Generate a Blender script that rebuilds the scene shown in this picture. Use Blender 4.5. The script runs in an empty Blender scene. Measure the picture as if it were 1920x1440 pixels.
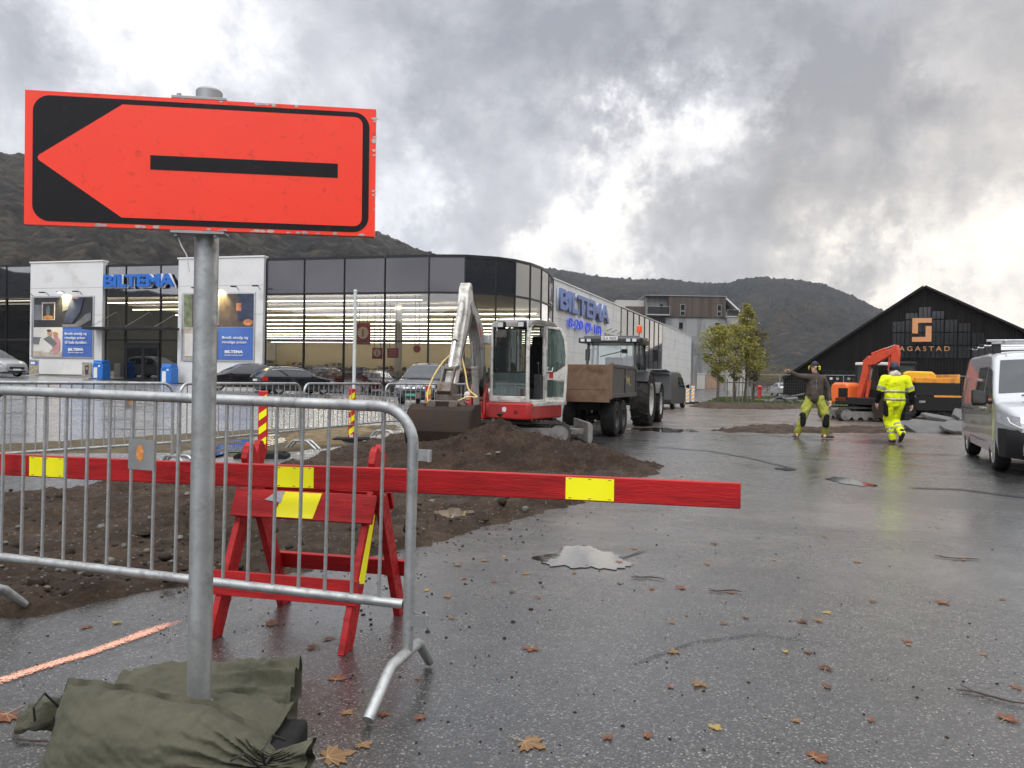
import bpy, bmesh, math, random
import numpy as np
from mathutils import Vector, Matrix, Euler, noise as mnoise

# ------------------------------------------------------------------ camera, sky, sun, exposure
SC = bpy.context.scene
COL = SC.collection
R = math.radians
F = 1400.0            # focal length in pixels of the 1920 x 1440 photograph
CAMZ = 1.30
PITCH, ROLL = 0.0057, 0.017
cam_rot = Matrix.Rotation(R(90) - PITCH, 3, 'X') @ Matrix.Rotation(ROLL, 3, 'Z')
cd = bpy.data.cameras.new('camera')
cd.sensor_width = 36.0
cd.lens = F / 1920 * 36.0
cd.clip_end = 6000
cd.clip_start = 0.05
cam = bpy.data.objects.new('camera', cd)
COL.objects.link(cam)
cam.matrix_world = Matrix.Translation((0, 0, CAMZ)) @ cam_rot.to_4x4()
SC.camera = cam


def pdir(px, py):
    return (cam_rot @ Vector(((px - 960) / F, (720 - py) / F, -1))).normalized()


SC.view_settings.view_transform = 'Standard'
SC.view_settings.look = 'None'
SC.view_settings.gamma = 1
SC.view_settings.use_curve_mapping = False
SC.view_settings.exposure = 0.48
SC.cycles.use_denoising = True
SC.cycles.max_bounces = 8
SC.cycles.transparent_max_bounces = 16
SC.cycles.caustics_reflective = False
SC.cycles.caustics_refractive = False
SC.cycles.sample_clamp_indirect = 4.0

SUN_EL, SUN_AZ = R(48), R(205)     # azimuth clockwise from +Y
sl = bpy.data.lights.new('sun', 'SUN')
sl.energy = .8
sl.angle = R(14)
sl.color = (1.0, 0.96, 0.9)
sun = bpy.data.objects.new('sun', sl)
COL.objects.link(sun)
sdir = Vector((math.sin(SUN_AZ) * math.cos(SUN_EL), math.cos(SUN_AZ) * math.cos(SUN_EL), math.sin(SUN_EL)))
sun.rotation_euler = sdir.to_track_quat('Z', 'Y').to_euler()


class NT:
    """small helper to write node trees"""
    def __init__(s, tree):
        s.t = tree
        s.n = tree.nodes
        s.l = tree.links

    def put(s, sock, v):
        if isinstance(v, bpy.types.NodeSocket):
            s.l.new(v, sock)
        elif v is not None:
            if hasattr(sock.default_value, '__len__') and not hasattr(v, '__len__'):
                v = [v] * len(sock.default_value)
            if hasattr(v, '__len__') and len(sock.default_value) == 4 and len(v) == 3:
                v = tuple(v) + (1,)
            sock.default_value = v

    def node(s, typ, props=None, **kw):
        nd = s.n.new(typ)
        for k, v in (props or {}).items():
            setattr(nd, k, v)
        for k, v in kw.items():
            key = int(k[1:]) if k[0] == 'i' and k[1:].isdigit() else k.replace('_', ' ')
            s.put(nd.inputs[key], v)
        return nd

    def math(s, op, a, b=None, c=None, clamp=False):
        nd = s.n.new('ShaderNodeMath')
        nd.operation = op
        nd.use_clamp = clamp
        for i, v in enumerate((a, b, c)):
            if v is not None:
                s.put(nd.inputs[i], v)
        return nd.outputs[0]

    def vmath(s, op, a, b=None, out=0, scale=None):
        nd = s.n.new('ShaderNodeVectorMath')
        nd.operation = op
        s.put(nd.inputs[0], a)
        if b is not None:
            s.put(nd.inputs[1], b)
        if scale is not None:
            s.put(nd.inputs['Scale'], scale)
        return nd.outputs[out]

    def noise(s, vec, scale, detail=4, rough=.55, dist=0.0, out=0):
        nd = s.node('ShaderNodeTexNoise', Scale=scale, Detail=detail, Roughness=rough, Distortion=dist)
        if vec is not None:
            s.l.new(vec, nd.inputs['Vector'])
        return nd.outputs[out]

    def ramp(s, fac, stops, interp='LINEAR'):
        nd = s.n.new('ShaderNodeValToRGB')
        nd.color_ramp.interpolation = interp
        el = nd.color_ramp.elements
        while len(el) < len(stops):
            el.new(0.5)
        for e, (p, c) in zip(el, stops):
            e.position = p
            e.color = (c, c, c, 1) if not hasattr(c, '__len__') else tuple(c) + (1,)
        s.put(nd.inputs[0], fac)
        return nd.outputs[0]

    def mix(s, fac, a, b, mode='MIX'):
        nd = s.n.new('ShaderNodeMix')
        nd.data_type = 'RGBA'
        nd.blend_type = mode
        s.put(nd.inputs[0], fac)
        s.put(nd.inputs[6], a)
        s.put(nd.inputs[7], b)
        return nd.outputs[2]

    def range(s, v, a, b, c=0.0, d=1.0):
        nd = s.n.new('ShaderNodeMapRange')
        for i, x in enumerate((v, a, b, c, d)):
            s.put(nd.inputs[i], x)
        return nd.outputs[0]


def build_world():
    w = bpy.data.worlds.new('World')
    SC.world = w
    w.use_nodes = True
    t = NT(w.node_tree)
    t.n.clear()
    gen = t.node('ShaderNodeTexCoord').outputs['Generated']
    d0 = t.vmath('NORMALIZE', gen)
    # cloud deck seen in perspective
    sep = t.node('ShaderNodeSeparateXYZ', i0=d0)
    zc = t.math('ADD', t.math('MAXIMUM', sep.outputs[2], 0.0), 0.16)
    u = t.math('DIVIDE', sep.outputs[0], zc)
    v = t.math('DIVIDE', sep.outputs[1], zc)
    deck = t.node('ShaderNodeCombineXYZ', i0=u, i1=v, i2=0.0).outputs[0]
    n1 = t.noise(deck, 1.15, 9, .56, .25)
    n2 = t.noise(d0, 4.2, 11, .62, .5)
    n3 = t.noise(t.vmath('ADD', d0, (3.1, 1.7, 0.4)), 13, 9, .62, .5)
    b = t.math('ADD', t.math('MULTIPLY', n1, .40), t.math('MULTIPLY', n2, .62))
    b = t.math('ADD', b, t.math('MULTIPLY', n3, .34))
    # warped direction for the large bright and dark masses
    wv = t.node('ShaderNodeTexNoise', Scale=6.5, Detail=10.0, Roughness=.68)
    t.l.new(d0, wv.inputs['Vector'])
    wv2 = t.vmath('SCALE', t.vmath('SUBTRACT', wv.outputs['Color'], (.5, .5, .5)), scale=.44)
    dw = t.vmath('NORMALIZE', t.vmath('ADD', d0, wv2))

    def spot(px, py, rad, amp):
        D = pdir(px, py)
        n = (F / rad) ** 2
        dot = t.math('MAXIMUM', t.vmath('DOT_PRODUCT', dw, tuple(D), out=1), 0.0)
        return t.math('MULTIPLY', t.math('POWER', dot, n), amp)
    SPOTS = [(230, 70, 100, .30), (300, 120, 110, .12), (20, 300, 90, .14), (740, 390, 80, .22), (740, 130, 70, .15), (450, 90, 120, .05),
             (1310, 190, 75, .27), (1250, 275, 50, .26), (1390, 255, 60, .18), (1000, 270, 80, .20), (1180, 400, 60, .30), (1100, 470, 75, .34),
             (1850, 130, 55, .16), (1560, 330, 50, .12), (1650, 585, 95, .30), (1880, 530, 120, .30), (1780, 480, 90, .10), (1720, 330, 60, .15),
             (70, 130, 90, -.14), (420, 60, 110, -.06), (1010, 60, 170, -.16), (900, 250, 110, -.06), (1120, 190, 110, -.17), (1620, 90, 170, -.12), (1560, 260, 130, -.13),
             (1400, 470, 150, -.16), (1480, 60, 90, -.06), (1880, 300, 150, -.13), (830, 190, 80, -.10), (1640, 420, 120, -.14), (930, 430, 90, -.05),
             (1250, 60, 120, -.08), (4800, 60, 420, .30), (3400, 300, 300, .15)]
    for s_ in SPOTS:
        b = t.math('ADD', b, spot(*s_))
    # sky behind the camera and overhead is a brighter, thinner deck
    back = t.range(sep.outputs[1], .25, -.6)
    up = t.range(sep.outputs[2], .45, .95)
    b = t.math('ADD', b, t.math('MULTIPLY', back, .05))
    b = t.math('ADD', b, t.math('MULTIPLY', up, .18))
    b = t.math('SUBTRACT', b, .15)
    col = t.ramp(b, [(.26, (.325, .335, .37)), (.42, (.45, .46, .50)), (.55, (.58, .59, .63)), (.67, (.78, .79, .825)), (.80, (1.0, .99, .98)), (1.0, (1.25, 1.22, 1.18))])
    warm = t.math('ADD', spot(1900, 560, 330, 1.0), t.math('ADD', spot(1090, 500, 130, .45), spot(1620, 580, 150, .5)))
    warm = t.math('ADD', warm, spot(4800, 60, 500, .8), clamp=True)
    col = t.mix(t.math('MULTIPLY', warm, .85), col, t.mix(1.0, col, (1.10, 1.0, .84), 'MULTIPLY'))
    gain = t.math('ADD', .82, t.math('ADD', t.math('MULTIPLY', back, .8), t.math('MULTIPLY', up, .8)))
    col = t.vmath('SCALE', col, scale=gain)
    sky = t.n.new('ShaderNodeTexSky')
    sky.sky_type = 'NISHITA'
    sky.sun_disc = False
    sky.sun_elevation = SUN_EL
    sky.sun_rotation = SUN_AZ
    skyb = t.vmath('SCALE', sky.outputs[0], scale=.006)
    col = t.vmath('ADD', col, skyb)
    bg = t.node('ShaderNodeBackground', Color=col, Strength=1.0)
    out = t.n.new('ShaderNodeOutputWorld')
    t.l.new(bg.outputs[0], out.inputs[0])


build_world()
# ------------------------------------------------------------------ helpers
random.seed(7)
CAM = Vector((0, 0, CAMZ))


def at(px, py, d):
    v = pdir(px, py)
    return CAM + v * (d / v.y)


def ground(px, py, z=0.0):
    v = pdir(px, py)
    return CAM + v * ((z - CAMZ) / v.z)


def sstep(a, b, x):
    t = min(1, max(0, (x - a) / (b - a)))
    return t * t * (3 - 2 * t)


def gz(x, y):
    """height of the ground: flat works area, rising gently towards the shop entrance"""
    r = max(0.0, -x - 1.0)
    r = r * r / (r + 3.0)
    return .036 * min(r, 42) * sstep(15, 40, y) * (1 - sstep(140, 260, y))


def gpt(x, y, dz=0):
    return Vector((x, y, gz(x, y) + dz))


MATS = {}


def mat(name, col, rough=.5, metal=0.0, var=.12, vscale=5.0, bump=0.0, bscale=60.0, spec=.5, coat=0.0, dirt=None, emit=None, es=0.0, dirt_scale=3.0, dirt_amt=.5, rvar=.0, stretch=None):
    if name in MATS:
        return MATS[name]
    m = bpy.data.materials.new(name)
    m.use_nodes = True
    t = NT(m.node_tree)
    b = t.n['Principled BSDF']
    co = t.node('ShaderNodeTexCoord').outputs['Object']
    if stretch:
        co = t.vmath('MULTIPLY', co, stretch)
    c = tuple(col)
    n = t.noise(co, vscale, 5, .6)
    if var:
        k = t.range(n, .3, .7, 1 - var, 1 + var)
        c = t.vmath('SCALE', c, scale=k)
    if dirt:
        n2 = t.noise(co, dirt_scale, 7, .65, .4)
        f = t.range(n2, .62 - dirt_amt * .3, .78 - dirt_amt * .25)
        c = t.mix(t.math('MULTIPLY', f, .85), c, dirt)
        rr = t.math('ADD', rough, t.math('MULTIPLY', f, .25), clamp=True)
    else:
        rr = rough
    if rvar:
        rr = t.range(t.noise(co, vscale * 2.3, 4, .6), .3, .7, rough - rvar, rough + rvar)
    t.put(b.inputs['Base Color'], c)
    t.put(b.inputs['Roughness'], rr)
    b.inputs['Metallic'].default_value = metal
    b.inputs['Specular IOR Level'].default_value = spec
    if coat:
        b.inputs['Coat Weight'].default_value = coat
        b.inputs['Coat Roughness'].default_value = .04
    if bump:
        bn = t.node('ShaderNodeBump', Strength=bump, Distance=.02, Height=t.noise(co, bscale, 6, .65))
        t.l.new(bn.outputs[0], b.inputs['Normal'])
    if emit:
        t.put(b.inputs['Emission Color'], emit)
        b.inputs['Emission Strength'].default_value = es
    MATS[name] = m
    return m


def glass(name, tint=(.8, .85, .85), refl=.10, rough=.01, dark=None):
    """thin pane: see-through with a mirror share that grows at grazing angles"""
    if name in MATS:
        return MATS[name]
    m = bpy.data.materials.new(name)
    m.use_nodes = True
    t = NT(m.node_tree)
    t.n.clear()
    tr = t.node('ShaderNodeBsdfTransparent', Color=tint)
    gl = t.node('ShaderNodeBsdfGlossy', Color=(.9, .9, .92), Roughness=rough)
    lw = t.node('ShaderNodeLayerWeight', Blend=.35)
    f = t.range(lw.outputs['Fresnel'], 0, 1, refl, 1.0)
    a = tr.outputs[0]
    if dark:
        df = t.node('ShaderNodeBsdfDiffuse', Color=dark)
        mx0 = t.node('ShaderNodeMixShader', i0=.35)
        t.l.new(a, mx0.inputs[1])
        t.l.new(df.outputs[0], mx0.inputs[2])
        a = mx0.outputs[0]
    mx = t.n.new('ShaderNodeMixShader')
    t.l.new(f, mx.inputs[0])
    t.l.new(a, mx.inputs[1])
    t.l.new(gl.outputs[0], mx.inputs[2])
    o = t.n.new('ShaderNodeOutputMaterial')
    t.l.new(mx.outputs[0], o.inputs[0])
    MATS[name] = m
    return m


def link(name, me, parent=None):
    o = bpy.data.objects.new(name, me)
    COL.objects.link(o)
    if parent is not None:
        o.parent = parent
    return o


def tag(o, label=None, cat=None, group=None, kind=None):
    for k, v in (('label', label), ('category', cat), ('group', group), ('kind', kind)):
        if v:
            o[k] = v
    return o


def thing(name, label, cat, loc=(0, 0, 0), rz=0.0, group=None, rot=None):
    o = bpy.data.objects.new(name, None)
    COL.objects.link(o)
    o.location = loc
    o.rotation_euler = rot if rot else (0, 0, rz)
    o.empty_display_size = .1
    return tag(o, label, cat, group)


KIDS = {}


def copy_tree(o, parent=None):
    c = o.copy()
    COL.objects.link(c)
    c.parent = parent
    for ch in list(o.children):
        copy_tree(ch, c)
    return c


class MB:
    """collects shapes into one mesh; self.m is the material slot for what follows"""
    def __init__(s):
        s.v, s.f, s.fm, s.m = [], [], [], 0

    def add(s, verts, faces):
        o = len(s.v)
        s.v.extend(Vector(p) for p in verts)
        for f in faces:
            s.f.append([i + o for i in f])
            s.fm.append(s.m)
        return s

    def box(s, c, size, rot=None):
        x, y, z = (k / 2 for k in size)
        vs = [Vector((a * x, b * y, d * z)) for a in (-1, 1) for b in (-1, 1) for d in (-1, 1)]
        if rot is not None:
            M = rot if isinstance(rot, Matrix) else Euler(rot).to_matrix()
            vs = [M @ p for p in vs]
        c = Vector(c)
        return s.add([p + c for p in vs], [(0, 1, 3, 2), (4, 6, 7, 5), (0, 4, 5, 1), (2, 3, 7, 6), (0, 2, 6, 4), (1, 5, 7, 3)])

    def bx(s, x0, x1, y0, y1, z0, z1):
        return s.box(((x0 + x1) / 2, (y0 + y1) / 2, (z0 + z1) / 2), (abs(x1 - x0), abs(y1 - y0), abs(z1 - z0)))

    def bar(s, p0, p1, w, h, up=(0, 0, 1)):
        """rectangular bar from p0 to p1"""
        p0, p1 = Vector(p0), Vector(p1)
        d = (p1 - p0)
        L = d.length
        d.normalize()
        up = Vector(up)
        if abs(d.dot(up)) > .98:
            up = Vector((0, 1, 0))
        a = d.cross(up).normalized()
        u = a.cross(d).normalized()
        M = Matrix((a, d, u)).transposed()
        return s.box((p0 + p1) / 2, (w, L, h), M)

    def prism(s, poly, a0, a1, axis='y'):
        n = len(poly)
        def P(p, a):
            return {'x': (a, p[0], p[1]), 'y': (p[0], a, p[1]), 'z': (p[0], p[1], a)}[axis]
        vs = [P(p, a0) for p in poly] + [P(p, a1) for p in poly]
        fs = [list(range(n))[::-1], list(range(n, 2 * n))]
        fs += [(i, (i + 1) % n, n + (i + 1) % n, n + i) for i in range(n)]
        return s.add(vs, fs)

    def tube(s, pts, r, segs=10, cap=True, closed=False):
        pts = [Vector(p) for p in pts]
        n = len(pts)
        rs = r if hasattr(r, '__len__') else [r] * n
        vs, fs = [], []
        prev = None
        for i, p in enumerate(pts):
            a = pts[(i - 1) % n] if (i > 0 or closed) else p
            b = pts[(i + 1) % n] if (i < n - 1 or closed) else p
            d = (b - a).normalized()
            if prev is None:
                x = d.orthogonal().normalized()
            else:
                x = (prev - d * prev.dot(d))
                x = x.normalized() if x.length > 1e-6 else d.orthogonal().normalized()
            prev = x
            y = d.cross(x)
            for k in range(segs):
                t = 2 * math.pi * k / segs
                vs.append(p + (x * math.cos(t) + y * math.sin(t)) * rs[i])
        m = n if closed else n - 1
        for i in range(m):
            j = (i + 1) % n
            for k in range(segs):
                q = (k + 1) % segs
                fs.append((i * segs + k, i * segs + q, j * segs + q, j * segs + k))
        if cap and not closed:
            fs.append(list(range(segs))[::-1])
            fs.append([(n - 1) * segs + k for k in range(segs)])
        return s.add(vs, fs)

    def cyl(s, p0, p1, r0, r1=None, segs=16):
        return s.tube([p0, p1], [r0, r0 if r1 is None else r1], segs)

    def lathe(s, prof, axis='z', c=(0, 0, 0), segs=32, closed=True):
        """prof: (radius, height) pairs; closed joins last to first"""
        c = Vector(c)
        n = len(prof)
        vs, fs = [], []
        for k in range(segs):
            t = 2 * math.pi * k / segs
            for r, h in prof:
                a, b = r * math.cos(t), r * math.sin(t)
                vs.append(c + Vector({'z': (a, b, h), 'y': (a, h, b), 'x': (h, a, b)}[axis]))
        for k in range(segs):
            q = (k + 1) % segs
            for i in range(n if closed else n - 1):
                j = (i + 1) % n
                fs.append((k * n + i, q * n + i, q * n + j, k * n + j))
        if not closed:
            for i in (0, n - 1):
                if prof[i][0] > 1e-6:
                    fs.append([k * n + i for k in range(segs)])
        return s.add(vs, fs)

    def sphere(s, c, r, segs=14, rings=8, rot=None):
        r = Vector(r) if hasattr(r, '__len__') else Vector((r, r, r))
        c = Vector(c)
        vs, fs = [], []
        for i in range(rings + 1):
            a = math.pi * i / rings
            for k in range(segs):
                t = 2 * math.pi * k / segs
                p = Vector((math.sin(a) * math.cos(t) * r.x, math.sin(a) * math.sin(t) * r.y, math.cos(a) * r.z))
                if rot is not None:
                    p = rot @ p
                vs.append(c + p)
        for i in range(rings):
            for k in range(segs):
                q = (k + 1) % segs
                fs.append((i * segs + k, (i + 1) * segs + k, (i + 1) * segs + q, i * segs + q))
        return s.add(vs, fs)

    def grid(s, fn, nu, nv):
        vs = [fn(i / nu, j / nv) for j in range(nv + 1) for i in range(nu + 1)]
        w = nu + 1
        fs = [(j * w + i, j * w + i + 1, (j + 1) * w + i + 1, (j + 1) * w + i) for j in range(nv) for i in range(nu)]
        return s.add(vs, fs)

    def hull(s, pts):
        bm = bmesh.new()
        for p in pts:
            bm.verts.new(p)
        bmesh.ops.convex_hull(bm, input=bm.verts)
        bm.verts.ensure_lookup_table()
        loose = [v for v in bm.verts if not v.link_faces]
        bmesh.ops.delete(bm, geom=loose, context='VERTS')
        bm.verts.index_update()
        s.add([v.co.copy() for v in bm.verts], [[v.index for v in f.verts] for f in bm.faces])
        bm.free()
        return s

    def cone(s, p0, r0, p1, r1, n=10):
        """round cone (capsule with two radii)"""
        pts = []
        for p, r in ((Vector(p0), r0), (Vector(p1), r1)):
            for i in range(1, 6):
                a = math.pi * i / 6
                for k in range(n):
                    t = 2 * math.pi * k / n
                    pts.append(p + Vector((math.sin(a) * math.cos(t), math.sin(a) * math.sin(t), math.cos(a))) * r)
            pts += [p + Vector((0, 0, r)), p - Vector((0, 0, r))]
        return s.hull(pts)

    def chain(s, pts, rs):
        for i in range(len(pts) - 1):
            s.cone(pts[i], rs[i], pts[i + 1], rs[i + 1])
        return s

    def mesh(s, name, mats, smooth=35, recalc=True, weld=False):
        me = bpy.data.meshes.new(name)
        me.from_pydata([tuple(p) for p in s.v], [], s.f)
        for m in (mats if isinstance(mats, (list, tuple)) else [mats]):
            me.materials.append(m)
        me.polygons.foreach_set('material_index', s.fm)
        if recalc or weld:
            bm = bmesh.new()
            bm.from_mesh(me)
            if weld:
                bmesh.ops.remove_doubles(bm, verts=bm.verts, dist=1e-5)
            bmesh.ops.recalc_face_normals(bm, faces=bm.faces)
            bm.to_mesh(me)
            bm.free()
        if smooth:
            me.shade_smooth()
            me.set_sharp_from_angle(angle=R(smooth))
        return me

    def build(s, name, mats, parent=None, smooth=35, bevel=0.0, segs=2, weld=False, loc=None, rot=None):
        o = link(name, s.mesh(name, mats, smooth, weld=weld), parent)
        if bevel:
            md = o.modifiers.new('bevel', 'BEVEL')
            md.width = bevel
            md.segments = segs
            md.limit_method = 'ANGLE'
            md.angle_limit = R(40)
        if loc is not None:
            o.location = loc
        if rot is not None:
            o.rotation_euler = rot
        return o


def evaluated(o):
    dg = bpy.context.evaluated_depsgraph_get()
    return bpy.data.meshes.new_from_object(o.evaluated_get(dg))


def organic(mb, name, mats, parent=None, voxel=.012, smooth=4, disp=None, matfn=None):
    """blend overlapping volumes into one continuous skin"""
    me = mb.mesh(name + '_raw', mats if isinstance(mats, (list, tuple)) else [mats], 0)
    o = link(name, me)
    md = o.modifiers.new('r', 'REMESH')
    md.mode = 'VOXEL'
    md.voxel_size = voxel
    ms = o.modifiers.new('s', 'SMOOTH')
    ms.iterations = smooth
    ms.factor = .5
    bpy.context.view_layer.update()
    m2 = evaluated(o)
    bpy.data.objects.remove(o)
    bpy.data.meshes.remove(me)
    m2.name = name
    m2.materials.clear()
    for m in (mats if isinstance(mats, (list, tuple)) else [mats]):
        m2.materials.append(m)
    if disp:
        for v in m2.vertices:
            v.co = disp(v.co)
    if matfn:
        for p in m2.polygons:
            p.material_index = matfn(p.center)
    m2.shade_smooth()
    return link(name, m2, parent)


def boolean_cut(o, cutters):
    """subtract MB volumes from object o (applied)"""
    cut = link('cutter', cutters.mesh('cutter', list(o.data.materials)[:1], 0))
    md = o.modifiers.new('b', 'BOOLEAN')
    md.operation = 'DIFFERENCE'
    md.solver = 'EXACT'
    md.object = cut
    bpy.context.view_layer.update()
    m2 = evaluated(o)
    old = o.data
    o.modifiers.clear()
    o.data = m2
    m2.name = old.name
    bpy.data.objects.remove(cut)
    m2.shade_smooth()
    m2.set_sharp_from_angle(angle=R(32))


def text(s, name, m, parent=None, w=None, h=None, ext=.01, off=0.0, loc=(0, 0, 0), rot=(0, 0, 0), align='CENTER', shear=0.0, spacing=1.0):
    """lettering standing in the XZ plane, facing -Y"""
    cu = bpy.data.curves.new('txt', 'FONT')
    cu.body = s
    cu.align_x = align
    cu.offset = off
    cu.extrude = .5
    cu.shear = shear
    cu.space_character = spacing
    cu.resolution_u = 4
    o = link('txt', cu)
    bpy.context.view_layer.update()
    me = evaluated(o)
    bpy.data.objects.remove(o)
    bpy.data.curves.remove(cu)
    co = np.array([v.co[:] for v in me.vertices])
    lo, hi = co.min(0), co.max(0)
    sx = (w / (hi[0] - lo[0])) if w else None
    sy = (h / (hi[1] - lo[1])) if h else None
    sx = sx or sy
    sy = sy or sx
    cx = {'CENTER': (lo[0] + hi[0]) / 2, 'LEFT': lo[0]}[align]
    for v in me.vertices:
        x, y, z = v.co
        v.co = ((x - cx) * sx, -z * ext * 2, (y - (lo[1] + hi[1]) / 2) * sy)
    me.materials.clear()
    me.materials.append(m)
    me.name = name
    ob = link(name, me, parent)
    ob.location = loc
    ob.rotation_euler = rot
    return ob


def fbm(x, y, z=0.0, o=5):
    return mnoise.fractal(Vector((x, y, z)), 1.0, 2.0, o, noise_basis='PERLIN_ORIGINAL')
# ------------------------------------------------------------------ ground, hills, dirt
def asphalt_material():
    m = bpy.data.materials.new('wet_asphalt')
    m.use_nodes = True
    t = NT(m.node_tree)
    b = t.n['Principled BSDF']
    co = t.node('ShaderNodeTexCoord').outputs['Object']
    sep = t.node('ShaderNodeSeparateXYZ', i0=co)
    X, Y = sep.outputs[0], sep.outputs[1]
    # stones in the binder
    vo = t.node('ShaderNodeTexVoronoi', Scale=125.0, Vector=co)
    rnd = t.node('ShaderNodeSeparateColor', i0=vo.outputs['Color']).outputs[0]
    stone = t.ramp(rnd, [(0, (.068, .066, .064)), (.55, (.115, .112, .107)), (.80, (.185, .18, .17)), (.92, (.30, .29, .27)), (1.0, (.60, .58, .54))])
    edge = t.range(vo.outputs['Distance'], .0, .55, 1.0, .35)
    stone = t.vmath('SCALE', stone, scale=edge)
    big = t.noise(co, .55, 6, .6, .6)
    mid = t.noise(co, 5.0, 5, .6)
    wet = t.noise(co, .42, 7, .62, .9)
    wetm = t.range(wet, .40, .60)
    stone = t.vmath('SCALE', stone, scale=t.range(wetm, 0, 1, .85, .52))
    stone = t.vmath('SCALE', stone, scale=t.math('MULTIPLY', t.range(big, .3, .7, .75, 1.25), t.range(mid, .3, .7, .85, 1.15)))
    # mud dragged over the works area
    mn = t.noise(co, .35, 8, .65, .8)
    tracks = t.noise(t.vmath('MULTIPLY', co, (.25, 1.6, 1)), 1.2, 7, .65, .5)
    far = t.math('MULTIPLY', t.range(t.math('ADD', Y, t.math('MULTIPLY', mn, 7.0)), 21.5, 24.0), t.range(Y, 60, 48))
    far = t.math('MULTIPLY', far, t.range(X, .5, 4.5))
    far = t.math('MULTIPLY', far, t.range(tracks, .30, .52))
    dx = t.math('SUBTRACT', X, .2)
    dy = t.math('MULTIPLY', t.math('SUBTRACT', Y, 9.5), .75)
    rr = t.math('SQRT', t.math('ADD', t.math('MULTIPLY', dx, dx), t.math('MULTIPLY', dy, dy)))
    near = t.math('MULTIPLY', t.range(t.math('ADD', rr, t.math('MULTIPLY', mn, 5.0)), 7.2, 4.6), t.range(mid, .30, .62))
    mud = t.math('MAXIMUM', far, t.math('MULTIPLY', near, .6), clamp=True)
    mudc = t.ramp(t.noise(co, 1.7, 7, .65), [(.3, (.065, .045, .032)), (.5, (.14, .112, .09)), (.7, (.23, .20, .165))])
    col = t.mix(t.math('MULTIPLY', mud, .95), stone, mudc)
    # far parking area: wet sky sheen put into a paler colour, finer surface
    lot = t.math('MULTIPLY', t.range(X, -1.0, -4.0), t.range(Y, 9.0, 13.0))
    col = t.mix(t.math('MULTIPLY', lot, .85), col, (.25, .25, .255))
    t.put(b.inputs['Base Color'], col)
    fine = t.noise(co, 14, 4, .6)
    rough = t.math('ADD', t.range(wet, .36, .64, .13, .40), t.math('MULTIPLY', t.math('SUBTRACT', fine, .5), .10))
    rough = t.math('ADD', rough, t.math('MULTIPLY', mud, .08), clamp=True)
    t.put(b.inputs['Roughness'], rough)
    b.inputs['IOR'].default_value = 1.40
    t.put(b.inputs['Coat Weight'], t.math('MULTIPLY', t.range(wetm, 0, 1, .55, 1.0), t.math('SUBTRACT', 1.0, t.math('MULTIPLY', mud, .85))))
    b.inputs['Coat IOR'].default_value = 1.62
    t.put(b.inputs['Coat Roughness'], t.range(wetm, 0, 1, .34, .13))
    hgt = t.math('ADD', t.math('MULTIPLY', vo.outputs['Distance'], -.5), t.math('MULTIPLY', t.noise(co, 260, 3, .6), .4))
    hgt = t.math('ADD', hgt, t.math('MULTIPLY', t.noise(co, 30, 3, .6), .5))
    bp = t.node('ShaderNodeBump', Strength=t.math('ADD', .38, t.math('MULTIPLY', lot, -.30)), Distance=.006, Height=hgt)
    bp2 = t.node('ShaderNodeBump', Strength=t.math('ADD', .05, t.math('MULTIPLY', mud, .5)), Distance=.10, Height=t.noise(co, 2.2, 7, .62, .4))
    t.l.new(bp.outputs[0], bp2.inputs['Normal'])
    t.l.new(bp2.outputs[0], b.inputs['Normal'])
    bp3 = t.node('ShaderNodeBump', Strength=t.math('MULTIPLY', t.range(wetm, 0, 1, .32, .12), t.math('SUBTRACT', 1.0, t.math('MULTIPLY', lot, .7))), Distance=.006, Height=hgt)
    t.l.new(bp3.outputs[0], b.inputs['Coat Normal'])
    return m


def soil_material(name, cols, sc=1.0, rough=.62, bump=.9):
    m = bpy.data.materials.new(name)
    m.use_nodes = True
    t = NT(m.node_tree)
    b = t.n['Principled BSDF']
    co = t.node('ShaderNodeTexCoord').outputs['Object']
    n = t.noise(co, 1.6 * sc, 9, .68, .5)
    n2 = t.noise(co, 26 * sc, 6, .65)
    c = t.ramp(t.math('ADD', t.math('MULTIPLY', n, .65), t.math('MULTIPLY', n2, .35)), [(.34, cols[0]), (.5, cols[1]), (.64, cols[2])])
    vo = t.node('ShaderNodeTexVoronoi', Scale=38.0 * sc, Vector=co)
    r = t.node('ShaderNodeSeparateColor', i0=vo.outputs['Color']).outputs[0]
    peb = t.math('MULTIPLY', t.range(r, .90, .93), t.range(vo.outputs['Distance'], .42, .30))
    c = t.mix(t.math('MULTIPLY', peb, .5), c, cols[3])
    t.put(b.inputs['Base Color'], c)
    t.put(b.inputs['Roughness'], t.range(t.noise(co, 3 * sc, 5, .6), .35, .65, rough - .05, rough + .25))
    b.inputs['Specular IOR Level'].default_value = .22
    h = t.math('ADD', t.noise(co, 18 * sc, 8, .7), t.math('MULTIPLY', peb, .25))
    h = t.math('ADD', h, t.math('MULTIPLY', t.noise(co, 90 * sc, 4, .7), .35))
    bp = t.node('ShaderNodeBump', Strength=bump, Distance=.09, Height=h)
    t.l.new(bp.outputs[0], b.inputs['Normal'])
    return m


M_ASPH = asphalt_material()
M_SOIL = soil_material('wet_soil', [(.022, .0145, .009), (.060, .039, .025), (.115, .080, .054), (.36, .32, .27)])
M_HEAP = soil_material('heap_soil', [(.018, .010, .006), (.050, .029, .018), (.095, .058, .037), (.32, .27, .22)], 1.3)
M_VERGE = soil_material('verge_gravel', [(.07, .055, .035), (.14, .11, .065), (.21, .165, .09), (.34, .27, .14)], 1.2)
M_CHIP = soil_material('wood_chip_litter', [(.12, .09, .05), (.26, .19, .10), (.40, .31, .18), (.5, .42, .28)], 1.5)


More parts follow.
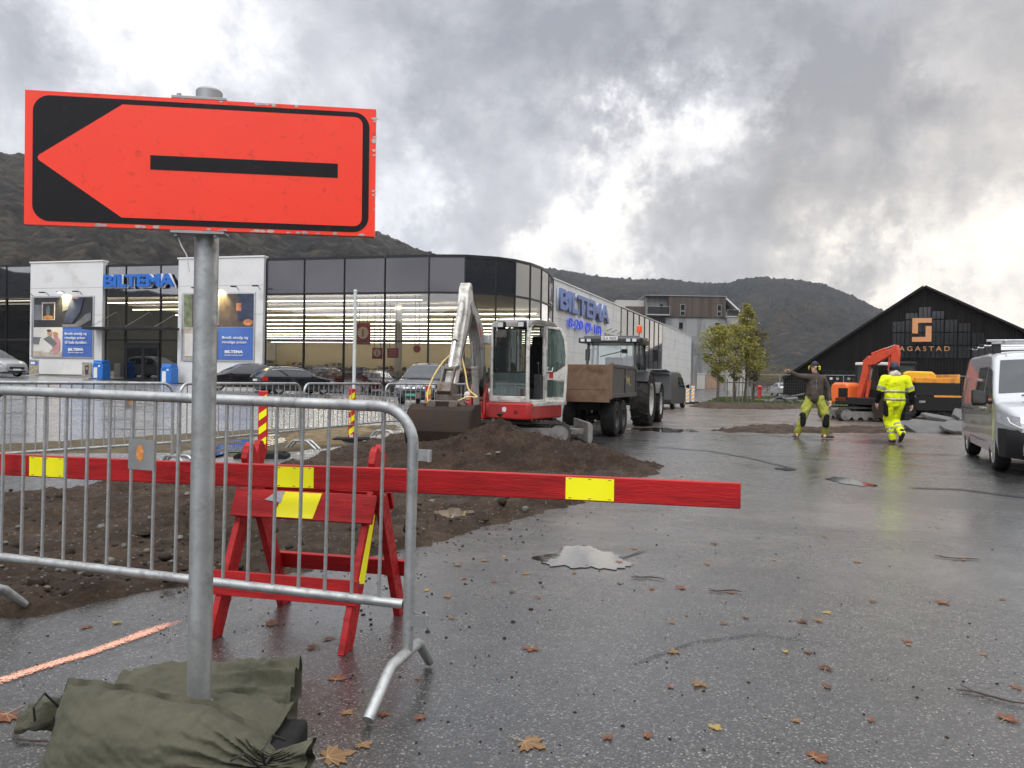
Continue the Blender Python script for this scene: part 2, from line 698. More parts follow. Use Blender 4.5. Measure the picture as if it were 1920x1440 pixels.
def build_ground():
    n = 210
    def axis(lo, hi, c=0.0):
        a = math.asinh((lo - c) / 2.0)
        b = math.asinh((hi - c) / 2.0)
        return [c + 2.0 * math.sinh(a + (b - a) * i / n) for i in range(n + 1)]
    xs, ys = axis(-1480, 1480), axis(-1480, 1480, 4)
    mb = MB()
    mb.add([(x, y, gz(x, y)) for y in ys for x in xs], [(j * (n + 1) + i, j * (n + 1) + i + 1, (j + 1) * (n + 1) + i + 1, (j + 1) * (n + 1) + i) for j in range(n) for i in range(n)])
    o = mb.build('ground', M_ASPH, smooth=180)
    tag(o, 'wet grey asphalt of the street and car park', kind='structure')


build_ground()


def poly_sd(poly, x, y):
    """signed distance to polygon, positive inside"""
    ins, best = False, 1e9
    n = len(poly)
    for i in range(n):
        ax, ay = poly[i]
        bx, by = poly[(i + 1) % n]
        if (ay > y) != (by > y) and x < (bx - ax) * (y - ay) / (by - ay) + ax:
            ins = not ins
        dx, dy = bx - ax, by - ay
        t = max(0, min(1, ((x - ax) * dx + (y - ay) * dy) / (dx * dx + dy * dy + 1e-12)))
        d = math.hypot(x - ax - dx * t, y - ay - dy * t)
        best = min(best, d)
    return best if ins else -best


def pix_poly(pts):
    return [tuple(ground(*p)[:2]) for p in pts]


DIRT = pix_poly([(-420, 985), (0, 938), (120, 924), (215, 909), (360, 900), (470, 888), (560, 868), (640, 842), (760, 815), (950, 812), (1060, 826), (1150, 848), (1215, 872), (1228, 889),
                 (1150, 907), (1080, 945), (1000, 966), (880, 1000), (760, 1033), (560, 1072), (350, 1102), (200, 1127), (0, 1163), (-300, 1235)])


def soil_patch(name, poly, step, hfn, m, edge=.12, enoise=.12, base=-.03):
    xs = [p[0] for p in poly]
    ys = [p[1] for p in poly]
    x0, x1, y0, y1 = min(xs) - .3, max(xs) + .3, min(ys) - .3, max(ys) + .3
    nu, nv = int((x1 - x0) / step), int((y1 - y0) / step)
    mb = MB()
    vs, keep = [], []
    for j in range(nv + 1):
        for i in range(nu + 1):
            x, y = x0 + (x1 - x0) * i / nu, y0 + (y1 - y0) * j / nv
            d = poly_sd(poly, x, y) + enoise * fbm(x * 1.7, y * 1.7, 3) + enoise * .5 * fbm(x * 7, y * 7, 5)
            k = sstep(-edge, edge * 1.5, d)
            vs.append((x, y, gz(x, y) + base + (hfn(x, y, d) - base) * k))
            keep.append(d > -edge * 2.2)
    w = nu + 1
    fs = []
    for j in range(nv):
        for i in range(nu):
            q = (j * w + i, j * w + i + 1, (j + 1) * w + i + 1, (j + 1) * w + i)
            if any(keep[a] for a in q):
                fs.append(q)
    used = sorted({a for q in fs for a in q})
    mp = {a: i for i, a in enumerate(used)}
    mb.add([vs[a] for a in used], [[mp[a] for a in q] for q in fs])
    return mb.build(name, m, smooth=180)


def dug_h(x, y, d):
    ridge = math.exp(-((d - .25) / .22) ** 2) * .05 * (0.6 + fbm(x * .9, y * .9, 2))
    return .03 + .05 * fbm(x * 1.1, y * 1.1, 9) + .045 * fbm(x * 4.5, y * 4.5, 1) + .040 * abs(fbm(x * 11, y * 11, 4)) + ridge


o = soil_patch('dug_soil', DIRT, .042, dug_h, M_SOIL)
tag(o, 'dug up strip of wet brown soil crossing the asphalt', kind='structure')

HEAP_C = at(935, 880, 12.0)
HX = HEAP_C.x


def heap_height(x, y):
    a = math.hypot((x - HX) / .80, (y - 12.05) / .95)
    h = .52 * math.exp(-(a ** 1.35) * 1.05)
    a2 = math.hypot((x - HX + 1.55) / 1.15, (y - 11.9) / .95)
    h += .11 * math.exp(-a2 * a2)
    a3 = math.hypot((x - HX - 1.25) / .95, (y - 11.3) / .85)
    h += .15 * math.exp(-a3 * a3)
    a4 = math.hypot((x - HX - .2) / 1.7, (y - 11.1) / .8)
    h += .10 * math.exp(-a4 * a4)
    return h


HEAP = [(HX + math.cos(t) * (2.75 if math.cos(t) < 0 else 2.45), 11.75 + math.sin(t) * 1.65) for t in [i * math.pi / 12 for i in range(24)]]


def heap_h(x, y, d):
    h = heap_height(x, y)
    n = .06 * fbm(x * 2.3, y * 2.3, 7) + .09 * abs(fbm(x * 5.5, y * 5.5, 1)) + .07 * abs(fbm(x * 12, y * 12, 2))
    return .03 + h + n * (.35 + min(1, h * 2.2))


o = soil_patch('soil_heap', HEAP, .035, heap_h, M_HEAP, edge=.25, enoise=.3)
tag(o, 'heap of dark brown soil in front of the white excavator', 'soil heap')


def surf_h(x, y):
    d1 = poly_sd(DIRT, x, y)
    h = 0
    if d1 > 0:
        h = dug_h(x, y, d1)
    d2 = poly_sd(HEAP, x, y)
    if d2 > .2:
        h = max(h, heap_h(x, y, d2))
    return h


def pebble(mb, c, r, seed):
    rnd = random.Random(seed)
    st = len(mb.v)
    mb.sphere(c, (r * rnd.uniform(.8, 1.3), r * rnd.uniform(.7, 1.1), r * rnd.uniform(.5, .8)), 7, 4)
    for i in range(st, len(mb.v)):
        d = mb.v[i] - Vector(c)
        mb.v[i] = Vector(c) + d * (1 + .35 * mnoise.noise(d * (1.3 / r) + Vector((seed, 0, 0))))


M_STONE = mat('stone', (.095, .085, .072), .5, var=.4, vscale=2.5, bump=.3)
M_CLOD = mat('soil_clod', (.035, .025, .018), .6, var=.4, vscale=9, bump=.5)


def scatter_stones():
    rnd = random.Random(3)
    st, cl = MB(), MB()
    n = 0
    while n < 800:
        px, py = rnd.uniform(-60, 1240), rnd.uniform(800, 1165)
        p = ground(px, py)
        if poly_sd(DIRT, p.x, p.y) < .05 and poly_sd(HEAP, p.x, p.y) < .1:
            continue
        h = surf_h(p.x, p.y)
        r = min(.04, .0055 * rnd.paretovariate(1.7))
        if rnd.random() < .3:
            pebble(st, (p.x, p.y, h + r * .2), r, n)
        else:
            pebble(cl, (p.x, p.y, h + r * .3), r * 1.4, n)
        n += 1
    # crumbs of soil on the asphalt round the dug strip
    k = 0
    while k < 520:
        px, py = rnd.uniform(300, 1500), rnd.uniform(830, 1250)
        p = ground(px, py)
        d = -max(poly_sd(DIRT, p.x, p.y), poly_sd(HEAP, p.x, p.y))
        if d < 0 or rnd.random() > math.exp(-d / .45):
            continue
        pebble(cl, (p.x, p.y, .002), min(.012, .0026 * rnd.paretovariate(1.7)), k + 5000)
        k += 1
    tag(st.build('stones', M_STONE, smooth=60), 'small grey stones lying in the soil', kind='stuff')
    tag(cl.build('soil_clods', M_CLOD, smooth=60), 'crumbs of dark soil on the ground', kind='stuff')


scatter_stones()

VERGE = pix_poly([(-160, 842), (0, 835), (200, 824), (400, 811), (560, 804), (660, 800), (750, 797), (742, 806), (700, 818), (640, 836), (560, 846), (440, 856), (300, 850), (150, 850), (0, 852), (-160, 862)])
o = soil_patch('verge', VERGE, .07, lambda x, y, d: .03 + .02 * fbm(x * 3, y * 3), M_VERGE, edge=.1, enoise=.15)
tag(o, 'gravel and leaf litter verge under the far row of barriers', kind='structure')
CHIPS = pix_poly([(545, 812), (690, 803), (700, 812), (640, 834), (560, 840), (530, 832)])
o = soil_patch('wood_chips', CHIPS, .06, lambda x, y, d: .055 + .02 * fbm(x * 9, y * 9), M_CHIP, edge=.1, enoise=.2)
tag(o, 'pale wood chip litter between the two striped marker posts', kind='stuff')


def puddle(name, label, px, py, rx, ry, m, seed, z=.006):
    """irregular pool lying on the asphalt, outline given by its half sizes on the ground"""
    c = ground(px, py)
    a = ground(px + rx, py)
    b0, b1 = ground(px, py + ry), ground(px, py - ry)
    hx, hy = (a - c).length, (b1 - b0).length / 2
    cy = (b0.y + b1.y) / 2
    n = 140
    mb = MB()
    vs = [(0, 0, 0)]
    for i in range(n):
        t = 2 * math.pi * i / n
        k = .95 + .55 * fbm(math.cos(t) * 1.6 + seed, math.sin(t) * 1.6, seed) + .07 * fbm(math.cos(t) * 5, math.sin(t) * 5, seed)
        vs.append((hx * k * math.cos(t), hy * k * math.sin(t), 0))
    mb.add(vs, [(0, 1 + i, 1 + (i + 1) % n) for i in range(n)])
    o = mb.build(name, m, smooth=180)
    o.location = (c.x, cy, gz(c.x, cy) + z)
    tag(o, label, kind='structure')
    return o


M_WATER = bpy.data.materials.new('puddle_water')
M_WATER.use_nodes = True
_t = NT(M_WATER.node_tree)
_b = _t.n['Principled BSDF']
_b.inputs['Base Color'].default_value = (.03, .028, .025, 1)
_b.inputs['Roughness'].default_value = .02
_b.inputs['IOR'].default_value = 2.6
_bp = _t.node('ShaderNodeBump', Strength=.03, Distance=.01, Height=_t.noise(_t.node('ShaderNodeTexCoord').outputs['Object'], 14, 3, .5))
_t.l.new(_bp.outputs[0], _b.inputs['Normal'])
M_MUDW = mat('muddy_water', (.15, .115, .075), .06, var=.15, vscale=2, spec=.8)
puddle('puddle', 'bright puddle mirroring the sky in front of the beam end', 1095, 1047, 76, 20, M_WATER, 1.3)
puddle('puddle', 'small bright puddle on the open asphalt beyond the beam', 1592, 903, 30, 7, M_WATER, 4.1)
puddle('puddle', 'puddle mirroring the blue poster behind the barriers', 440, 842, 62, 20, M_WATER, 7.7, .036)
puddle('puddle', 'thin dark puddle before the walkers', 1474, 880, 16, 2.5, M_WATER, 9.2)
puddle('puddle', 'long shallow puddle beside the tractor wheels', 1240, 806, 60, 4, M_WATER, 2.2)
puddle('puddle', 'muddy pool at the foot of the soil heap', 960, 951, 46, 8, M_MUDW, 5.1, .055)
puddle('puddle', 'muddy pool in the dug soil', 850, 974, 40, 9, M_MUDW, 6.1, .055)
puddle('puddle', 'muddy pool at the tip of the soil', 1150, 879, 22, 9, M_MUDW, 3.1, .06)


def marking(name, label, pts, w, m, z=.005, seed=0):
    """painted line along ground points; the paint thins out towards its edges and ends"""
    mb = MB()
    P = []
    for i in range(len(pts) - 1):
        a, b = pts[i], pts[i + 1]
        k = max(2, int((b - a).length / .06))
        P += [a.lerp(b, j / k) for j in range(k)]
    P.append(pts[-1])
    vs, cov = [], []
    N = len(P)
    for i, p in enumerate(P):
        d = (P[min(i + 1, N - 1)] - P[max(i - 1, 0)])
        nrm = Vector((-d.y, d.x, 0)).normalized()
        off = nrm * .012 * fbm(i * .13, seed + 5)
        for k in range(5):
            q = p + off + nrm * w * (k - 2) / 2 * (1 + .2 * fbm(i * .31, seed))
            vs.append((q.x, q.y, gz(q.x, q.y) + z))
            cov.append((0, .6, .85, .6, 0)[k] * min(1, .4 + min(i, N - 1 - i) / 4))
    mb.add(vs, [(5 * i + k, 5 * i + k + 1, 5 * i + k + 6, 5 * i + k + 5) for i in range(N - 1) for k in range(4)])
    o = mb.build(name, m, smooth=180)
    at_ = o.data.attributes.new('cover', 'FLOAT', 'POINT')
    at_.data.foreach_set('value', cov)
    return tag(o, label, kind='structure')


def paint_material(name, col, rough, cover):
    m = mat(name, col, rough, var=.1)
    t = NT(m.node_tree)
    b = t.n['Principled BSDF']
    co = t.node('ShaderNodeTexCoord').outputs['Object']
    vo = t.node('ShaderNodeTexVoronoi', Scale=170.0, Vector=co)
    r = t.node('ShaderNodeSeparateColor', i0=vo.outputs['Color']).outputs[0]
    at_ = t.node('ShaderNodeAttribute', {'attribute_name': 'cover'})
    thr = t.math('ADD', t.math('MULTIPLY', r, .55), t.math('MULTIPLY', t.noise(co, 9, 5, .6), .45))
    t.put(b.inputs['Alpha'], t.range(t.math('SUBTRACT', t.math('MULTIPLY', at_.outputs['Fac'], cover), thr), -.12, .22))
    return m


M_SPRAY = paint_material('orange_spray_paint', (.88, .42, .29), .75, .98)
M_LINE = paint_material('worn_white_paint', (.55, .55, .54), .4, .52)
marking('road_marking', 'sprayed orange line on the asphalt by the sandbags', [ground(-60, 1297), ground(160, 1228), ground(336, 1165)], .055, M_SPRAY)
for a, b in (((-60, 805), (34, 802)), ((40, 802), (130, 799))):
    marking('parking_line', 'worn white parking line beyond the barriers', [ground(*a), ground(*b)], .12, M_LINE, .006)


M_CRACK = paint_material('asphalt_crack_tar', (.012, .012, .012), .35, 1.0)
for n_, (lab, w_, pts) in enumerate((('long dark wet crack running across the asphalt', .10, ((1225, 838), (1330, 846), (1400, 858), (1492, 880))), ('dark seam in the asphalt before the van', .12, ((1700, 915), (1800, 918), (1930, 935))), ('short dark crack by the bright puddle', .025, ((1060, 1062), (1150, 1052), (1215, 1032))),
                                     ('thin crack in the near asphalt', .009, ((1180, 1250), (1300, 1205), (1420, 1190), (1560, 1210))), ('dark tyre streak on the car park', .16, ((-60, 765), (120, 760), (300, 768))), ('second dark tyre streak on the car park', .14, ((190, 805), (330, 806))))):
    marking('asphalt_crack', lab, [ground(*p) for p in pts], w_, M_CRACK, .0055, 20 + n_)

# ---- hills
def hill_material(name, cols, sc, haze=None):
    m = bpy.data.materials.new(name)
    m.use_nodes = True
    t = NT(m.node_tree)
    b = t.n['Principled BSDF']
    co = t.node('ShaderNodeTexCoord').outputs['Object']
    n = t.noise(co, .012 * sc, 8, .62, .6)
    n2 = t.noise(co, .16 * sc, 5, .7)
    n3 = t.noise(t.vmath('MULTIPLY', co, (1, 1, .35)), .45 * sc, 3, .7)
    v = t.math('ADD', t.math('MULTIPLY', n, .5), t.math('MULTIPLY', n2, .28))
    v = t.math('ADD', v, t.math('MULTIPLY', n3, .22))
    vo = t.node('ShaderNodeTexVoronoi', Scale=.17 * sc, Vector=t.vmath('ADD', co, t.vmath('SCALE', t.node('ShaderNodeTexNoise', Scale=.2, Vector=co).outputs['Color'], scale=4.0)))
    rc = t.node('ShaderNodeSeparateColor', i0=vo.outputs['Color']).outputs[0]
    v = t.math('ADD', v, t.math('MULTIPLY', t.math('SUBTRACT', rc, .5), .13))
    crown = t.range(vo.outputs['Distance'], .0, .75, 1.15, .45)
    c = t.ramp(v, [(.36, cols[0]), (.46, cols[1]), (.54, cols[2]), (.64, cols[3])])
    c = t.vmath('SCALE', c, scale=crown)  # darker crown edges: shade between the trees put into the colour
    t.put(b.inputs['Base Color'], c)
    b.inputs['Roughness'].default_value = .95
    b.inputs['Specular IOR Level'].default_value = .1
    bp = t.node('ShaderNodeBump', Strength=.8, Distance=4.0, Height=t.math('ADD', t.math('MULTIPLY', n2, .6), t.math('MULTIPLY', crown, .6)))
    t.l.new(bp.outputs[0], b.inputs['Normal'])
    return m


def hill(name, label, ridge, d0, d1, m, n=560, rows=90, tree=2.6, seed=0):
    """ridge: (azimuth, elevation) in radians; the slope rises from distance d0 to the ridge at d1 and falls behind it"""
    az = [r[0] for r in ridge]
    el = [r[1] for r in ridge]
    A = np.linspace(az[0], az[-1], n)
    E = np.interp(A, az, el)
    ker = np.ones(9) / 9
    E = np.convolve(np.pad(E, 4, mode='edge'), ker, 'valid')
    mb = MB()
    vs = []
    for j in range(rows + 6):
        k = j / rows
        for i in range(n):
            a = A[i]
            d = d0 + (d1 - d0) * k + 25 * fbm(a * 9, k * 3, seed)
            H = d1 * math.tan(E[i])
            z = CAMZ + H * (math.sin(min(1, k) * math.pi / 2) ** 1.25 if k <= 1 else max(0.0, 1 - (k - 1) * 3.5)) - (1 - min(1, k * 4)) * 6
            x, y = d * math.sin(a), d * math.cos(a)
            rel = sstep(0, .35, k)
            z += rel * (d1 * .006 * fbm(x * .012, y * .012, seed) * (1 - k if k < 1 else 0) * 2 + tree * abs(fbm(x * .16 + k * 9, y * .16, seed + 3, 4)) + tree * .6 * abs(fbm(x * .045, y * .045, seed + 8, 3)))
            vs.append((x, y, z))
    rr = rows + 6
    mb.add(vs, [(j * n + i, j * n + i + 1, (j + 1) * n + i + 1, (j + 1) * n + i) for j in range(rr - 1) for i in range(n - 1)])
    o = mb.build(name, m, smooth=180)
    return tag(o, label, kind='structure')


def pxridge(pts):
    out = []
    for px, py in pts:
        v = pdir(px, py)
        out.append((math.atan2(v.x, v.y), math.atan2(v.z, math.hypot(v.x, v.y))))
    return out


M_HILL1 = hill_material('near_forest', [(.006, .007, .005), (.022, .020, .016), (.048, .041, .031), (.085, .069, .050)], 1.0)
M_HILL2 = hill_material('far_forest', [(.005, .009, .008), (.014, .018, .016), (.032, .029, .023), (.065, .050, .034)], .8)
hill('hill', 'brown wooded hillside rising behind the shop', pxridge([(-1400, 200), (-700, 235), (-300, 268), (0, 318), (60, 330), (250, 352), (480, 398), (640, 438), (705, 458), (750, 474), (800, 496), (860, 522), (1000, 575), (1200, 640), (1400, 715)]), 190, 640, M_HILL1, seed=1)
hill('hill', 'dark rounded wooded mountain beyond the grey flats', pxridge([(900, 545), (1000, 524), (1060, 527), (1120, 540), (1240, 543), (1300, 549), (1365, 551), (1410, 545), (1470, 540), (1540, 549), (1600, 570), (1640, 590), (1700, 622), (1790, 668), (1900, 705), (2100, 716)]), 420, 1250, M_HILL2, tree=4.5, seed=4)
hill('hill', 'low wooded ridge behind the viewer', [(R(60), R(.6)), (R(74), R(1.5)), (R(86), R(11)), (R(100), R(14)), (R(125), R(16)), (R(150), R(15)), (R(172), R(10)), (R(190), R(5)), (R(215), R(3.5)), (R(250), R(6)), (R(285), R(10)), (R(310), R(14))], 260, 900, M_HILL2, n=300, rows=24, tree=9, seed=9)
# ------------------------------------------------------------------ common materials
M_GALV = mat('galvanised_steel', (.44, .455, .455), .42, .75, var=.16, vscale=9, dirt=(.27, .275, .27), dirt_scale=14, dirt_amt=.5, bump=.05, bscale=160)
M_GALVD = mat('dull_galvanised_steel', (.30, .31, .31), .5, .6, var=.15, vscale=7)
M_REDW = mat('red_painted_wood', (.42, .012, .014), .42, var=.22, vscale=3.2, stretch=(1, 9, 9), bump=.25, bscale=16, spec=.3, dirt=(.22, .006, .008), dirt_scale=2.2, dirt_amt=.45)
def add_chips(m, col, scale, lo, hi):
    """small worn spots of another colour"""
    t = NT(m.node_tree)
    b = t.n['Principled BSDF']
    src = b.inputs['Base Color'].links[0].from_socket
    co = t.node('ShaderNodeTexCoord').outputs['Object']
    f = t.range(t.noise(co, scale, 8, .7, .3), lo, hi)
    t.put(b.inputs['Base Color'], t.mix(f, src, col))


add_chips(M_REDW, (.30, .17, .10), 7.0, .69, .73)
add_chips(M_REDW, (.10, .05, .035), 4.0, .66, .80)
M_YEL = mat('yellow_reflector', (1.0, .95, .008), .4, var=.03, vscale=12)
M_ORSIGN = mat('fluorescent_orange_sheet', (.98, .040, .010), .38, var=.04, vscale=3, dirt=(.55, .02, .01), dirt_scale=26, dirt_amt=.12)
M_BLACKSHEET = mat('black_sheet', (.014, .014, .017), .42, var=.2, dirt=(.06, .05, .05), dirt_scale=30, dirt_amt=.1)
M_RUBBER = mat('black_rubber', (.022, .022, .022), .7, var=.25, vscale=9, bump=.3)
M_BLACKP = mat('black_plastic', (.018, .018, .019), .5, var=.15)
M_DARKGLASS = mat('dark_car_glass', (.012, .014, .015), .04, var=0, spec=.9)
M_CHROME = mat('chrome', (.75, .76, .77), .12, 1.0, var=0)
M_ALU = mat('brushed_aluminium', (.55, .56, .57), .3, .9, var=.08)
M_STEEL = mat('worn_steel', (.16, .135, .115), .5, .4, var=.3, vscale=5, dirt=(.10, .06, .04), dirt_scale=5, dirt_amt=.5)
M_WHITE = mat('white_paint', (.72, .72, .70), .35, var=.06)


# ---------------------------------------------------------------- direction sign
def build_sign():
    base = ground(372, 1338)
    D = 2.45
    p_low, p_top = at(373, 1312, D), at(388, 442, D)
    loc = Vector((p_low.x, D, 0))
    t = thing('direction_sign', 'orange and black arrow sign on a grey steel pole standing among sandbags', 'road sign', loc)
    ax = (p_top - p_low).normalized()
    foot = p_low - ax * (p_low.z / ax.z) - loc
    top = p_low + ax * ((p_top - p_low).length * 1.305) - loc
    r = .0375
    mb = MB()
    mb.cyl(foot + ax * .03, top, r, segs=32)
    pole = mb.build('pole', M_GALV, t)
    mb = MB()
    mb.lathe([(r + .003, .0), (r + .007, .0), (r + .007, .20), (r + .003, .20)], segs=32)
    s = mb.build('socket', M_GALV, t)
    s.location = foot + Vector((0, 0, .02))
    s.rotation_euler = ax.to_track_quat('Z', 'Y').to_euler()
    mb = MB()
    mb.bx(-.33, .33, -.13, .13, 0.0, .12)
    b = mb.build('foot_block', M_RUBBER, t, bevel=.02)
    b.location = (foot.x, foot.y, 0)
    # the panel from its four corners
    d0, d1 = D - .145, D - .015
    tl, tr = at(47, 168, d0), at(705, 205, d1)
    bl = at(40, 420, d0)
    U = (tr - tl)
    W = U.length
    U.normalize()
    V = (bl - tl)
    H = V.length
    V = (V - U * V.dot(U)).normalized()
    Nn = V.cross(U).normalized()
    if Nn.y > 0:
        Nn = -Nn                      # towards the viewer
    M = Matrix((U, -Nn, -V)).transposed().to_4x4()
    M.translation = tl - loc
    # local frame: x along the panel, y into the panel, z up; panel spans x 0..W, z -H..0
    pm = MB()
    pm.m = 0
    pm.bx(0, W, 0, .004, -H, 0)
    pm.bx(0, W, .004, .026, -.004, 0)
    pm.bx(0, W, .004, .026, -H, -H + .004)
    pm.bx(0, .004, .004, .026, -H + .004, -.004)
    pm.bx(W - .004, W, .004, .026, -H + .004, -.004)
    rnd = random.Random(5)
    sc = pm
    sc.m = 1
    for i in range(46):
        e = rnd.choice('tbbr')
        s_ = rnd.uniform(.003, .011)
        if e == 't':
            x, z = rnd.gauss(.56, .16) * W, -s_ * .5
        elif e == 'b':
            x, z = rnd.uniform(.05, .98) * W, -H + s_ * .5
        else:
            x, z = W - s_ * .5, -rnd.uniform(.02, .98) * H
        sc.prism([(x + s_ * rnd.uniform(.5, 1.6) * math.cos(k), max(-H, min(0, z + s_ * .55 * math.sin(k)))) for k in (0, 1.1, 2.3, 3.3, 4.4, 5.4)], -.0009, .0005, 'y')
    panel = pm.build('panel', [M_ORSIGN, mat('bare_chipped_metal', (.42, .36, .34), .5, .4, var=.3)], t)
    panel.matrix_basis = M

    def rr(x0, x1, z0, z1, r, n=8):
        out = []
        for cx, cz, a0 in ((x1 - r, z1 - r, 0), (x0 + r, z1 - r, 90), (x0 + r, z0 + r, 180), (x1 - r, z0 + r, 270)):
            for i in range(n + 1):
                a = R(a0 + 90 * i / n)
                out.append((cx + r * math.cos(a), cz + r * math.sin(a)))
        return out
    bm_ = MB()
    bm_.prism(rr(.022 * W, .981 * W, -.970 * H, -.032 * H, .05), -.0012, 0, 'y')
    arrow_pts = [(.036 * W, -.500 * H), (.040 * W, -.480 * H), (.268 * W, -.072 * H)]
    q = rr(.5 * W, .961 * W, -.925 * H, -.072 * H, .026)
    arrow_pts += [p for p in q[:9]][::-1]
    arrow_pts += [p for p in q[27:]][::-1]
    arrow_pts += [(.268 * W, -.925 * H), (.040 * W, -.520 * H)]
    a = bm_.build('black_border', M_BLACKSHEET, panel)
    m2 = MB()
    m2.prism(arrow_pts, -.0024, -.0012, 'y')
    m2.build('arrow', M_ORSIGN, panel)
    m3 = MB()
    m3.prism([(.347 * W, -.445 * H), (.888 * W, -.443 * H), (.888 * W, -.552 * H), (.347 * W, -.552 * H)], -.0036, -.0024, 'y')
    m3.build('bar', M_BLACKSHEET, panel)
    # bracket clamps behind the panel, top cap
    xc = (p_top - tl).dot(U)
    for zz, dxs in ((.0055, (-.07,)), (-H - .0055, (-.075, .045))):
        br = MB()
        br.bx(xc - .09, xc + .075, .0, .06, zz - .0045, zz + .0045)
        for dx in dxs:
            br.cyl((xc + dx, .012, zz - .014), (xc + dx, .012, zz + .014), .0075, segs=8)
        br.build('bracket', M_GALVD, panel, bevel=.001)
    cp = MB()
    cp.lathe([(0, .012), (.036, .010), (.041, .004), (.041, -.03), (0, -.03)], segs=28, closed=False)
    c = cp.build('pole_cap', M_GALVD, t)
    c.location = top
    # dangling strip of torn film
    wv = MB()
    wv.tube([M @ Vector((xc - .075, .02, -H - .012)), M @ Vector((xc - .06, .02, -H - .05)), M @ Vector((xc - .045, .02, -H - .075)), M @ Vector((xc - .036, .02, -H - .13))], .0022, 6)
    wv.build('torn_strip', mat('clear_film', (.6, .6, .6), .3), t)


build_sign()


# ---------------------------------------------------------------- sandbags
M_BAG = None


def bag_material():
    m = mat('olive_sandbag_cloth', (.082, .080, .052), .85, var=.22, vscale=4.5, dirt=(.060, .058, .040), dirt_scale=5, dirt_amt=.45)
    t = NT(m.node_tree)
    b = t.n['Principled BSDF']
    uv = t.node('ShaderNodeTexCoord').outputs['UV']
    w1 = t.node('ShaderNodeTexWave', Scale=120.0, Distortion=.4, Vector=uv)
    w1.bands_direction = 'X'
    w2 = t.node('ShaderNodeTexWave', Scale=120.0, Distortion=.4, Vector=uv)
    w2.bands_direction = 'Y'
    h = t.math('ADD', w1.outputs[1], w2.outputs[1])
    h2 = t.noise(t.vmath('MULTIPLY', uv, (26, 5, 1)), 1.0, 5, .6)
    bp = t.node('ShaderNodeBump', Strength=.4, Distance=.004, Height=h)
    bp2 = t.node('ShaderNodeBump', Strength=.4, Distance=.02, Height=h2)
    t.l.new(bp.outputs[0], bp2.inputs['Normal'])
    t.l.new(bp2.outputs[0], b.inputs['Normal'])
    return m


M_BAG = bag_material()
M_BAGD = mat('dark_bag_cord', (.02, .021, .018), .8)


def sandbag(name, label, L, W, T, M, neck=True, seed=0, sag=.0, group=None):
    """filled cloth bag: seam all round, fullest in the middle, tied neck with a gathered frill at +x"""
    nu, nv = 120, 56
    def prof(u):
        if not neck:
            return 1.0, 1.0
        w = np.interp(u, [-1, -.5, .1, .40, .56, .66, .73, .80, 1.0], [1, .98, .84, .66, .50, .33, .21, .30, .50])
        tt = np.interp(u, [-1, .30, .52, .66, .73, .80, 1.0], [1, 1, .95, .62, .42, .50, .25])
        return w, tt
    def P(u, v, sgn):
        w, tt = prof(u)
        x, y = u * L / 2, v * W / 2 * w
        e = max(0.0, 1 - abs(v) ** 2.6) ** .46
        cap = 1 - (max(0, -u) ** 5)
        body = T / 2 * e * tt * (cap if u < .66 else max(.0, cap))
        pk = math.exp(-((u - .73) / .16) ** 2)
        z = sgn * body
        z += sgn * .0065 * math.sin(u * 46 + 5 * fbm(u * 4, v, seed)) * math.exp(-((1 - abs(v)) / .22) ** 1.5) * min(1, (1 - abs(v)) * 14)
        z += sgn * e * .012 * abs(fbm(u * 5 + v * 3, v * 1.5 - u, seed + 9))
        z += sgn * e * .010 * fbm(u * 2.2 + seed, v * 2.2, seed)
        z += pk * .016 * math.sin(v * 9 + 2 * fbm(u * 3, v * 2, seed)) * (1 if sgn > 0 else .6)
        rad = max(0, u - .05) * max(0, 1 - u)
        z += sgn * e * rad * .05 * math.sin(v * 16 / max(w, .3) + seed + 1.5 * fbm(u * 2, v * 3, seed))
        if u > .78:
            z += (u - .78) * .30 * math.sin(v * 10 + seed) * W
        # corner ears and a wavy seam
        y += .012 * fbm(u * 3, v, seed + 2) * (abs(v) ** 3)
        z += .012 * fbm(u * 4, v * 1.2, seed + 4) * (abs(v) ** 4) - sag * (u * L / 2) ** 2
        return (x, y, z)
    me_ = MB()
    for sgn in (1, -1):
        me_.grid(lambda a, b, s=sgn: P(a * 2 - 1, b * 2 - 1, s), nu, nv)
    # sewn hem standing out along the long sides
    for side in (-1, 1):
        def hem(a, b, s=side):
            u = -1 + a * 1.45
            x, y, z = P(u, s, 1)
            return (x, y + s * b * (.016 + .006 * fbm(u * 5, s, seed)), z + b * .012 * fbm(u * 6, s, seed + 1))
        me_.grid(hem, 60, 2)
    t = thing(name, label, 'sandbag', M.translation, rot=M.to_euler(), group=group)
    me = me_.mesh('bag', M_BAG, 60, weld=True)
    uvl = me.uv_layers.new(name='UVMap')
    for lp in me.loops:
        co = me.vertices[lp.vertex_index].co
        uvl.data[lp.index].uv = (co.x, co.y)
    link('bag', me, t)
    if neck:
        cb = MB()
        w, tt = prof(.73)
        for k in range(3):
            ring = []
            for i in range(28):
                a = 2 * math.pi * i / 28
                ring.append(((.722 + .012 * k) * L / 2 + .006 * math.sin(a * 2 + k), W / 2 * w * 1.06 * math.cos(a), (T / 2 * tt * 1.0 + .012) * math.sin(a)))
            cb.tube(ring, .0042, 6, closed=True)
        x0 = .73 * L / 2
        cb.tube([(x0, .01, T * .25), (x0 + .02, .05, T * .45 + .05), (x0 + .03, .09, T * .42 + .03), (x0 + .04, .075, T * .2)], .004, 6)
        cb.tube([(x0, -.005, T * .25), (x0 - .03, .04, T * .5 + .03), (x0 - .07, .02, T * .48 + .01)], .004, 6)
        cb.build('tie_cord', M_BAGD, t)
    return t


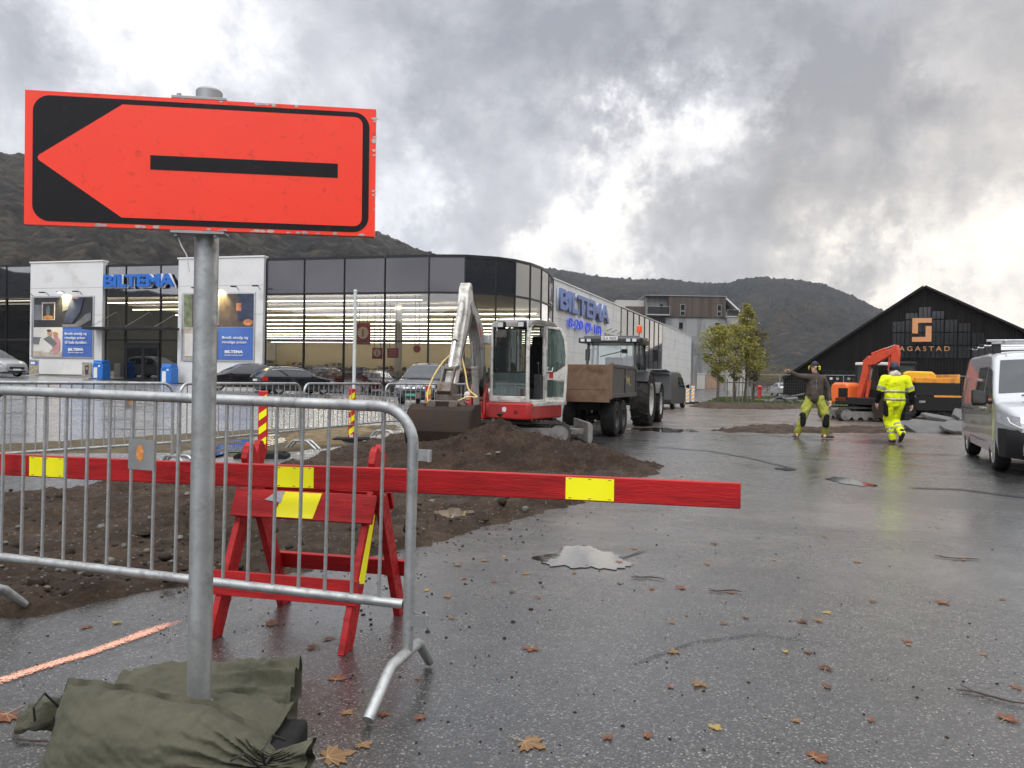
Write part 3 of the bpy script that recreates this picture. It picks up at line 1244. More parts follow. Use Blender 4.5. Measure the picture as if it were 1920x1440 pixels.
def frame(origin, X, Z):
    X = Vector(X).normalized()
    Z = Vector(Z)
    Z = (Z - X * Z.dot(X)).normalized()
    Y = Z.cross(X)
    M = Matrix((X, Y, Z)).transposed().to_4x4()
    M.translation = origin
    return M


def build_sandbags():
    # front bag leans on the base, its broad side to the viewer
    c = at(332, 1420, 2.18)
    sandbag('sandbag', 'large olive sandbag in front of the sign pole with its neck tied in a frill', .78, .34, .30,
            frame(c, (1, -.05, -.05), (-.05, -.92, .40)), seed=2.0, group='sandbags at the sign foot')
    c = at(376, 1308, 2.66)
    sandbag('sandbag', 'flat olive sandbag lying behind the sign pole', .66, .30, .15,
            frame(c, (1, .10, .01), (0, -.38, .92)), neck=False, seed=5.0, sag=.12, group='sandbags at the sign foot')
    c = at(285, 1395, 2.46)
    c.z = .15
    sandbag('sandbag', 'dark sandbag squeezed under the other two with its end sticking out', .84, .30, .13,
            frame(c, (-1, .05, .03), (0, -.15, 1)), seed=8.0, group='sandbags at the sign foot')


build_sandbags()


# ---------------------------------------------------------------- crowd barriers
M_SPOT = mat('orange_spray_spot', (.62, .25, .07), .6, var=.35, vscale=60)


def make_barrier(label, p_a, p_b, hb=1.2, zb=.35, nbars=17, r=.0235, rb=.0080, plate=None, feet=(True, True), footy=(-.34, .27), group='grey steel crowd barriers', bar_first=.137, dz=(0, 0), segs=12, zf=.15, hooks=1):
    """barrier from ground point p_a to p_b; local x from a to b"""
    a, b = Vector(p_a), Vector(p_b)
    d = b - a
    L = math.hypot(d.x, d.y)
    rz = math.atan2(d.y, d.x)
    tilt = math.atan2(dz[1] - dz[0] + d.z, L)
    t = thing('crowd_barrier', label, 'barrier', a + Vector((0, 0, dz[0])), group=group, rot=(0, -tilt, rz))
    bend = .16
    zt = hb - r
    pts = [(0, 0, zf), (0, 0, zt - bend)]
    for i in range(1, 8):
        q = math.pi / 2 * i / 8
        pts.append((bend - bend * math.cos(q), 0, zt - bend + bend * math.sin(q)))
    pts.append((bend, 0, zt))
    pts += [(L - x, y, z) for x, y, z in pts[::-1]]
    f = MB()
    f.tube(pts, r, segs)
    f.build('frame', M_GALV, t, smooth=60)
    f = MB()
    f.cyl((r, 0, zb), (L - r, 0, zb), r * .86, segs=segs)
    f.build('bottom_rail', M_GALV, t, smooth=60)
    me = None
    for i in range(nbars):
        x = bar_first + (L - 2 * bar_first) * i / (nbars - 1)
        if me is None:
            f = MB()
            f.cyl((0, 0, zb + r * .5), (0, 0, zt - r * .5), rb, segs=8)
            me = f.mesh('bar', M_GALV, 60)
        o = link('bar', me, t)
        o.location = (x, 0, 0)
    for k, on in enumerate(feet):
        if not on:
            continue
        x = 0 if k == 0 else L
        f = MB()
        y0, y1 = footy
        # crest in the middle, both ends down to the ground
        path = [(x, y0, r * .9), (x, y0 * .52, zf - .015), (x, y0 * .44, zf), (x, y1 * .42, zf), (x, y1 * .54, zf - .015), (x, y1, r * .9)]
        f.tube(path, r * .98, segs)
        f.build('foot', M_GALV, t, smooth=60)
    for zz in ((.29, .98) if hooks else ()):
        f = MB()
        if zz > .5:
            f.bx(L + r * .6, L + .085, -.004, .004, zz - .024, zz + .024)
            f.bx(L + .077, L + .085, -.03, .004, zz - .024, zz + .024)
        else:
            ring = [(L + r * .6, -.012, 0), (L + .075, -.012, 0), (L + .088, 0, 0), (L + .075, .012, 0), (L + r * .6, .012, 0)]
            for i in range(len(ring) - 1):
                p, q = ring[i], ring[i + 1]
                f.bar((p[0], p[1], zz), (q[0], q[1], zz), .004, .05)
        f.build('coupling_hook', M_GALV, t)
    if plate is not None:
        x = bar_first + (L - 2 * bar_first) * plate / (nbars - 1)
        dx = (L - 2 * bar_first) / (nbars - 1)
        f = MB()
        zc = .905
        f.bx(x - .008, x + dx + .008, -rb - .004, -rb - .001, zc - .07, zc + .07)
        pl = f.build('name_plate', M_GALVD, t)
        g = MB()
        rnd = random.Random(3)
        g.prism([(x + dx * .45 + .019 * (1 + .25 * rnd.random()) * math.cos(i * .35), zc + .008 + .034 * (1 + .25 * rnd.random()) * math.sin(i * .35)) for i in range(18)], -rb - .005, -rb - .0042, 'y')
        g.build('paint_spot', M_SPOT, pl)
    return t


pr = ground(762, 1290)
pl = Vector((-2.66, 3.74, 0))
make_barrier('large grey steel barrier in the foreground with an orange spot on its plate', pl, pr, 1.2, .35, 17, plate=6, dz=(.03, 0), footy=(-.36, .26))
# rows of barriers in the distance: joints from the front to the excavator
JP = [Vector((-6.05, 8.25, 0)), at(330, 850, 10.4), at(565, 850, 13.2), at(718, 822, 16.1), at(880, 800, 18.8)]
for p in JP:
    p.z = .0
far_labels = ['barrier leaving the picture behind the foreground barrier', 'second barrier of the far row, passing behind the sign pole', 'third barrier of the far row, between the two striped posts', 'last barrier of the far row, partly behind the excavator bucket']
for i in range(4):
    a, b = JP[i], JP[i + 1]
    u = (b - a).normalized()
    make_barrier(far_labels[i], a + u * .06, b - u * .06, 1.19, .35, 17, r=.022, rb=.0085, plate=[12, 2, 3, 5][i], segs=8, zf=.16)


# ---------------------------------------------------------------- red trestle and beam
def build_beam():
    z1 = .868
    a, b = at(-330, 850, 4.10), at(1388, 935, 3.27)
    a.z = b.z = 0
    d = (b - a).normalized()
    L = (b - a).length
    t = thing('barrier_plank', 'long red plank with yellow reflectors resting across the trestle', 'barrier plank', (a.x, a.y, 0), math.atan2(d.y, d.x))
    h, w = .112, .036
    mb = MB()
    n = 40
    # slightly bowed board
    def sec(x):
        return .006 * math.sin(x * 1.3), .004 * math.sin(x * 1.9 + 1)
    vs = []
    for i in range(n + 1):
        x = L * i / n
        dy, dz = sec(x)
        vs += [(x, -w / 2 + dy, z1 - h + dz), (x, w / 2 + dy, z1 - h + dz), (x, w / 2 + dy, z1 + dz), (x, -w / 2 + dy, z1 + dz)]
    fs = [(4 * i + k, 4 * i + (k + 1) % 4, 4 * i + 4 + (k + 1) % 4, 4 * i + 4 + k) for i in range(n) for k in range(4)] + [(0, 3, 2, 1), (4 * n, 4 * n + 1, 4 * n + 2, 4 * n + 3)]
    mb.add(vs, fs)
    mb.build('plank', M_REDW, t, bevel=.004)
    # reflectors at the pixels they show at
    for px0, px1 in ((59, 123), (520, 592), (1062, 1152)):
        xs = []
        for px in (px0, px1):
            v = pdir(px, 890)
            # intersect with the board's face line
            A = Matrix(((v.x, -d.x), (v.y, -d.y)))
            k = A.inverted() @ Vector((a.x, a.y))
            xs.append(k[1])
        x0, x1 = xs
        m = MB()
        for i in range(6):
            xa, xb = x0 + (x1 - x0) * i / 6, x0 + (x1 - x0) * (i + 1) / 6
            dy, dz = sec((xa + xb) / 2)
            m.bx(xa, xb + .0001, -w / 2 + dy - .0032, -w / 2 + dy - .0012, z1 - h + .006 + dz, z1 - .007 + dz)
        sp = m
        sp.m = 1
        for xx in (x0 + .02, (x0 + x1) / 2, x1 - .02):
            for zz in (z1 - .012, z1 - h + .013):
                dy, dz = sec(xx)
                sp.bx(xx - .007, xx + .007, -w / 2 + dy - .0046, -w / 2 + dy - .0031, zz + dz - .0012, zz + dz + .0012)
        m.build('reflector', [M_YEL, M_STEEL], t)
    return t


build_beam()


def build_trestle():
    f0, f1 = ground(405, 1198), ground(655, 1234)
    r0, r1 = ground(540, 1120), ground(735, 1152)
    c = (f0 + f1 + r0 + r1) / 4
    d = ((f1 - f0) + (r1 - r0)).normalized()
    rz = -.215
    t = thing('trestle', 'red painted wooden trestle with yellow reflectors under the plank', 'trestle', (c.x + .0, c.y, 0), rz)
    Ld, sp, ht = .80, .31, .93
    lw, lt = .095, .036
    legs = {}
    k = 0
    for ex in (-1, 1):
        x = ex * (Ld / 2 - .05)
        for fy in (-1, 1):
            m = MB()
            xo = x + fy * lt * .52
            p0 = Vector((xo, fy * sp, .0))
            p1 = Vector((xo, -fy * .085, ht))
            dd = (p1 - p0).normalized()
            nrm = Vector((0, dd.z, -dd.y))
            # mitred feet and tapered heads
            hw = lw / 2
            e = abs(hw / dd.z) * 1.0
            poly = [(p0.y - e, 0), (p0.y + e, 0)]
            q = p1 + nrm * hw
            q2 = p1 - nrm * hw
            poly += [(q.y, q.z - .03), ((p1 + nrm * hw * .2).y, (p1 + nrm * hw * .2).z + .02), ((p1 - nrm * hw * .5).y, (p1 - nrm * hw * .5).z + .012), (q2.y, q2.z - .04)]
            m.prism(poly, xo - lt / 2, xo + lt / 2, 'x')
            lg = m.build('leg', M_REDW, t, bevel=.004)
            legs[(ex, fy)] = lg
            # bolt
            b = MB()
            b.cyl((xo + ex * lt * .5, fy * .0 + .0, .70), (xo + ex * (lt * .5 + .008), .0, .70), .008, segs=8)
            b.build('bolt', M_GALV, lg)
            if ex == 1 and fy == -1:
                y_a, y_b = .30, .60
                rr = MB()
                def Y(z):
                    return p0.y + (p1.y - p0.y) * z / ht
                xs = xo + lt / 2 + .002
                # wrap on the broad side of the leg
                rr.prism([(Y(y_a) - hw * .72, y_a), (Y(y_a) + hw * .72, y_a - .02), (Y(y_b) + hw * .60, y_b), (Y(y_b) - hw * .2, y_b + .02)], xs, xs + .002, 'x')
                rr.build('reflector', M_YEL, lg)
    def board(nm, fy, z, hgt, x0, x1, tl=1.0):
        yc = fy * (sp + (-.085 - sp) * z / ht) if True else 0
        slope = math.atan2(sp + .085, ht) * -fy
        m = MB()
        m.box((0, 0, 0), (x1 - x0, .022, hgt))
        o = m.build(nm, M_REDW, t, bevel=.003)
        o.location = ((x0 + x1) / 2, yc + fy * (lw / 2 * 1.06 + .014), z)
        o.rotation_euler = (-slope * tl, 0, 0)
        return o
    # cross boards front and back, low and high
    hb = board('cross_board', -1, .64, .145, -Ld / 2 + .0, Ld / 2 - .02)
    board('cross_board', 1, .66, .10, -Ld / 2 + .04, Ld / 2)
    board('cross_board', -1, .265, .12, -Ld / 2 - .03, Ld / 2 - .03, .35)
    board('cross_board', 1, .265, .10, -Ld / 2 + .04, Ld / 2 + .03)
    m = MB()
    m.prism([(-.145, -.066), (.075, -.066), (.10, .066), (-.105, .066)], -.0135, -.0115, 'y')
    m.build('reflector', M_YEL, hb)
    m = MB()
    m.prism([(-.21, .018), (-.115, .006), (-.108, .066), (-.15, .064), (-.17, .05)], -.0145, -.0115, 'y')
    m.build('tape_patch', mat('grey_tape', (.42, .43, .45), .4, var=.15, bump=.3), hb)
    return t


build_trestle()


# ---------------------------------------------------------------- striped marker posts
M_MRED = mat('marker_red', (.52, .015, .02), .4, var=.1)
M_WHITEP = mat('white_label', (.7, .7, .68), .4)


def make_post(label, loc, h, w, cols=(0, 1), rz=0.0, foot=True, group='striped marker posts'):
    t = thing('marker_post', label, 'marker post', loc, rz, group)
    red, yel = (M_MRED, M_YEL) if cols == (0, 1) else (M_WHITEP, mat('amber_sheet', (.85, .38, .03), .4))
    z0 = .07 if foot else 0
    b = MB()
    b.bx(-w / 2, w / 2, -.025, .025, z0, h)
    b.build('post', red, t, bevel=.012)
    s = MB()
    n = 4
    pitch = (h - z0 - .10) / n
    sw = w * .80 / 2
    for i in range(n):
        za = z0 + .07 + i * pitch
        hh = pitch * .5
        rise = w * .75
        s.prism([(-sw, za), (sw, za + rise * .8), (sw, min(h - .03, za + rise * .8 + hh)), (-sw, za + hh)], -.0285, -.0265, 'y')
    s.build('stripe', yel, t)
    if foot:
        l = MB()
        l.bx(-w * .3, w * .25, -.0285, -.0268, z0 + .03, z0 + .085)
        l.build('sticker', M_WHITEP, t)
        f = MB()
        f.prism([(-.40, 0), (.40, 0), (.40, .045), (.32, .09), (-.32, .09), (-.40, .045)], -.20, .20, 'y')
        f.build('foot', M_RUBBER, t, bevel=.012)
        hnd = MB()
        hnd.bx(.24, .36, -.05, .05, .092, .10)
        hnd.build('grip', M_RUBBER, t)
    return t


p = ground(492, 858)
make_post('red and yellow striped post on a rubber foot by the puddle', (p.x, p.y, 0), 1.06, .145, rz=.12)
p = ground(659, 829)
make_post('red and yellow striped post on a rubber foot by the wood chips', (p.x, p.y, 0), 1.07, .135, rz=.12)
p = ground(802, 812)
make_post('red and yellow striped post half hidden by the bucket linkage', (p.x, p.y, 0), 1.12, .145, rz=.12)
for px, lab in ((1289, 'amber and white striped post beside the van mirror'), (1299, 'amber and white striped post beyond the van, before the wall end')):
    p = at(px, 752, 46 + (px - 1289) * .2)
    make_post(lab, (p.x, p.y, 0), 1.1, .19, cols=(1, 2), foot=True)
# ------------------------------------------------------------------ machines
M_TAKW = mat('off_white_machine_paint', (.62, .61, .57), .38, var=.08, dirt=(.24, .20, .16), dirt_scale=5, dirt_amt=.5)
M_TAKR = mat('red_machine_paint', (.42, .022, .022), .35, var=.1, dirt=(.18, .05, .04), dirt_scale=4, dirt_amt=.3)
M_ARMG = mat('grey_arm_paint', (.36, .35, .33), .45, var=.12, dirt=(.12, .10, .08), dirt_scale=5, dirt_amt=.4)
M_BUCKET = mat('rusty_bucket_steel', (.040, .030, .024), .8, 0, spec=.15, var=.3, vscale=3, dirt=(.045, .028, .02), dirt_scale=3, dirt_amt=.6)
M_TRACK = mat('muddy_track', (.075, .068, .06), .75, var=.35, vscale=6, bump=.4)
M_GREYM = mat('grey_machine_paint', (.21, .205, .195), .5, var=.15, dirt=(.10, .085, .07), dirt_scale=4, dirt_amt=.5)
M_HOSE = mat('hydraulic_hose', (.016, .016, .016), .45)
M_YHOSE = mat('yellow_spiral_hose', (.62, .45, .16), .5, var=.2, vscale=40)
M_CABGL = glass('cab_glass', (.84, .88, .87), .05)
M_CABGL2 = glass('greenish_cab_glass', (.60, .71, .68), .10, dark=(.12, .17, .16))
M_LAMP = mat('lamp_glass', (.6, .62, .64), .12, var=.1)
M_SEAT = mat('seat_fabric', (.02, .02, .021), .8, var=.2)
M_CONSOLE = mat('dark_grey_console', (.05, .05, .052), .6)


def track_unit(parent, cx, L, W, H, along='x', cy=0, m=M_TRACK):
    """crawler: an oval belt with cleats round rollers, its length along x"""
    r = H / 2
    pts = []
    n = 10
    for i in range(n + 1):
        a = -math.pi / 2 + math.pi * i / n
        pts.append((L / 2 - r + r * math.cos(a), r + r * math.sin(a)))
    for i in range(n + 1):
        a = math.pi / 2 + math.pi * i / n
        pts.append((-L / 2 + r + r * math.cos(a), r + r * math.sin(a)))
    th = .045
    inner = []
    for x, z in pts:
        ccx = max(-L / 2 + r, min(L / 2 - r, x))
        v = Vector((x - ccx, z - r))
        k = (v.length - th) / max(v.length, 1e-6)
        inner.append((ccx + v.x * k, r + v.y * k))
    b = MB()
    N = len(pts)
    vs = []
    for y in (-W / 2, W / 2):
        vs += [(x, y, z) for x, z in pts] + [(x, y, z) for x, z in inner]
    fs = []
    for i in range(N):
        j = (i + 1) % N
        fs += [(i, j, N + j, N + i), (2 * N + i, 3 * N + i, 3 * N + j, 2 * N + j), (i, 2 * N + i, 2 * N + j, j), (N + i, N + j, 3 * N + j, 3 * N + i)]
    b.add(vs, fs)
    # cleats all the way round
    per = 2 * (L - 2 * r) + 2 * math.pi * r
    k = int(per / .10)
    for i in range(k):
        s = per * i / k
        A = L - 2 * r
        if s < A:
            p, nv = (-A / 2 + s, 0), (0, -1)
        elif s < A + math.pi * r:
            a = -math.pi / 2 + (s - A) / r
            p, nv = (A / 2 + r * math.cos(a), r + r * math.sin(a)), (math.cos(a), math.sin(a))
        elif s < 2 * A + math.pi * r:
            p, nv = (A / 2 - (s - A - math.pi * r), 2 * r), (0, 1)
        else:
            a = math.pi / 2 + (s - 2 * A - math.pi * r) / r
            p, nv = (-A / 2 + r * math.cos(a), r + r * math.sin(a)), (math.cos(a), math.sin(a))
        ang = math.atan2(nv[1], nv[0])
        b.box((p[0] + nv[0] * .008, 0, p[1] + nv[1] * .008), (.03, W * .96, .03), Matrix.Rotation(-ang, 3, 'Y'))
    o = b.build('track', m, parent, smooth=40)
    o.location = (cx, cy, 0)
    f = MB()
    f.bx(-L / 2 + r, L / 2 - r, -W * .36, W * .36, H * .28, H * .72)
    fr = f.build('track_frame', M_GREYM, o, bevel=.01)
    for i in range(6):
        g = MB()
        x = -L / 2 + r + (L - 2 * r) * i / 5
        rr = r - th if i in (0, 5) else r * .42
        z = r if i in (0, 5) else th + r * .42
        g.lathe([(0, -W * .42), (rr, -W * .42), (rr, W * .42), (0, W * .42)], 'y', (x, 0, z), 18, closed=False)
        g.lathe([(0, -W * .46), (rr * .45, -W * .46), (rr * .45, W * .46), (0, W * .46)], 'y', (x, 0, z), 10, closed=False)
        g.build('roller', M_GREYM, o, smooth=40)
    return o


def ram(parent, p0, p1, r, f=.58, m=M_ARMG):
    p0, p1 = Vector(p0), Vector(p1)
    q = p0.lerp(p1, f)
    b = MB()
    b.cyl(p0, q, r, segs=14)
    b.cyl(q - (q - p0).normalized() * .04, q, r * 1.15, segs=14)
    c = b.build('cylinder', m, parent)
    b = MB()
    b.cyl(q, p1, r * .55, segs=12)
    b.build('piston_rod', M_CHROME, c)
    return c


def build_excavator():
    loc = at(957, 815, 15.9)
    t = thing('excavator', 'white and red mini excavator with an open cab door, its wide bucket behind the soil', 'excavator', (loc.x, loc.y, 0), R(-27))
    # local: -y forwards, +x the machine's left side (viewer's right)
    und = Matrix.Rotation(R(31), 4, 'Z')
    m = MB()
    m.bx(-.65, .65, -.45, .45, .16, .36)
    m.lathe([(0, .34), (.42, .34), (.42, .50), (0, .50)], 'z', (0, 0, 0), 28, closed=False)
    uo = m.build('undercarriage', M_GREYM, t, bevel=.015)
    uo.matrix_basis = und
    track_unit(uo, .05, 2.25, .36, .46, cy=-.68)
    track_unit(uo, .05, 2.25, .36, .46, cy=.68)
    m = MB()
    m.prism([(1.50, .05), (1.56, .02), (1.60, .12), (1.60, .40), (1.55, .46), (1.50, .46)], -.95, .95, 'y')
    for yy in (-.4, .4):
        m.bar((.6, yy, .26), (1.5, yy, .24), .09, .13)
    m.build('dozer_blade', M_GREYM, uo, bevel=.008)
    # upper body
    m = MB()
    out = [(-.78, -.72), (-.78, .70), (-.60, 1.0), (-.2, 1.14), (.35, 1.14), (.72, 1.0), (.86, .72), (.86, -.78), (.80, -.84), (-.12, -.84), (-.20, -.95), (-.40, -.95), (-.48, -.84), (-.72, -.84)]
    m.prism(out, .50, .84, 'z')
    body = m.build('lower_body', M_TAKR, t, bevel=.04, segs=3)
    m = MB()
    m.bx(-.76, -.16, .0, 1.0, .842, 1.10)
    m.bx(-.76, -.44, -.72, -.0, .842, 1.04)
    m.bx(-.16, .80, .56, 1.08, .842, 1.45)
    m.build('engine_cover', M_TAKW, t, bevel=.06, segs=3)
    m = MB()
    m.prism([(-.04, -.04), (.035, -.05), (.05, .03), (.0, .055), (-.05, .03)], -.006, 0, 'y')
    o = m.build('warning_sticker', M_WHITEP, t)
    o.location = (.28, -.842, .70)
    m = MB()
    for zz in (.62, .645, .67):
        m.bx(.50, .57, -.846, -.841, zz, zz + .012)
    m.build('vent', M_BLACKP, t)
    m = MB()
    m.bx(.70, .863, -.70, 1.0, .77, .845)
    m.build('side_trim', M_TAKW, t, bevel=.01)
    # ---- cab
    x0, x1, yf, yb, zb, zt = -.09, .80, -.80, .52, .845, 2.46
    m = MB()
    m.bx(x0, x1, yf, yb, zb, zb + .055)
    m.bx(x0, x0 + .045, yf + .1, yb, zb + .05, zb + .42)
    m.bx(x0, x1, yb - .05, yb, zb + .05, zb + .55)
    w = .075
    for x in (x0 + w / 2, x1 - w / 2):
        path = [(x, yf + .03, zb + .05), (x, yf + .01, zb + .9), (x, yf + .03, zt - .22), (x, yf + .10, zt - .08), (x, yf + .24, zt - .02), (x, yb - .1, zt)]
        m.tube(path, w / 2 * 1.05, 10)
        m.bar((x, yb - .035, zb + .05), (x, yb - .035, zt), w, w)
        m.bar((x, -.02, zb + .05), (x, -.02, zt - .02), .05, .06)
    m.bar((x0, yf + .02, zb + .075), (x1, yf + .02, zb + .075), .05, .10)
    m.bar((x0, yb - .03, zt), (x1, yb - .03, zt), .06, .06)
    m.bar((x0, yf + .20, zt - .03), (x1, yf + .20, zt - .03), .05, .05)
    c = m.build('cab', M_TAKW, t, smooth=50, bevel=.012)
    m = MB()
    m.prism([(yf + .02, zt - .10), (yf + .10, zt + .02), (yf + .35, zt + .075), (yb - .15, zt + .07), (yb + .02, zt + .01), (yb + .02, zt - .02), (yf + .2, zt - .02)], x0 - .01, x1 + .01, 'x')
    m.build('roof', M_GREYM, c, bevel=.04, segs=3)
    m = MB()
    m.bx(x0 + w, x1 - w, yf + .012, yf + .017, zb + .62, zt - .12)
    m.build('windscreen', M_CABGL, c)
    m = MB()
    m.bx(x0 + w, x1 - w, yf + .012, yf + .017, zb + .10, zb + .60)
    m.build('lower_windscreen', M_CABGL2, c)
    m = MB()
    m.bx(x0 + w * .6, x1 - w * .6, yf + .006, yf + .022, zb + .60, zb + .622)
    m.bx(x0 + w * .8, x0 + w + .03, yf + .004, yf + .022, zb + .62, zt - .12)
    m.bx(x1 - w - .03, x1 - w * .8, yf + .004, yf + .022, zb + .62, zt - .12)
    m.bx(x0 + w, x1 - w, yf + .006, yf + .026, zt - .15, zt - .12)
    m.build('window_frame', M_BLACKP, c)
    m = MB()
    m.bx(x0 + .012, x0 + .018, yf + .1, yb - .1, zb + .44, zt - .08)
    m.build('side_window', M_CABGL2, c)
    m = MB()
    m.bx(x0 + .08, x1 - .08, yb - .02, yb - .014, zb + .58, zt - .06)
    m.build('rear_window', M_CABGL, c)
    # open door, swung out square to the cab side on its rear hinge
    dm = MB()
    X0, X1 = x1 + .02, x1 + .46
    yy = -.02
    def ringbar(pts):
        for i in range(len(pts)):
            dm.bar((pts[i][0], yy, pts[i][1]), (pts[(i + 1) % len(pts)][0], yy, pts[(i + 1) % len(pts)][1]), .05, .055, (0, 1, 0))
    outline = [(X0, zb + .02), (X1 - .02, zb + .02), (X1, zb + .40), (X1 + .02, zb + .95), (X1 - .02, zt - .32), (X1 - .12, zt - .10), (X0, zt - .06)]
    ringbar(outline)
    dm.prism([(X0, zb + .46), (X1, zb + .46), (X1 + .02, zb + .78), (X0 + .22, zb + .62), (X0, zb + .60)], yy - .02, yy + .02, 'y')
    dm.prism([(X0, zb + .02), (X1 - .02, zb + .02), (X1 - .02, zb + .10), (X0, zb + .10)], yy - .02, yy + .02, 'y')
    d = dm.build('door', M_TAKW, c, bevel=.01)
    g = MB()
    g.prism([(X0 + .02, zb + .60), (X0 + .22, zb + .63), (X1, zb + .78), (X1 - .03, zt - .32), (X1 - .13, zt - .12), (X0 + .02, zt - .08)], yy - .004, yy + .004, 'y')
    g.build('door_window', M_CABGL2, d)
    g = MB()
    g.prism([(X0 + .03, zb + .12), (X1 - .03, zb + .12), (X1 - .02, zb + .44), (X0 + .03, zb + .44)], yy - .004, yy + .004, 'y')
    g.build('lower_door_window', M_CABGL2, d)
    g = MB()
    g.tube([(X0 + .05, yy - .02, zb + .72), (X0 + .05, yy - .06, zb + .70), (X0 + .05, yy - .06, zb + .64), (X0 + .16, yy - .06, zb + .64), (X0 + .16, yy - .02, zb + .72)], .012, 8)
    g.build('door_handle', M_WHITEP, d)
    g = MB()
    g.bx(X0 + .08, X0 + .17, yy - .026, yy - .021, zb + .50, zb + .62)
    g.build('door_latch', mat('red_latch', (.5, .03, .03), .4), d)
    m = MB()
    m.tube([(x1 + .01, -.16, zb + .55), (x1 + .05, -.16, zb + .57), (x1 + .05, -.16, zb + 1.12), (x1 + .01, -.16, zb + 1.14)], .013, 8)
    m.build('grab_rail', M_WHITEP, c)
    # inside
    m = MB()
    m.bx(.12, .62, .05, .50, zb + .30, zb + .42)
    m.prism([(.38, zb + .40), (.50, zb + .42), (.58, zb + 1.15), (.46, zb + 1.20)], .14, .60, 'x')
    m.prism([(.50, zb + 1.15), (.58, zb + 1.15), (.60, zb + 1.40), (.52, zb + 1.40)], .22, .52, 'x')
    m.build('seat', M_SEAT, c, bevel=.03, segs=3)
    m = MB()
    for xx in (.02, .62):
        m.bx(xx, xx + .15, -.18, .40, zb + .06, zb + .58)
        m.cyl((xx + .07, -.1, zb + .58), (xx + .07, -.14, zb + .78), .014, segs=8)
        m.sphere((xx + .07, -.145, zb + .80), .032, 8, 6)
    for xx in (.30, .42):
        m.cyl((xx, -.55, zb + .06), (xx, -.50, zb + .62), .012, segs=8)
        m.bx(xx - .05, xx + .05, -.62, -.46, zb + .06, zb + .09)
    m.build('control_console', M_CONSOLE, c)
    # lights and guard
    m = MB()
    gy, gz0 = yf - .03, zt - .17
    m.tube([(x0 + .17, gy, gz0), (x0 + .17, gy, gz0 + .20), (x0 + .22, gy, gz0 + .24), (x1 - .08, gy, gz0 + .24), (x1 - .03, gy, gz0 + .20), (x1 - .03, gy, gz0)], .014, 8)
    m.build('light_guard', M_WHITEP, c)
    for xx in (x0 + .27, x1 - .16):
        m = MB()
        m.bx(xx - .08, xx + .08, gy - .05, gy + .05, gz0 + .05, gz0 + .18)
        l = m.build('work_light', M_BLACKP, c, bevel=.012)
        m = MB()
        m.bx(xx - .062, xx + .062, gy - .057, gy - .051, gz0 + .068, gz0 + .162)
        m.build('lens', M_LAMP, l)
    # ---- boom, stick, bucket in the plane x = bx_
    bxc = -.30
    def P(s, z, dx=0.0):
        return Vector((bxc + dx, -.86 - s, z))
    m = MB()
    m.prism([(-.98, .52), (-.98, .98), (-.84, 1.20), (-.76, 1.20), (-.70, .90), (-.70, .52)], bxc - .17, bxc - .12, 'x')
    m.prism([(-.98, .52), (-.98, .98), (-.84, 1.20), (-.76, 1.20), (-.70, .90), (-.70, .52)], bxc + .12, bxc + .17, 'x')
    m.bx(bxc - .17, bxc + .17, -.98, -.70, .50, .60)
    m.build('boom_bracket', M_TAKR, t, bevel=.012)
    # boom side outline (s forward, z up)
    def plate(name, pts, hw, mtl, parent, bevel=.014):
        b = MB()
        b.prism([(-.86 - s, z) for s, z in pts], bxc - hw, bxc + hw, 'x')
        return b.build(name, mtl, parent, bevel=bevel)
    boom = plate('boom', [(-.10, 1.08), (.0, 1.02), (.08, 1.10), (.26, 1.70), (.36, 2.05), (.62, 2.38), (1.02, 2.62), (1.06, 2.72), (.98, 2.80), (.48, 2.60), (.20, 2.40), (.04, 2.12), (-.06, 1.60)], .115, M_ARMG, t)
    st = plate('stick', [(.90, 2.66), (.88, 2.92), (.98, 3.12), (1.08, 3.13), (1.18, 3.02), (1.28, 2.60), (1.62, 1.9), (1.98, 1.20), (2.04, 1.06), (1.98, 1.00), (1.88, 1.04), (1.44, 1.78), (1.03, 2.52)], .10, M_TAKW, t)
    m = MB()
    for s, z, r_ in ((1.0, 2.70, .07), (.98, 3.04, .05), (2.0, 1.08, .055)):
        m.lathe([(0, -.105), (r_, -.105), (r_, .105), (0, .105)], 'x', P(s, z), 16, closed=False)
    m.build('pivot_pin', M_STEEL, st)
    plate('arm_emblem', [(.30, 2.12), (.36, 2.16), (.52, 2.40), (.46, 2.42), (.30, 2.22)], .1185, mat('red_emblem', (.55, .06, .05), .5), boom, 0)
    ram(boom, P(.16, .80), P(.50, 2.05), .065, .6)
    ram(boom, P(.36, 2.66), P(.96, 3.05), .05, .62)
    ram(st, P(1.22, 2.84), P(1.98, 1.48), .05, .62, M_TAKW)
    # linkage + rotating quick coupler
    m = MB()
    for dx in (-.10, .10):
        m.bar(P(1.98, 1.48, dx), P(1.74, 1.52, dx), .03, .07)
        m.bar(P(1.98, 1.48, dx), P(2.22, 1.12, dx), .03, .08)
    m.cyl(P(1.98, 1.48, -.13), P(1.98, 1.48, .13), .04, segs=10)
    m.build('bucket_link', M_STEEL, st, bevel=.006)
    m = MB()
    m.prism([(-.86 - s, z) for s, z in ((1.90, 1.20), (2.26, 1.24), (2.32, 1.08), (2.22, .98), (1.96, .98), (1.86, 1.08))], bxc - .13, bxc + .13, 'x')
    m.lathe([(0, -.10), (.20, -.10), (.20, .06), (0, .06)], 'z', P(2.09, .96), 20, closed=False)
    m.prism([(bxc - .22, .92), (bxc + .22, .92), (bxc + .34, .80), (bxc - .34, .80)], -.86 - 2.32, -.86 - 1.86, 'y')
    for dx in (-.2, .2):
        m.lathe([(0, -.03), (.085, -.03), (.085, .03), (0, .03)], 'y', P(2.36, .84, dx), 14, closed=False)
    tc = m.build('tilt_coupler', M_STEEL, t, bevel=.01)
    # bucket: a wide open scoop, mouth towards the machine
    bw = .57
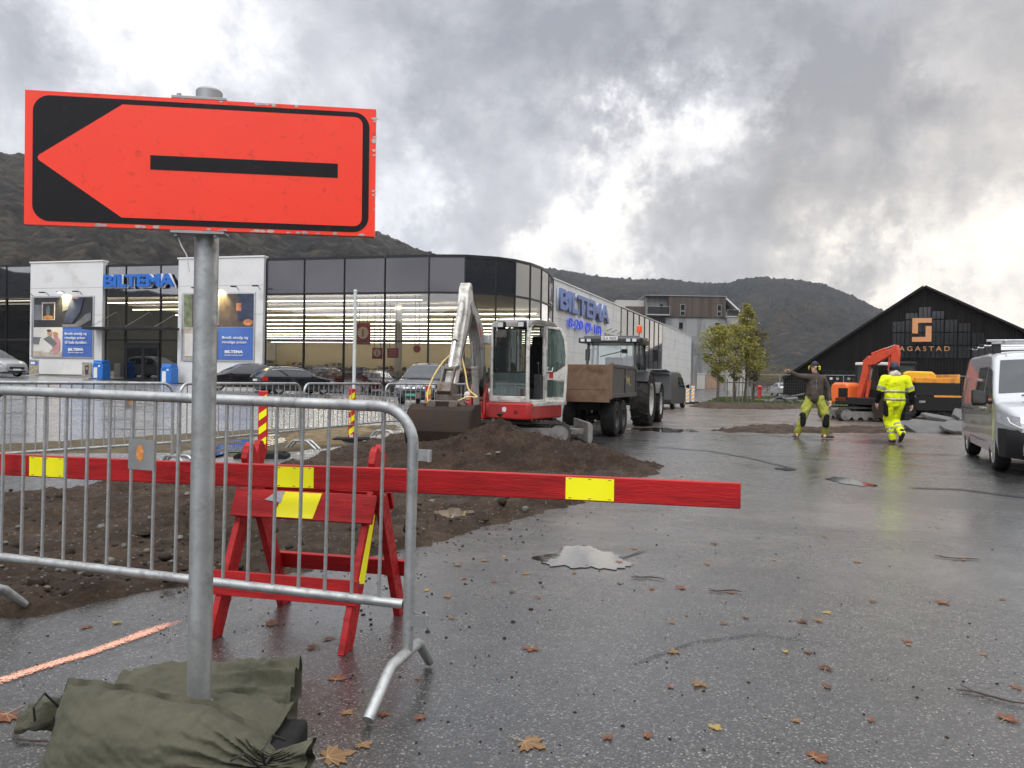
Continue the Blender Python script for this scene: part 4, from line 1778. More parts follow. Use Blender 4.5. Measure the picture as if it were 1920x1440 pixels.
    C = (2.26, .46)
    prof = [(1.93, .80), (2.30, .85), (2.50, .76), (2.62, .58), (2.66, .40), (2.60, .22), (2.44, .08), (2.18, .03), (1.90, .06)]
    m = MB()
    th = .025
    def inner(p):
        v = Vector((p[0] - C[0], p[1] - C[1]))
        return (C[0] + v.x * (1 - th / v.length), C[1] + v.y * (1 - th / v.length))
    loop = prof + [inner(p) for p in prof[::-1]]
    m.prism([(-.86 - s, z) for s, z in loop], bxc - bw, bxc + bw, 'x')
    for sx in (-1, 1):
        m.prism([(-.86 - s, z) for s, z in prof], bxc + sx * (bw - .015), bxc + sx * (bw + .012), 'x')
    m.bx(bxc - bw, bxc + bw, -.86 - 2.06, -.86 - 1.90, .80, .84)
    m.prism([(bxc - .36, .82), (bxc + .36, .82), (bxc + .26, .90), (bxc - .26, .90)], -.86 - 2.36, -.86 - 2.30, 'y')
    m.prism([(bxc - .36, .82), (bxc + .36, .82), (bxc + .26, .90), (bxc - .26, .90)], -.86 - 1.92, -.86 - 1.88, 'y')
    b = m.build('bucket', M_BUCKET, t, smooth=30)
    piv = Vector((bxc, -.86, 0))
    sw = Matrix.Translation(piv) @ Matrix.Rotation(R(14), 4, 'Z') @ Matrix.Translation(-piv)
    for ob in [o_ for o_ in t.children if o_.name.split('.')[0] in ('boom', 'stick', 'tilt_coupler', 'bucket', 'boom_bracket')]:
        ob.matrix_basis = sw
    # hoses
    m = MB()
    for dx, k in ((-.05, 0), (0, .03), (.05, .06)):
        m.tube([P(-.02, 1.1, dx), P(-.08, 1.6, dx), P(.0 - k, 2.1, dx), P(.22, 2.50, dx), P(.6, 2.78 + k, dx), P(.86, 2.95 + k, dx), P(1.05, 2.98, dx * 1.5)], .014, 6)
    m.tube([P(.95, 2.55, -.11), P(1.25, 2.45, -.17), P(1.40, 2.1, -.15), P(1.42, 1.9, -.11)], .013, 6)
    m.tube([P(.98, 2.60, .11), P(1.28, 2.4, .18), P(1.50, 1.9, .12), P(1.62, 1.66, .10)], .013, 6)
    for k in range(4):
        m.tube([(bxc + .02 * k, -.80, .95), (bxc + .06 + .03 * k, -1.02 - .02 * k, 1.15), (bxc + .10 + .02 * k, -.95, 1.5), (bxc + .05, -.84, 1.65)], .013, 6)
    m.build('hose', M_HOSE, boom, smooth=60)
    for pts in ([P(1.62, 1.72, -.12), P(1.80, 1.58, -.2), P(2.02, 1.30, -.30), P(2.18, 1.0, -.34), P(2.26, .78, -.26)],
                [P(1.58, 1.70, .10), P(1.66, 1.4, .20), P(1.80, 1.12, .30), P(1.94, .98, .50), P(2.04, .98, .36), P(2.12, .88, .14)]):
        q = MB()
        # smooth the path
        path = []
        for i in range(len(pts) - 1):
            a, b_ = pts[max(i - 1, 0)], pts[min(i + 2, len(pts) - 1)]
            for s in range(6):
                u_ = s / 6
                path.append(0.5 * ((2 * pts[i]) + (-a + pts[i + 1]) * u_ + (2 * a - 5 * pts[i] + 4 * pts[i + 1] - b_) * u_ ** 2 + (-a + 3 * pts[i] - 3 * pts[i + 1] + b_) * u_ ** 3))
        path.append(pts[-1])
        q.tube(path, .017, 8)
        q.build('spiral_hose', M_YHOSE, st, smooth=60)
    # lamp on the boom side
    m = MB()
    m.bx(bxc + .10, bxc + .24, -.92, -.82, 2.02, 2.20)
    m.bar((bxc + .08, -.86, 2.10), (bxc + .12, -.86, 2.10), .04, .04)
    l = m.build('boom_light', M_WHITEP, t, bevel=.012)
    m = MB()
    m.bx(bxc + .115, bxc + .225, -.926, -.921, 2.035, 2.185)
    m.build('lens', M_LAMP, l)
    # mirror arm
    m = MB()
    m.tube([(x0 - .38, -.70, 1.05), (x0 - .42, -.74, 1.35), (x0 - .36, -.74, 1.45), (x0 - .32, -.74, 1.2)], .012, 6)
    m.build('mirror_arm', M_WHITEP, t)


build_excavator()


def wheel(parent, c, r, w, rim_r, axis, rim_m, lugs=0, side=1, name='wheel', tyre_m=None, spokes=0, dish=.35):
    """tyre with shoulders and a dished rim; side says which way the outer face looks"""
    tyre_m = tyre_m or M_RUBBER
    e = bpy.data.objects
    h = w / 2
    prof = [(rim_r, -h * .82), (rim_r + (r - rim_r) * .5, -h), (r * .965, -h * .82), (r, -h * .45), (r, h * .45), (r * .965, h * .82), (rim_r + (r - rim_r) * .5, h), (rim_r, h * .82)]
    m = MB()
    m.lathe(prof, axis, (0, 0, 0), 40)
    if lugs:
        for i in range(lugs):
            for sg in (-1, 1):
                a = 2 * math.pi * (i + (.5 if sg > 0 else 0)) / lugs
                da = .13
                pts = []
                for rr in (r * .985, r * 1.035):
                    for y, aa in ((sg * h * .02, a), (sg * h * .92, a + da), (sg * h * .92, a + da + .10), (sg * h * .02, a + .07)):
                        q = rr if abs(y) < h * .5 else rr * .975
                        ca, sa = q * math.cos(aa), q * math.sin(aa)
                        pts.append(Vector({'x': (y, ca, sa), 'y': (ca, y, sa)}[axis]))
                m.hull(pts)
    o = m.build(name, tyre_m, parent, smooth=40)
    o.location = c
    f = MB()
    s = side
    f.lathe([(0, s * h * (.80 - dish)), (rim_r * .30, s * h * (.84 - dish)), (rim_r * .34, s * h * (.70 - dish)), (rim_r * .70, s * h * (.72 - dish)), (rim_r * .86, s * h * .55), (rim_r * .93, s * h * .86), (rim_r * 1.01, s * h * .86), (rim_r * 1.0, -s * h * .8), (0, -s * h * .8)], axis, (0, 0, 0), 36, closed=False)
    for i in range(spokes):
        a = 2 * math.pi * i / spokes
        pa, pb = rim_r * .22, rim_r * .92
        for q in (-.10, .10):
            y = s * h * .74
            v = [Vector({'x': (y, math.cos(a + q * k2) * rr, math.sin(a + q * k2) * rr), 'y': (math.cos(a + q * k2) * rr, y, math.sin(a + q * k2) * rr)}[axis]) for rr, k2 in ((pa, .8), (pb, 1.6))]
            f.bar(v[0], v[1], rim_r * .13, h * .22, (1, 0, 0) if axis == 'x' else (0, 1, 0))
    for i in range(6 if not spokes else 5):
        a = 2 * math.pi * i / 6
        y = s * h * (.86 - dish)
        p = Vector({'x': (y, math.cos(a) * rim_r * .22, math.sin(a) * rim_r * .22), 'y': (math.cos(a) * rim_r * .22, y, math.sin(a) * rim_r * .22)}[axis])
        f.sphere(p, rim_r * .035, 6, 4)
    f.build('rim', rim_m, o, smooth=40)
    return o


M_DUMPS = mat('dark_grey_tipper_paint', (.085, .085, .082), .45, var=.15, dirt=(.13, .11, .09), dirt_scale=3, dirt_amt=.35)
M_TAIL = mat('rusty_tailgate', (.19, .125, .085), .6, var=.25, vscale=2.2, dirt=(.10, .045, .028), dirt_scale=2.2, dirt_amt=.55)
M_TRACB = mat('dark_tractor_paint', (.030, .031, .033), .3, var=.1, coat=.3)
M_RIMW = mat('pale_rim_paint', (.50, .49, .45), .45, var=.12, dirt=(.18, .15, .12), dirt_scale=6, dirt_amt=.4)
M_TYRE = mat('dusty_tyre', (.035, .033, .031), .75, var=.3, vscale=4, bump=.2)
M_BEACON = mat('orange_beacon', (.85, .12, .03), .2, var=.05)
M_REDL = mat('red_lamp', (.45, .012, .012), .2, var=.05)
M_PLATE = mat('number_plate', (.68, .68, .66), .4)


def build_trailer():
    a = ground(1128, 817)
    loc = Vector((at(1100, 800, 17.4).x, 17.4, 0))
    t = thing('tipping_trailer', 'dark tipping trailer with a rusty brown tailgate coupled behind the tractor', 'trailer', loc, R(-19))
    # local: +y forwards; rear face at y = -.35
    W, L = 1.26, 3.3
    y0, y1, z0, z1 = -.35, 2.95, .92, 1.70
    m = MB()
    m.bx(-W / 2, W / 2, y0 + .03, y1, z0, z0 + .05)
    for sx in (-1, 1):
        m.bx(sx * (W / 2 - .04), sx * W / 2, y0 + .03, y1, z0 + .05, z1 - .06)
        m.bx(sx * (W / 2 - .07), sx * (W / 2 + .025), y0 + .03, y1 + .02, z1 - .08, z1)
        m.bx(sx * W / 2, sx * (W / 2 + .03), y0 + .03, y1, z0 + .0, z0 + .10)
        for yy in (y0 + .03, 1.3, y1 - .07):
            m.bx(sx * W / 2, sx * (W / 2 + .028), yy, yy + .07, z0 + .10, z1 - .08)
    m.bx(-W / 2, W / 2, y1 - .04, y1, z0 + .05, z1)
    m.build('tipper_body', M_DUMPS, t, bevel=.008)
    m = MB()
    m.bx(-W / 2, W / 2, y0 - .03, y0 + .025, z0 + .18, z1 - .02)
    m.bx(-W / 2 + .02, W / 2 - .02, y0 - .045, y0 - .012, z0 - .10, z0 + .17)
    for sx in (-1, 1):
        m.bx(sx * (W / 2 - .02), sx * (W / 2 + .03), y0 - .04, y0 + .03, z0 - .02, z1 + .03)
    m.build('tailgate', M_TAIL, t, bevel=.006)
    m = MB()
    m.bx(-.28, -.18, .1, 3.2, .62, .80)
    m.bx(.18, .28, .1, 3.2, .62, .80)
    m.bx(-.28, .28, .1, .3, .62, .80)
    m.bar((0, 3.2, .70), (0, 4.1, .55), .14, .16)
    m.cyl((0, 1.6, .75), (0, 2.6, .9), .07)
    m.bx(-.5, .5, .85, .95, .36, .48)
    m.bx(-.5, .5, 1.75, 1.85, .36, .48)
    m.bx(-.07, .07, .9, 1.9, .42, .62)
    m.build('chassis', M_BLACKP, t, bevel=.006)
    for sx in (-1, 1):
        for yy in (.50, 1.34):
            wheel(t, (sx * .46, yy, .425), .425, .36, .23, 'x', M_DUMPS, side=sx, tyre_m=M_TYRE, dish=.2)
    tx = text('THL', 'lettering', mat('yellow_lettering', (.62, .52, .16), .5), t, w=.55, h=.16, ext=.003, off=.0)
    tx.location = (W / 2 + .004, 1.75, z0 + .40)
    tx.rotation_euler = (0, 0, R(90))
    m = MB()
    m.bx(W / 2 + .002, W / 2 + .005, 1.28, 1.58, z0 + .50, z0 + .52)
    m.bx(W / 2 + .002, W / 2 + .005, 1.95, 2.2, z0 + .29, z0 + .305)
    m.build('lettering_line', MATS['yellow_lettering'], t)


build_trailer()


def build_tractor():
    t = thing('tractor', 'dark grey tractor with pale rims and an orange roof beacon, seen from behind the trailer', 'tractor', (at(1150, 780, 22.4).x, 22.4, 0), R(-19))
    t.scale = (1.10, 1.08, 1.08)
    # local: +y forwards, rear axle at y=0
    wx, rr = .80, .73
    for sx in (-1, 1):
        wheel(t, (sx * wx, 0, rr), rr, .52, .44, 'x', M_RIMW, lugs=15, side=sx, tyre_m=M_TYRE, dish=.5)
        wheel(t, (sx * wx * .98, 2.35, .56), .56, .42, .33, 'x', M_RIMW, lugs=14, side=sx, tyre_m=M_TYRE, dish=.5)
        m = MB()
        pts = []
        for i in range(11):
            a = R(-8) + R(150) * i / 10
            pts.append((math.cos(a) * (rr + .07), rr + math.sin(a) * (rr + .07)))
        inn = [(y * .95, rr + (z - rr) * .955) for y, z in pts]
        m.prism(pts + inn[::-1], sx * (wx - .24), sx * (wx + .22), 'x')
        m.build('rear_fender', M_TRACB, t, smooth=40)
        m = MB()
        pts = []
        for i in range(9):
            a = R(20) + R(130) * i / 8
            pts.append((2.35 + math.cos(a) * .64, .56 + math.sin(a) * .64))
        inn = [(2.35 + (y - 2.35) * .95, .56 + (z - .56) * .95) for y, z in pts]
        m.prism(pts + inn[::-1], sx * (wx * .98 - .2), sx * (wx * .98 + .2), 'x')
        m.build('front_fender', M_DUMPS, t, smooth=40)
    m = MB()
    m.bx(-.28, .28, -.3, 3.0, .55, 1.0)
    m.bx(-.75, .75, -.12, .12, .62, .84)
    m.bx(-.6, .6, 2.25, 2.45, .48, .62)
    m.build('chassis', M_BLACKP, t, bevel=.02)
    m = MB()
    m.prism([(.9, 1.0), (.9, 1.55), (1.4, 1.58), (2.7, 1.42), (3.05, 1.25), (3.1, .9), (.9, .9)], -.36, .36, 'x')
    m.build('bonnet', M_TRACB, t, bevel=.06, segs=3)
    # cab
    z0, z1 = 1.16, 2.26
    yb, yf = -.50, .92
    bw, tw = .70, .66
    m = MB()
    m.prism([(yb, z0 - .28), (yb, z0), (yf, z0), (yf, z0 - .28)], -bw, bw, 'x')
    for sx in (-1, 1):
        for (ya, yb2) in ((yb, yb + .10), (.18, .18), (yf, yf - .12)):
            m.bar((sx * (bw - .03), ya, z0), (sx * (tw - .03), yb2, z1), .06, .07)
    m.bar((-bw, yb + .01, z0 + .02), (bw, yb + .01, z0 + .02), .05, .07)
    cab = m.build('cab', M_TRACB, t, bevel=.01)
    m = MB()
    out = [(-.86, -.62), (-.80, -.70), (.80, -.70), (.86, -.62), (.80, .98), (.70, 1.05), (-.70, 1.05), (-.80, .98)]
    m.prism(out, z1 - .02, z1 + .13, 'z')
    m.prism([(x * .86, y * .9) for x, y in out], z1 + .12, z1 + .18, 'z')
    m.build('roof', M_TRACB, cab, bevel=.05, segs=3)
    for nm, pts in (('rear_window', [(-bw + .08, yb + .012, z0 + .06), (bw - .08, yb + .012, z0 + .06), (tw - .08, yb + .10, z1 - .03), (-tw + .08, yb + .10, z1 - .03)]),
                    ('windscreen', [(-bw + .08, yf, z0), (bw - .08, yf, z0), (tw - .08, yf - .12, z1), (-tw + .08, yf - .12, z1)]),
                    ('side_window', [(bw - .005, yb + .08, z0 + .04), (bw - .005, .14, z0 + .04), (tw - .01, .16, z1 - .03), (tw - .01, yb + .18, z1 - .03)]),
                    ('door_window', [(bw - .005, .24, z0 + .04), (bw - .005, yf - .06, z0 + .04), (tw - .01, yf - .2, z1 - .03), (tw - .01, .24, z1 - .03)]),
                    ('side_window', [(-bw + .005, yb + .08, z0 + .04), (-bw + .005, yf - .06, z0 + .04), (-tw + .01, yf - .2, z1 - .03), (-tw + .01, yb + .18, z1 - .03)])):
        g = MB()
        g.add(pts, [(0, 1, 2, 3)])
        g.build(nm, M_CABGL if nm in ('windscreen', 'side_window') else M_CABGL2 if nm == 'door_window' else glass('rear_cab_glass', (.75, .88, .84), .12), cab)
    m = MB()
    m.bx(-.25, .25, .0, .45, z0 - .0, z0 + .16)
    m.prism([(-.02, z0 + .1), (.08, z0 + .1), (.0, z0 + .72), (-.12, z0 + .70)], -.24, .24, 'x')
    m.build('seat', M_SEAT, cab, bevel=.03)
    m = MB()
    m.tube([(-.2 + .2 * math.cos(a), .62 + .06 * math.sin(a), z0 + .42 + .17 * math.sin(a)) for a in [i * math.pi / 8 for i in range(16)]], .014, 6, closed=True)
    m.bx(-.35, .35, .70, .86, z0, z0 + .30)
    m.build('steering_wheel', M_BLACKP, cab)
    m = MB()
    m.bar((-.30, yb + .06, z0 + .72), (.34, yb + .065, z0 + .88), .012, .02)
    m.bx(.28, .42, yb + .0, yb + .06, z0 + .82, z0 + .92)
    m.build('wiper', M_BLACKP, cab)
    for xx in (-.72, -.55, .50, .66):
        m = MB()
        m.bx(xx - .07, xx + .07, -.735, -.69, z1 + .0, z1 + .10)
        l = m.build('work_light', M_BLACKP, cab, bevel=.01)
        m = MB()
        m.bx(xx - .055, xx + .055, -.741, -.736, z1 + .012, z1 + .088)
        m.build('lens', M_LAMP, l)
    m = MB()
    m.bx(-.22, .22, -.735, -.70, z1 + .045, z1 + .155)
    pl = m.build('number_plate', M_PLATE, cab, bevel=.004)
    tx = text('SLA 9603', 'plate_characters', M_BLACKP, pl, w=.36, h=.07, ext=.002)
    tx.location = (0, -.737, z1 + .10)
    m = MB()
    m.cyl((.70, -.2, z1 + .14), (.70, -.2, z1 + .30), .016, segs=8)
    m.lathe([(0, .28), (.07, .28), (.075, .36), (.068, .46), (.03, .49), (0, .49)], 'z', (.70, -.2, z1), 16, closed=False)
    m.build('beacon', M_BEACON, cab)
    m = MB()
    m.cyl((.62, 1.12, 1.4), (.62, 1.12, 1.95), .075, segs=14)
    m.cyl((.62, 1.12, 1.95), (.62, 1.12, 2.10), .05, segs=14)
    m.tube([(.62, 1.12, 2.05), (.64, 1.12, 2.30), (.70, 1.10, 2.46)], .04, 12)
    m.build('exhaust', M_BLACKP, t, smooth=50)
    for sx in (-1, 1):
        m = MB()
        m.tube([(sx * .66, yf - .05, z1 - .1), (sx * .95, yf + .08, z1 - .15)], .013, 6)
        m.bx(sx * .90, sx * 1.04, yf + .06, yf + .11, z1 - .45, z1 - .12)
        m.build('mirror', M_BLACKP, t, bevel=.01)
        m = MB()
        m.bx(sx * .55, sx * .80, yb - .04, yb, z0 - .14, z0 - .02)
        m.build('tail_light', M_REDL, t, bevel=.01)
    # steps and handrail on the visible side
    m = MB()
    for k in range(3):
        m.bx(.55, .85, .45, .75, .5 + k * .22, .53 + k * .22)
    m.bar((.80, .42, .45), (.74, .42, 1.2), .03, .03)
    m.build('step', M_BLACKP, t)


build_tractor()


M_ORM = mat('orange_machine_paint', (.80, .16, .035), .35, var=.08, dirt=(.35, .12, .05), dirt_scale=3, dirt_amt=.25)
M_REDO = mat('red_orange_boom_paint', (.62, .075, .03), .4, var=.1, dirt=(.3, .06, .03), dirt_scale=4, dirt_amt=.3)
M_DKM = mat('dark_machine_grey', (.035, .035, .036), .5, var=.15)


def build_orange_excavator():
    t = thing('excavator', 'orange excavator with its boom folded, standing behind the two workers', 'excavator', (at(1615, 790, 28.0).x, 28.0, 0), R(58))
    t.scale = (.8, .8, .8)
    # local: +y forwards (after rotation it looks away to the viewer's left-back); counterweight shows
    m = MB()
    m.bx(-.6, .6, -.6, .6, .3, .5)
    m.lathe([(0, .5), (.6, .5), (.6, .72), (0, .72)], 'z', (0, 0, 0), 24, closed=False)
    u = m.build('undercarriage', M_DKM, t, bevel=.02)
    u.rotation_euler = (0, 0, R(-58) + R(4))
    track_unit(u, -.15, 2.9, .42, .62, cy=-.85)
    track_unit(u, -.15, 2.9, .42, .62, cy=.85)
    m = MB()
    m.bx(1.45, 1.75, -1.05, 1.05, .05, .42)
    m.build('dozer_blade', M_DKM, u, bevel=.02)
    # upper structure, axis-aligned to the viewer: slew back so the tail points to viewer's left
    up = MB()
    up.bx(-.85, 1.05, -.80, .80, .74, 1.08)
    ub = up.build('lower_body', M_DKM, t, bevel=.04, segs=3)
    ub.rotation_euler = (0, 0, R(-58 - 64))
    m = MB()
    pts = []
    m.prism([(-1.12, .78), (-1.16, 1.10), (-1.10, 1.62), (-.98, 1.76), (-.30, 1.76), (-.12, 1.66), (-.10, .78)], -.80, .80, 'y')
    m.build('counterweight', M_ORM, ub, bevel=.12, segs=4)
    m = MB()
    for k in range(7):
        m.bx(-.62, -.14, -.822, -.803, 1.10 + k * .055, 1.135 + k * .055)
    m.bx(-.64, -.12, -.812, -.80, 1.06, 1.50)
    m.build('vent', M_BLACKP, ub)
    m = MB()
    # cab on the far side
    cx0, cx1, cy0, cy1, cz0, cz1 = -.35, .85, .0, .78, 1.08, 2.60
    for x in (cx0, cx1):
        for y in (cy0, cy1):
            m.bar((x, y, cz0), (x + (.05 if x == cx0 else -.1), y, cz1), .08, .08)
    m.bx(cx0, cx1, cy0, cy1, cz0, cz0 + .35)
    c = m.build('cab', M_DKM, ub, bevel=.02)
    m = MB()
    m.bx(cx0 - .02, cx1 - .02, cy0 - .06, cy1 + .05, cz1 - .02, cz1 + .12)
    m.build('roof', M_WHITE, c, bevel=.04, segs=3)
    for nm, a in (('side_window', (cx0 + .04, cx1 - .06, cy0 + .005, cy0 + .010)), ('side_window', (cx0 + .04, cx1 - .06, cy1 - .01, cy1 - .005))):
        m = MB()
        m.bx(a[0], a[1], a[2], a[3], cz0 + .38, cz1 - .05)
        m.build(nm, M_CABGL2, c)
    for x in (cx0 + .02, cx1 - .07):
        m = MB()
        m.bx(x - .004, x + .004, cy0 + .05, cy1 - .05, cz0 + .38, cz1 - .05)
        m.build('end_window', M_CABGL, c)
    m = MB()
    m.bx(-.1, .35, .2, .6, 1.4, 1.52)
    m.bx(-.15, -.02, .2, .6, 1.45, 2.1)
    m.build('seat', M_SEAT, c, bevel=.03)
    # boom: rises beside the cab, folds over to the viewer's right, dipper hangs down
    by = -.42
    def plate(nm, pts, hw, parent, mt=M_REDO):
        b = MB()
        b.prism(pts, by - hw, by + hw, 'y')
        return b.build(nm, mt, parent, bevel=.015)
    boom = plate('boom', [(.10, 1.0), (.34, .95), (.40, 1.25), (.72, 2.30), (.70, 2.55), (.86, 2.85), (.72, 3.0), (.44, 2.78), (.42, 2.40), (.18, 1.45)], .11, ub)
    arm = plate('boom_arm', [(.60, 2.62), (.66, 2.90), (.90, 3.04), (2.05, 3.36), (2.15, 3.26), (2.05, 3.12), (1.1, 2.62), (.8, 2.56)], .10, ub)
    dip = plate('dipper', [(1.92, 3.44), (2.14, 3.44), (2.22, 3.1), (2.16, 2.30), (1.98, 1.5), (1.86, 1.5), (1.88, 2.6), (1.86, 3.1)], .09, ub)
    ram(boom, (.60, by, 1.1), (.84, by, 2.4), .07, .6, M_REDO)
    ram(arm, (.85, by, 3.08), (1.98, by, 3.44), .06, .6, M_REDO)
    ram(dip, (1.75, by, 3.0), (1.70, by, 1.9), .055, .6, M_REDO)
    m = MB()
    m.bar((1.9, by, 1.55), (1.65, by, 1.2), .16, .14)
    m.bar((1.70, by, 1.9), (1.62, by, 1.3), .1, .08)
    m.build('bucket_link', M_DKM, dip)
    m = MB()
    prof = [(1.85, 1.15), (1.50, 1.10), (1.22, .80), (1.20, .45), (1.42, .22), (1.75, .20), (1.75, .24), (1.45, .27), (1.27, .47), (1.28, .78), (1.53, 1.05), (1.85, 1.10)]
    m.prism(prof, by - .4, by + .4, 'y')
    for sg in (-1, 1):
        m.prism(prof[:6], by + sg * .385, by + sg * .41, 'y')
    m.build('bucket', M_BUCKET, ub, smooth=30)


build_orange_excavator()


M_AMBER = mat('amber_tipper_paint', (.72, .29, .035), .4, var=.12, dirt=(.30, .13, .05), dirt_scale=2.5, dirt_amt=.4)


def build_dumper():
    c = at(1733, 770, 31.0)
    t = thing('dump_truck', 'dark tractor unit with an amber tipping body, behind the worker in yellow', 'dump truck', (c.x, c.y, 0), R(2))
    t.scale = (.84, .84, .84)
    # seen side on with its tail to the viewer's right
    m = MB()
    m.bx(-1.9, 1.2, -.45, .45, .62, .92)
    m.build('chassis', M_DKM, t, bevel=.02)
    for xx in (-1.35, -.1, .75):
        for sy in (-1, 1):
            wheel(t, (xx, sy * .78, .48), .48, .34, .27, 'y', M_DKM, side=sy, tyre_m=M_TYRE, dish=.2)
    m = MB()
    m.prism([(-.95, .40), (1.15, .40), (1.35, 1.0), (1.25, 1.05), (-1.05, 1.05), (-1.05, .6)], -1.0, -.955, 'y')
    m.build('side_skirt', M_RUBBER, t, bevel=.01)
    m = MB()
    m.prism([(-1.0, 1.12), (-1.0, 1.66), (-.95, 1.72), (1.12, 1.72), (1.16, 1.60), (1.16, 1.12)], -.96, .96, 'y')
    m.build('tipper_body', M_DKM, t, bevel=.02)
    m = MB()
    m.prism([(-1.02, 1.735), (1.16, 1.735), (1.16, 2.16), (1.10, 2.16), (1.04, 2.02), (-.1, 1.98), (-1.02, 1.98)], -.97, -.90, 'y')
    m.prism([(-1.02, 1.735), (1.16, 1.735), (1.16, 2.16), (1.10, 2.16), (1.04, 2.02), (-.1, 1.98), (-1.02, 1.98)], .90, .97, 'y')
    m.bx(1.10, 1.16, -.90, .90, 1.735, 2.16)
    m.bx(-1.02, -.96, -.90, .90, 1.735, 2.0)
    m.bx(-.1, 1.24, -.975, -.93, 1.03, 1.14)
    m.build('tipper_rim', M_AMBER, t, bevel=.02)
    m = MB()
    m.prism([(-1.5, 1.74), (-1.5, 2.20), (-1.3, 2.30), (-.1, 2.28), (.08, 2.16), (.12, 1.74)], -.80, .80, 'y')
    m.build('hopper', mat('yellow_machine_paint', (.85, .42, .03), .4, var=.1), t, bevel=.08, segs=3)
    m = MB()
    for x in (-1.95, -.95):
        for y in (-.65, .65):
            m.bar((x, y, 1.3), (x + .05, y * .95, 2.62), .08, .08)
    m.bx(-2.0, -.92, -.7, .7, .9, 1.35)
    c2 = m.build('cab', M_DKM, t, bevel=.02)
    m = MB()
    m.bx(-2.05, -.85, -.75, .75, 2.60, 2.74)
    m.build('roof', M_DKM, c2, bevel=.05, segs=3)
    for a in ((-1.9, -.95, -.66, -.655), (-1.9, -.95, .655, .66)):
        m = MB()
        m.bx(*a, 1.38, 2.6)
        m.build('side_window', M_CABGL2, c2)
    m = MB()
    m.bx(-.935, -.93, -.6, .6, 1.38, 2.6)
    m.build('rear_window', M_CABGL2, c2)
    m = MB()
    m.bx(-.85, -.55, -1.0, -.96, .78, .88)
    m.build('number_plate', M_PLATE, t)


build_dumper()


def build_slabs():
    """lifted asphalt plates lying in a loose pile"""
    M = mat('broken_asphalt', (.095, .092, .09), .55, var=.25, vscale=3, bump=.5)
    rnd = random.Random(11)
    spec = [(1768, 790, 22.5, 1.5, .9, .10, -.22, .12), (1745, 808, 21.3, 1.3, .8, .09, .10, .05), (1800, 806, 21.0, 1.5, .9, .10, -.10, -.06), (1815, 790, 22.5, 1.1, .8, .1, .28, .12),
            (1722, 805, 21.8, .8, .6, .08, .2, -.12), (1780, 812, 20.7, .6, .4, .08, .05, .1), (1830, 800, 21.5, 1.0, .7, .1, -.15, .2), (1695, 803, 22.3, .8, .5, .09, .05, -.1)]
    labs = ['large tilted asphalt plate on top of the slab pile by the silver van', 'flat asphalt plate at the front of the slab pile', 'broad asphalt plate leaning towards the silver van', 'steep asphalt plate at the back of the slab pile', 'small broken plate at the dump truck end of the slab pile',
            'narrow asphalt fragment lowest at the front of the pile', 'asphalt plate half hidden behind the silver van', 'asphalt plate behind the legs of the worker in yellow']
    for i, (px, py, d, w, l, th, rx, ry) in enumerate(spec):
        p = at(px, py, d)
        n = rnd.randint(6, 8)
        poly = []
        for k in range(n):
            a = 2 * math.pi * k / n + rnd.uniform(-.2, .2)
            poly.append((w / 2 * math.cos(a) * rnd.uniform(.85, 1.2), l / 2 * math.sin(a) * rnd.uniform(.85, 1.2)))
        m = MB()
        m.prism(poly, -th / 2, th / 2, 'z')
        o = m.build('asphalt_slab', M, bevel=.015)
        o.location = (p.x, p.y, max(p.z + .08, .14))
        o.rotation_euler = (rx + .42, ry, rnd.uniform(-.4, .4))
        tag(o, labs[i], 'asphalt slab', 'broken asphalt slabs')
    # the mound of rubble under them
    m = MB()
    c = ground(1765, 806)
    for i in range(120):
        a, r = rnd.uniform(0, 6.28), rnd.random() ** .5
        pebble(m, (c.x + .2 + 1.5 * r * math.cos(a), c.y + .6 + .7 * r * math.sin(a), .06 + .30 * (1 - r) * rnd.random()), rnd.uniform(.06, .20), i)
    tag(m.build('rubble', M_CLOD, smooth=50), 'dark rubble under the lifted asphalt plates', kind='stuff')


build_slabs()
# ------------------------------------------------------------------ cars and vans
M_SILV = mat('silver_car_paint', (.47, .48, .50), .25, .35, var=.02, coat=.8)
M_BLKC = mat('black_car_paint', (.010, .010, .012), .15, .0, var=.02, coat=1.0)
M_GREYC = mat('grey_car_paint', (.075, .078, .082), .42, .2, var=.03, coat=.15)
M_CLEARL = mat('headlight_glass', (.55, .57, .60), .08, .2, var=.2, vscale=14)
M_SCREEN = mat('windscreen_glass', (.025, .03, .033), .03, var=0, spec=.8)
M_SEAM = mat('panel_gap', (.006, .006, .006), .8)
M_RIMA = mat('alloy_rim', (.48, .49, .50), .3, .7, var=.08)
M_INT = mat('dark_interior', (.010, .010, .011), .8)


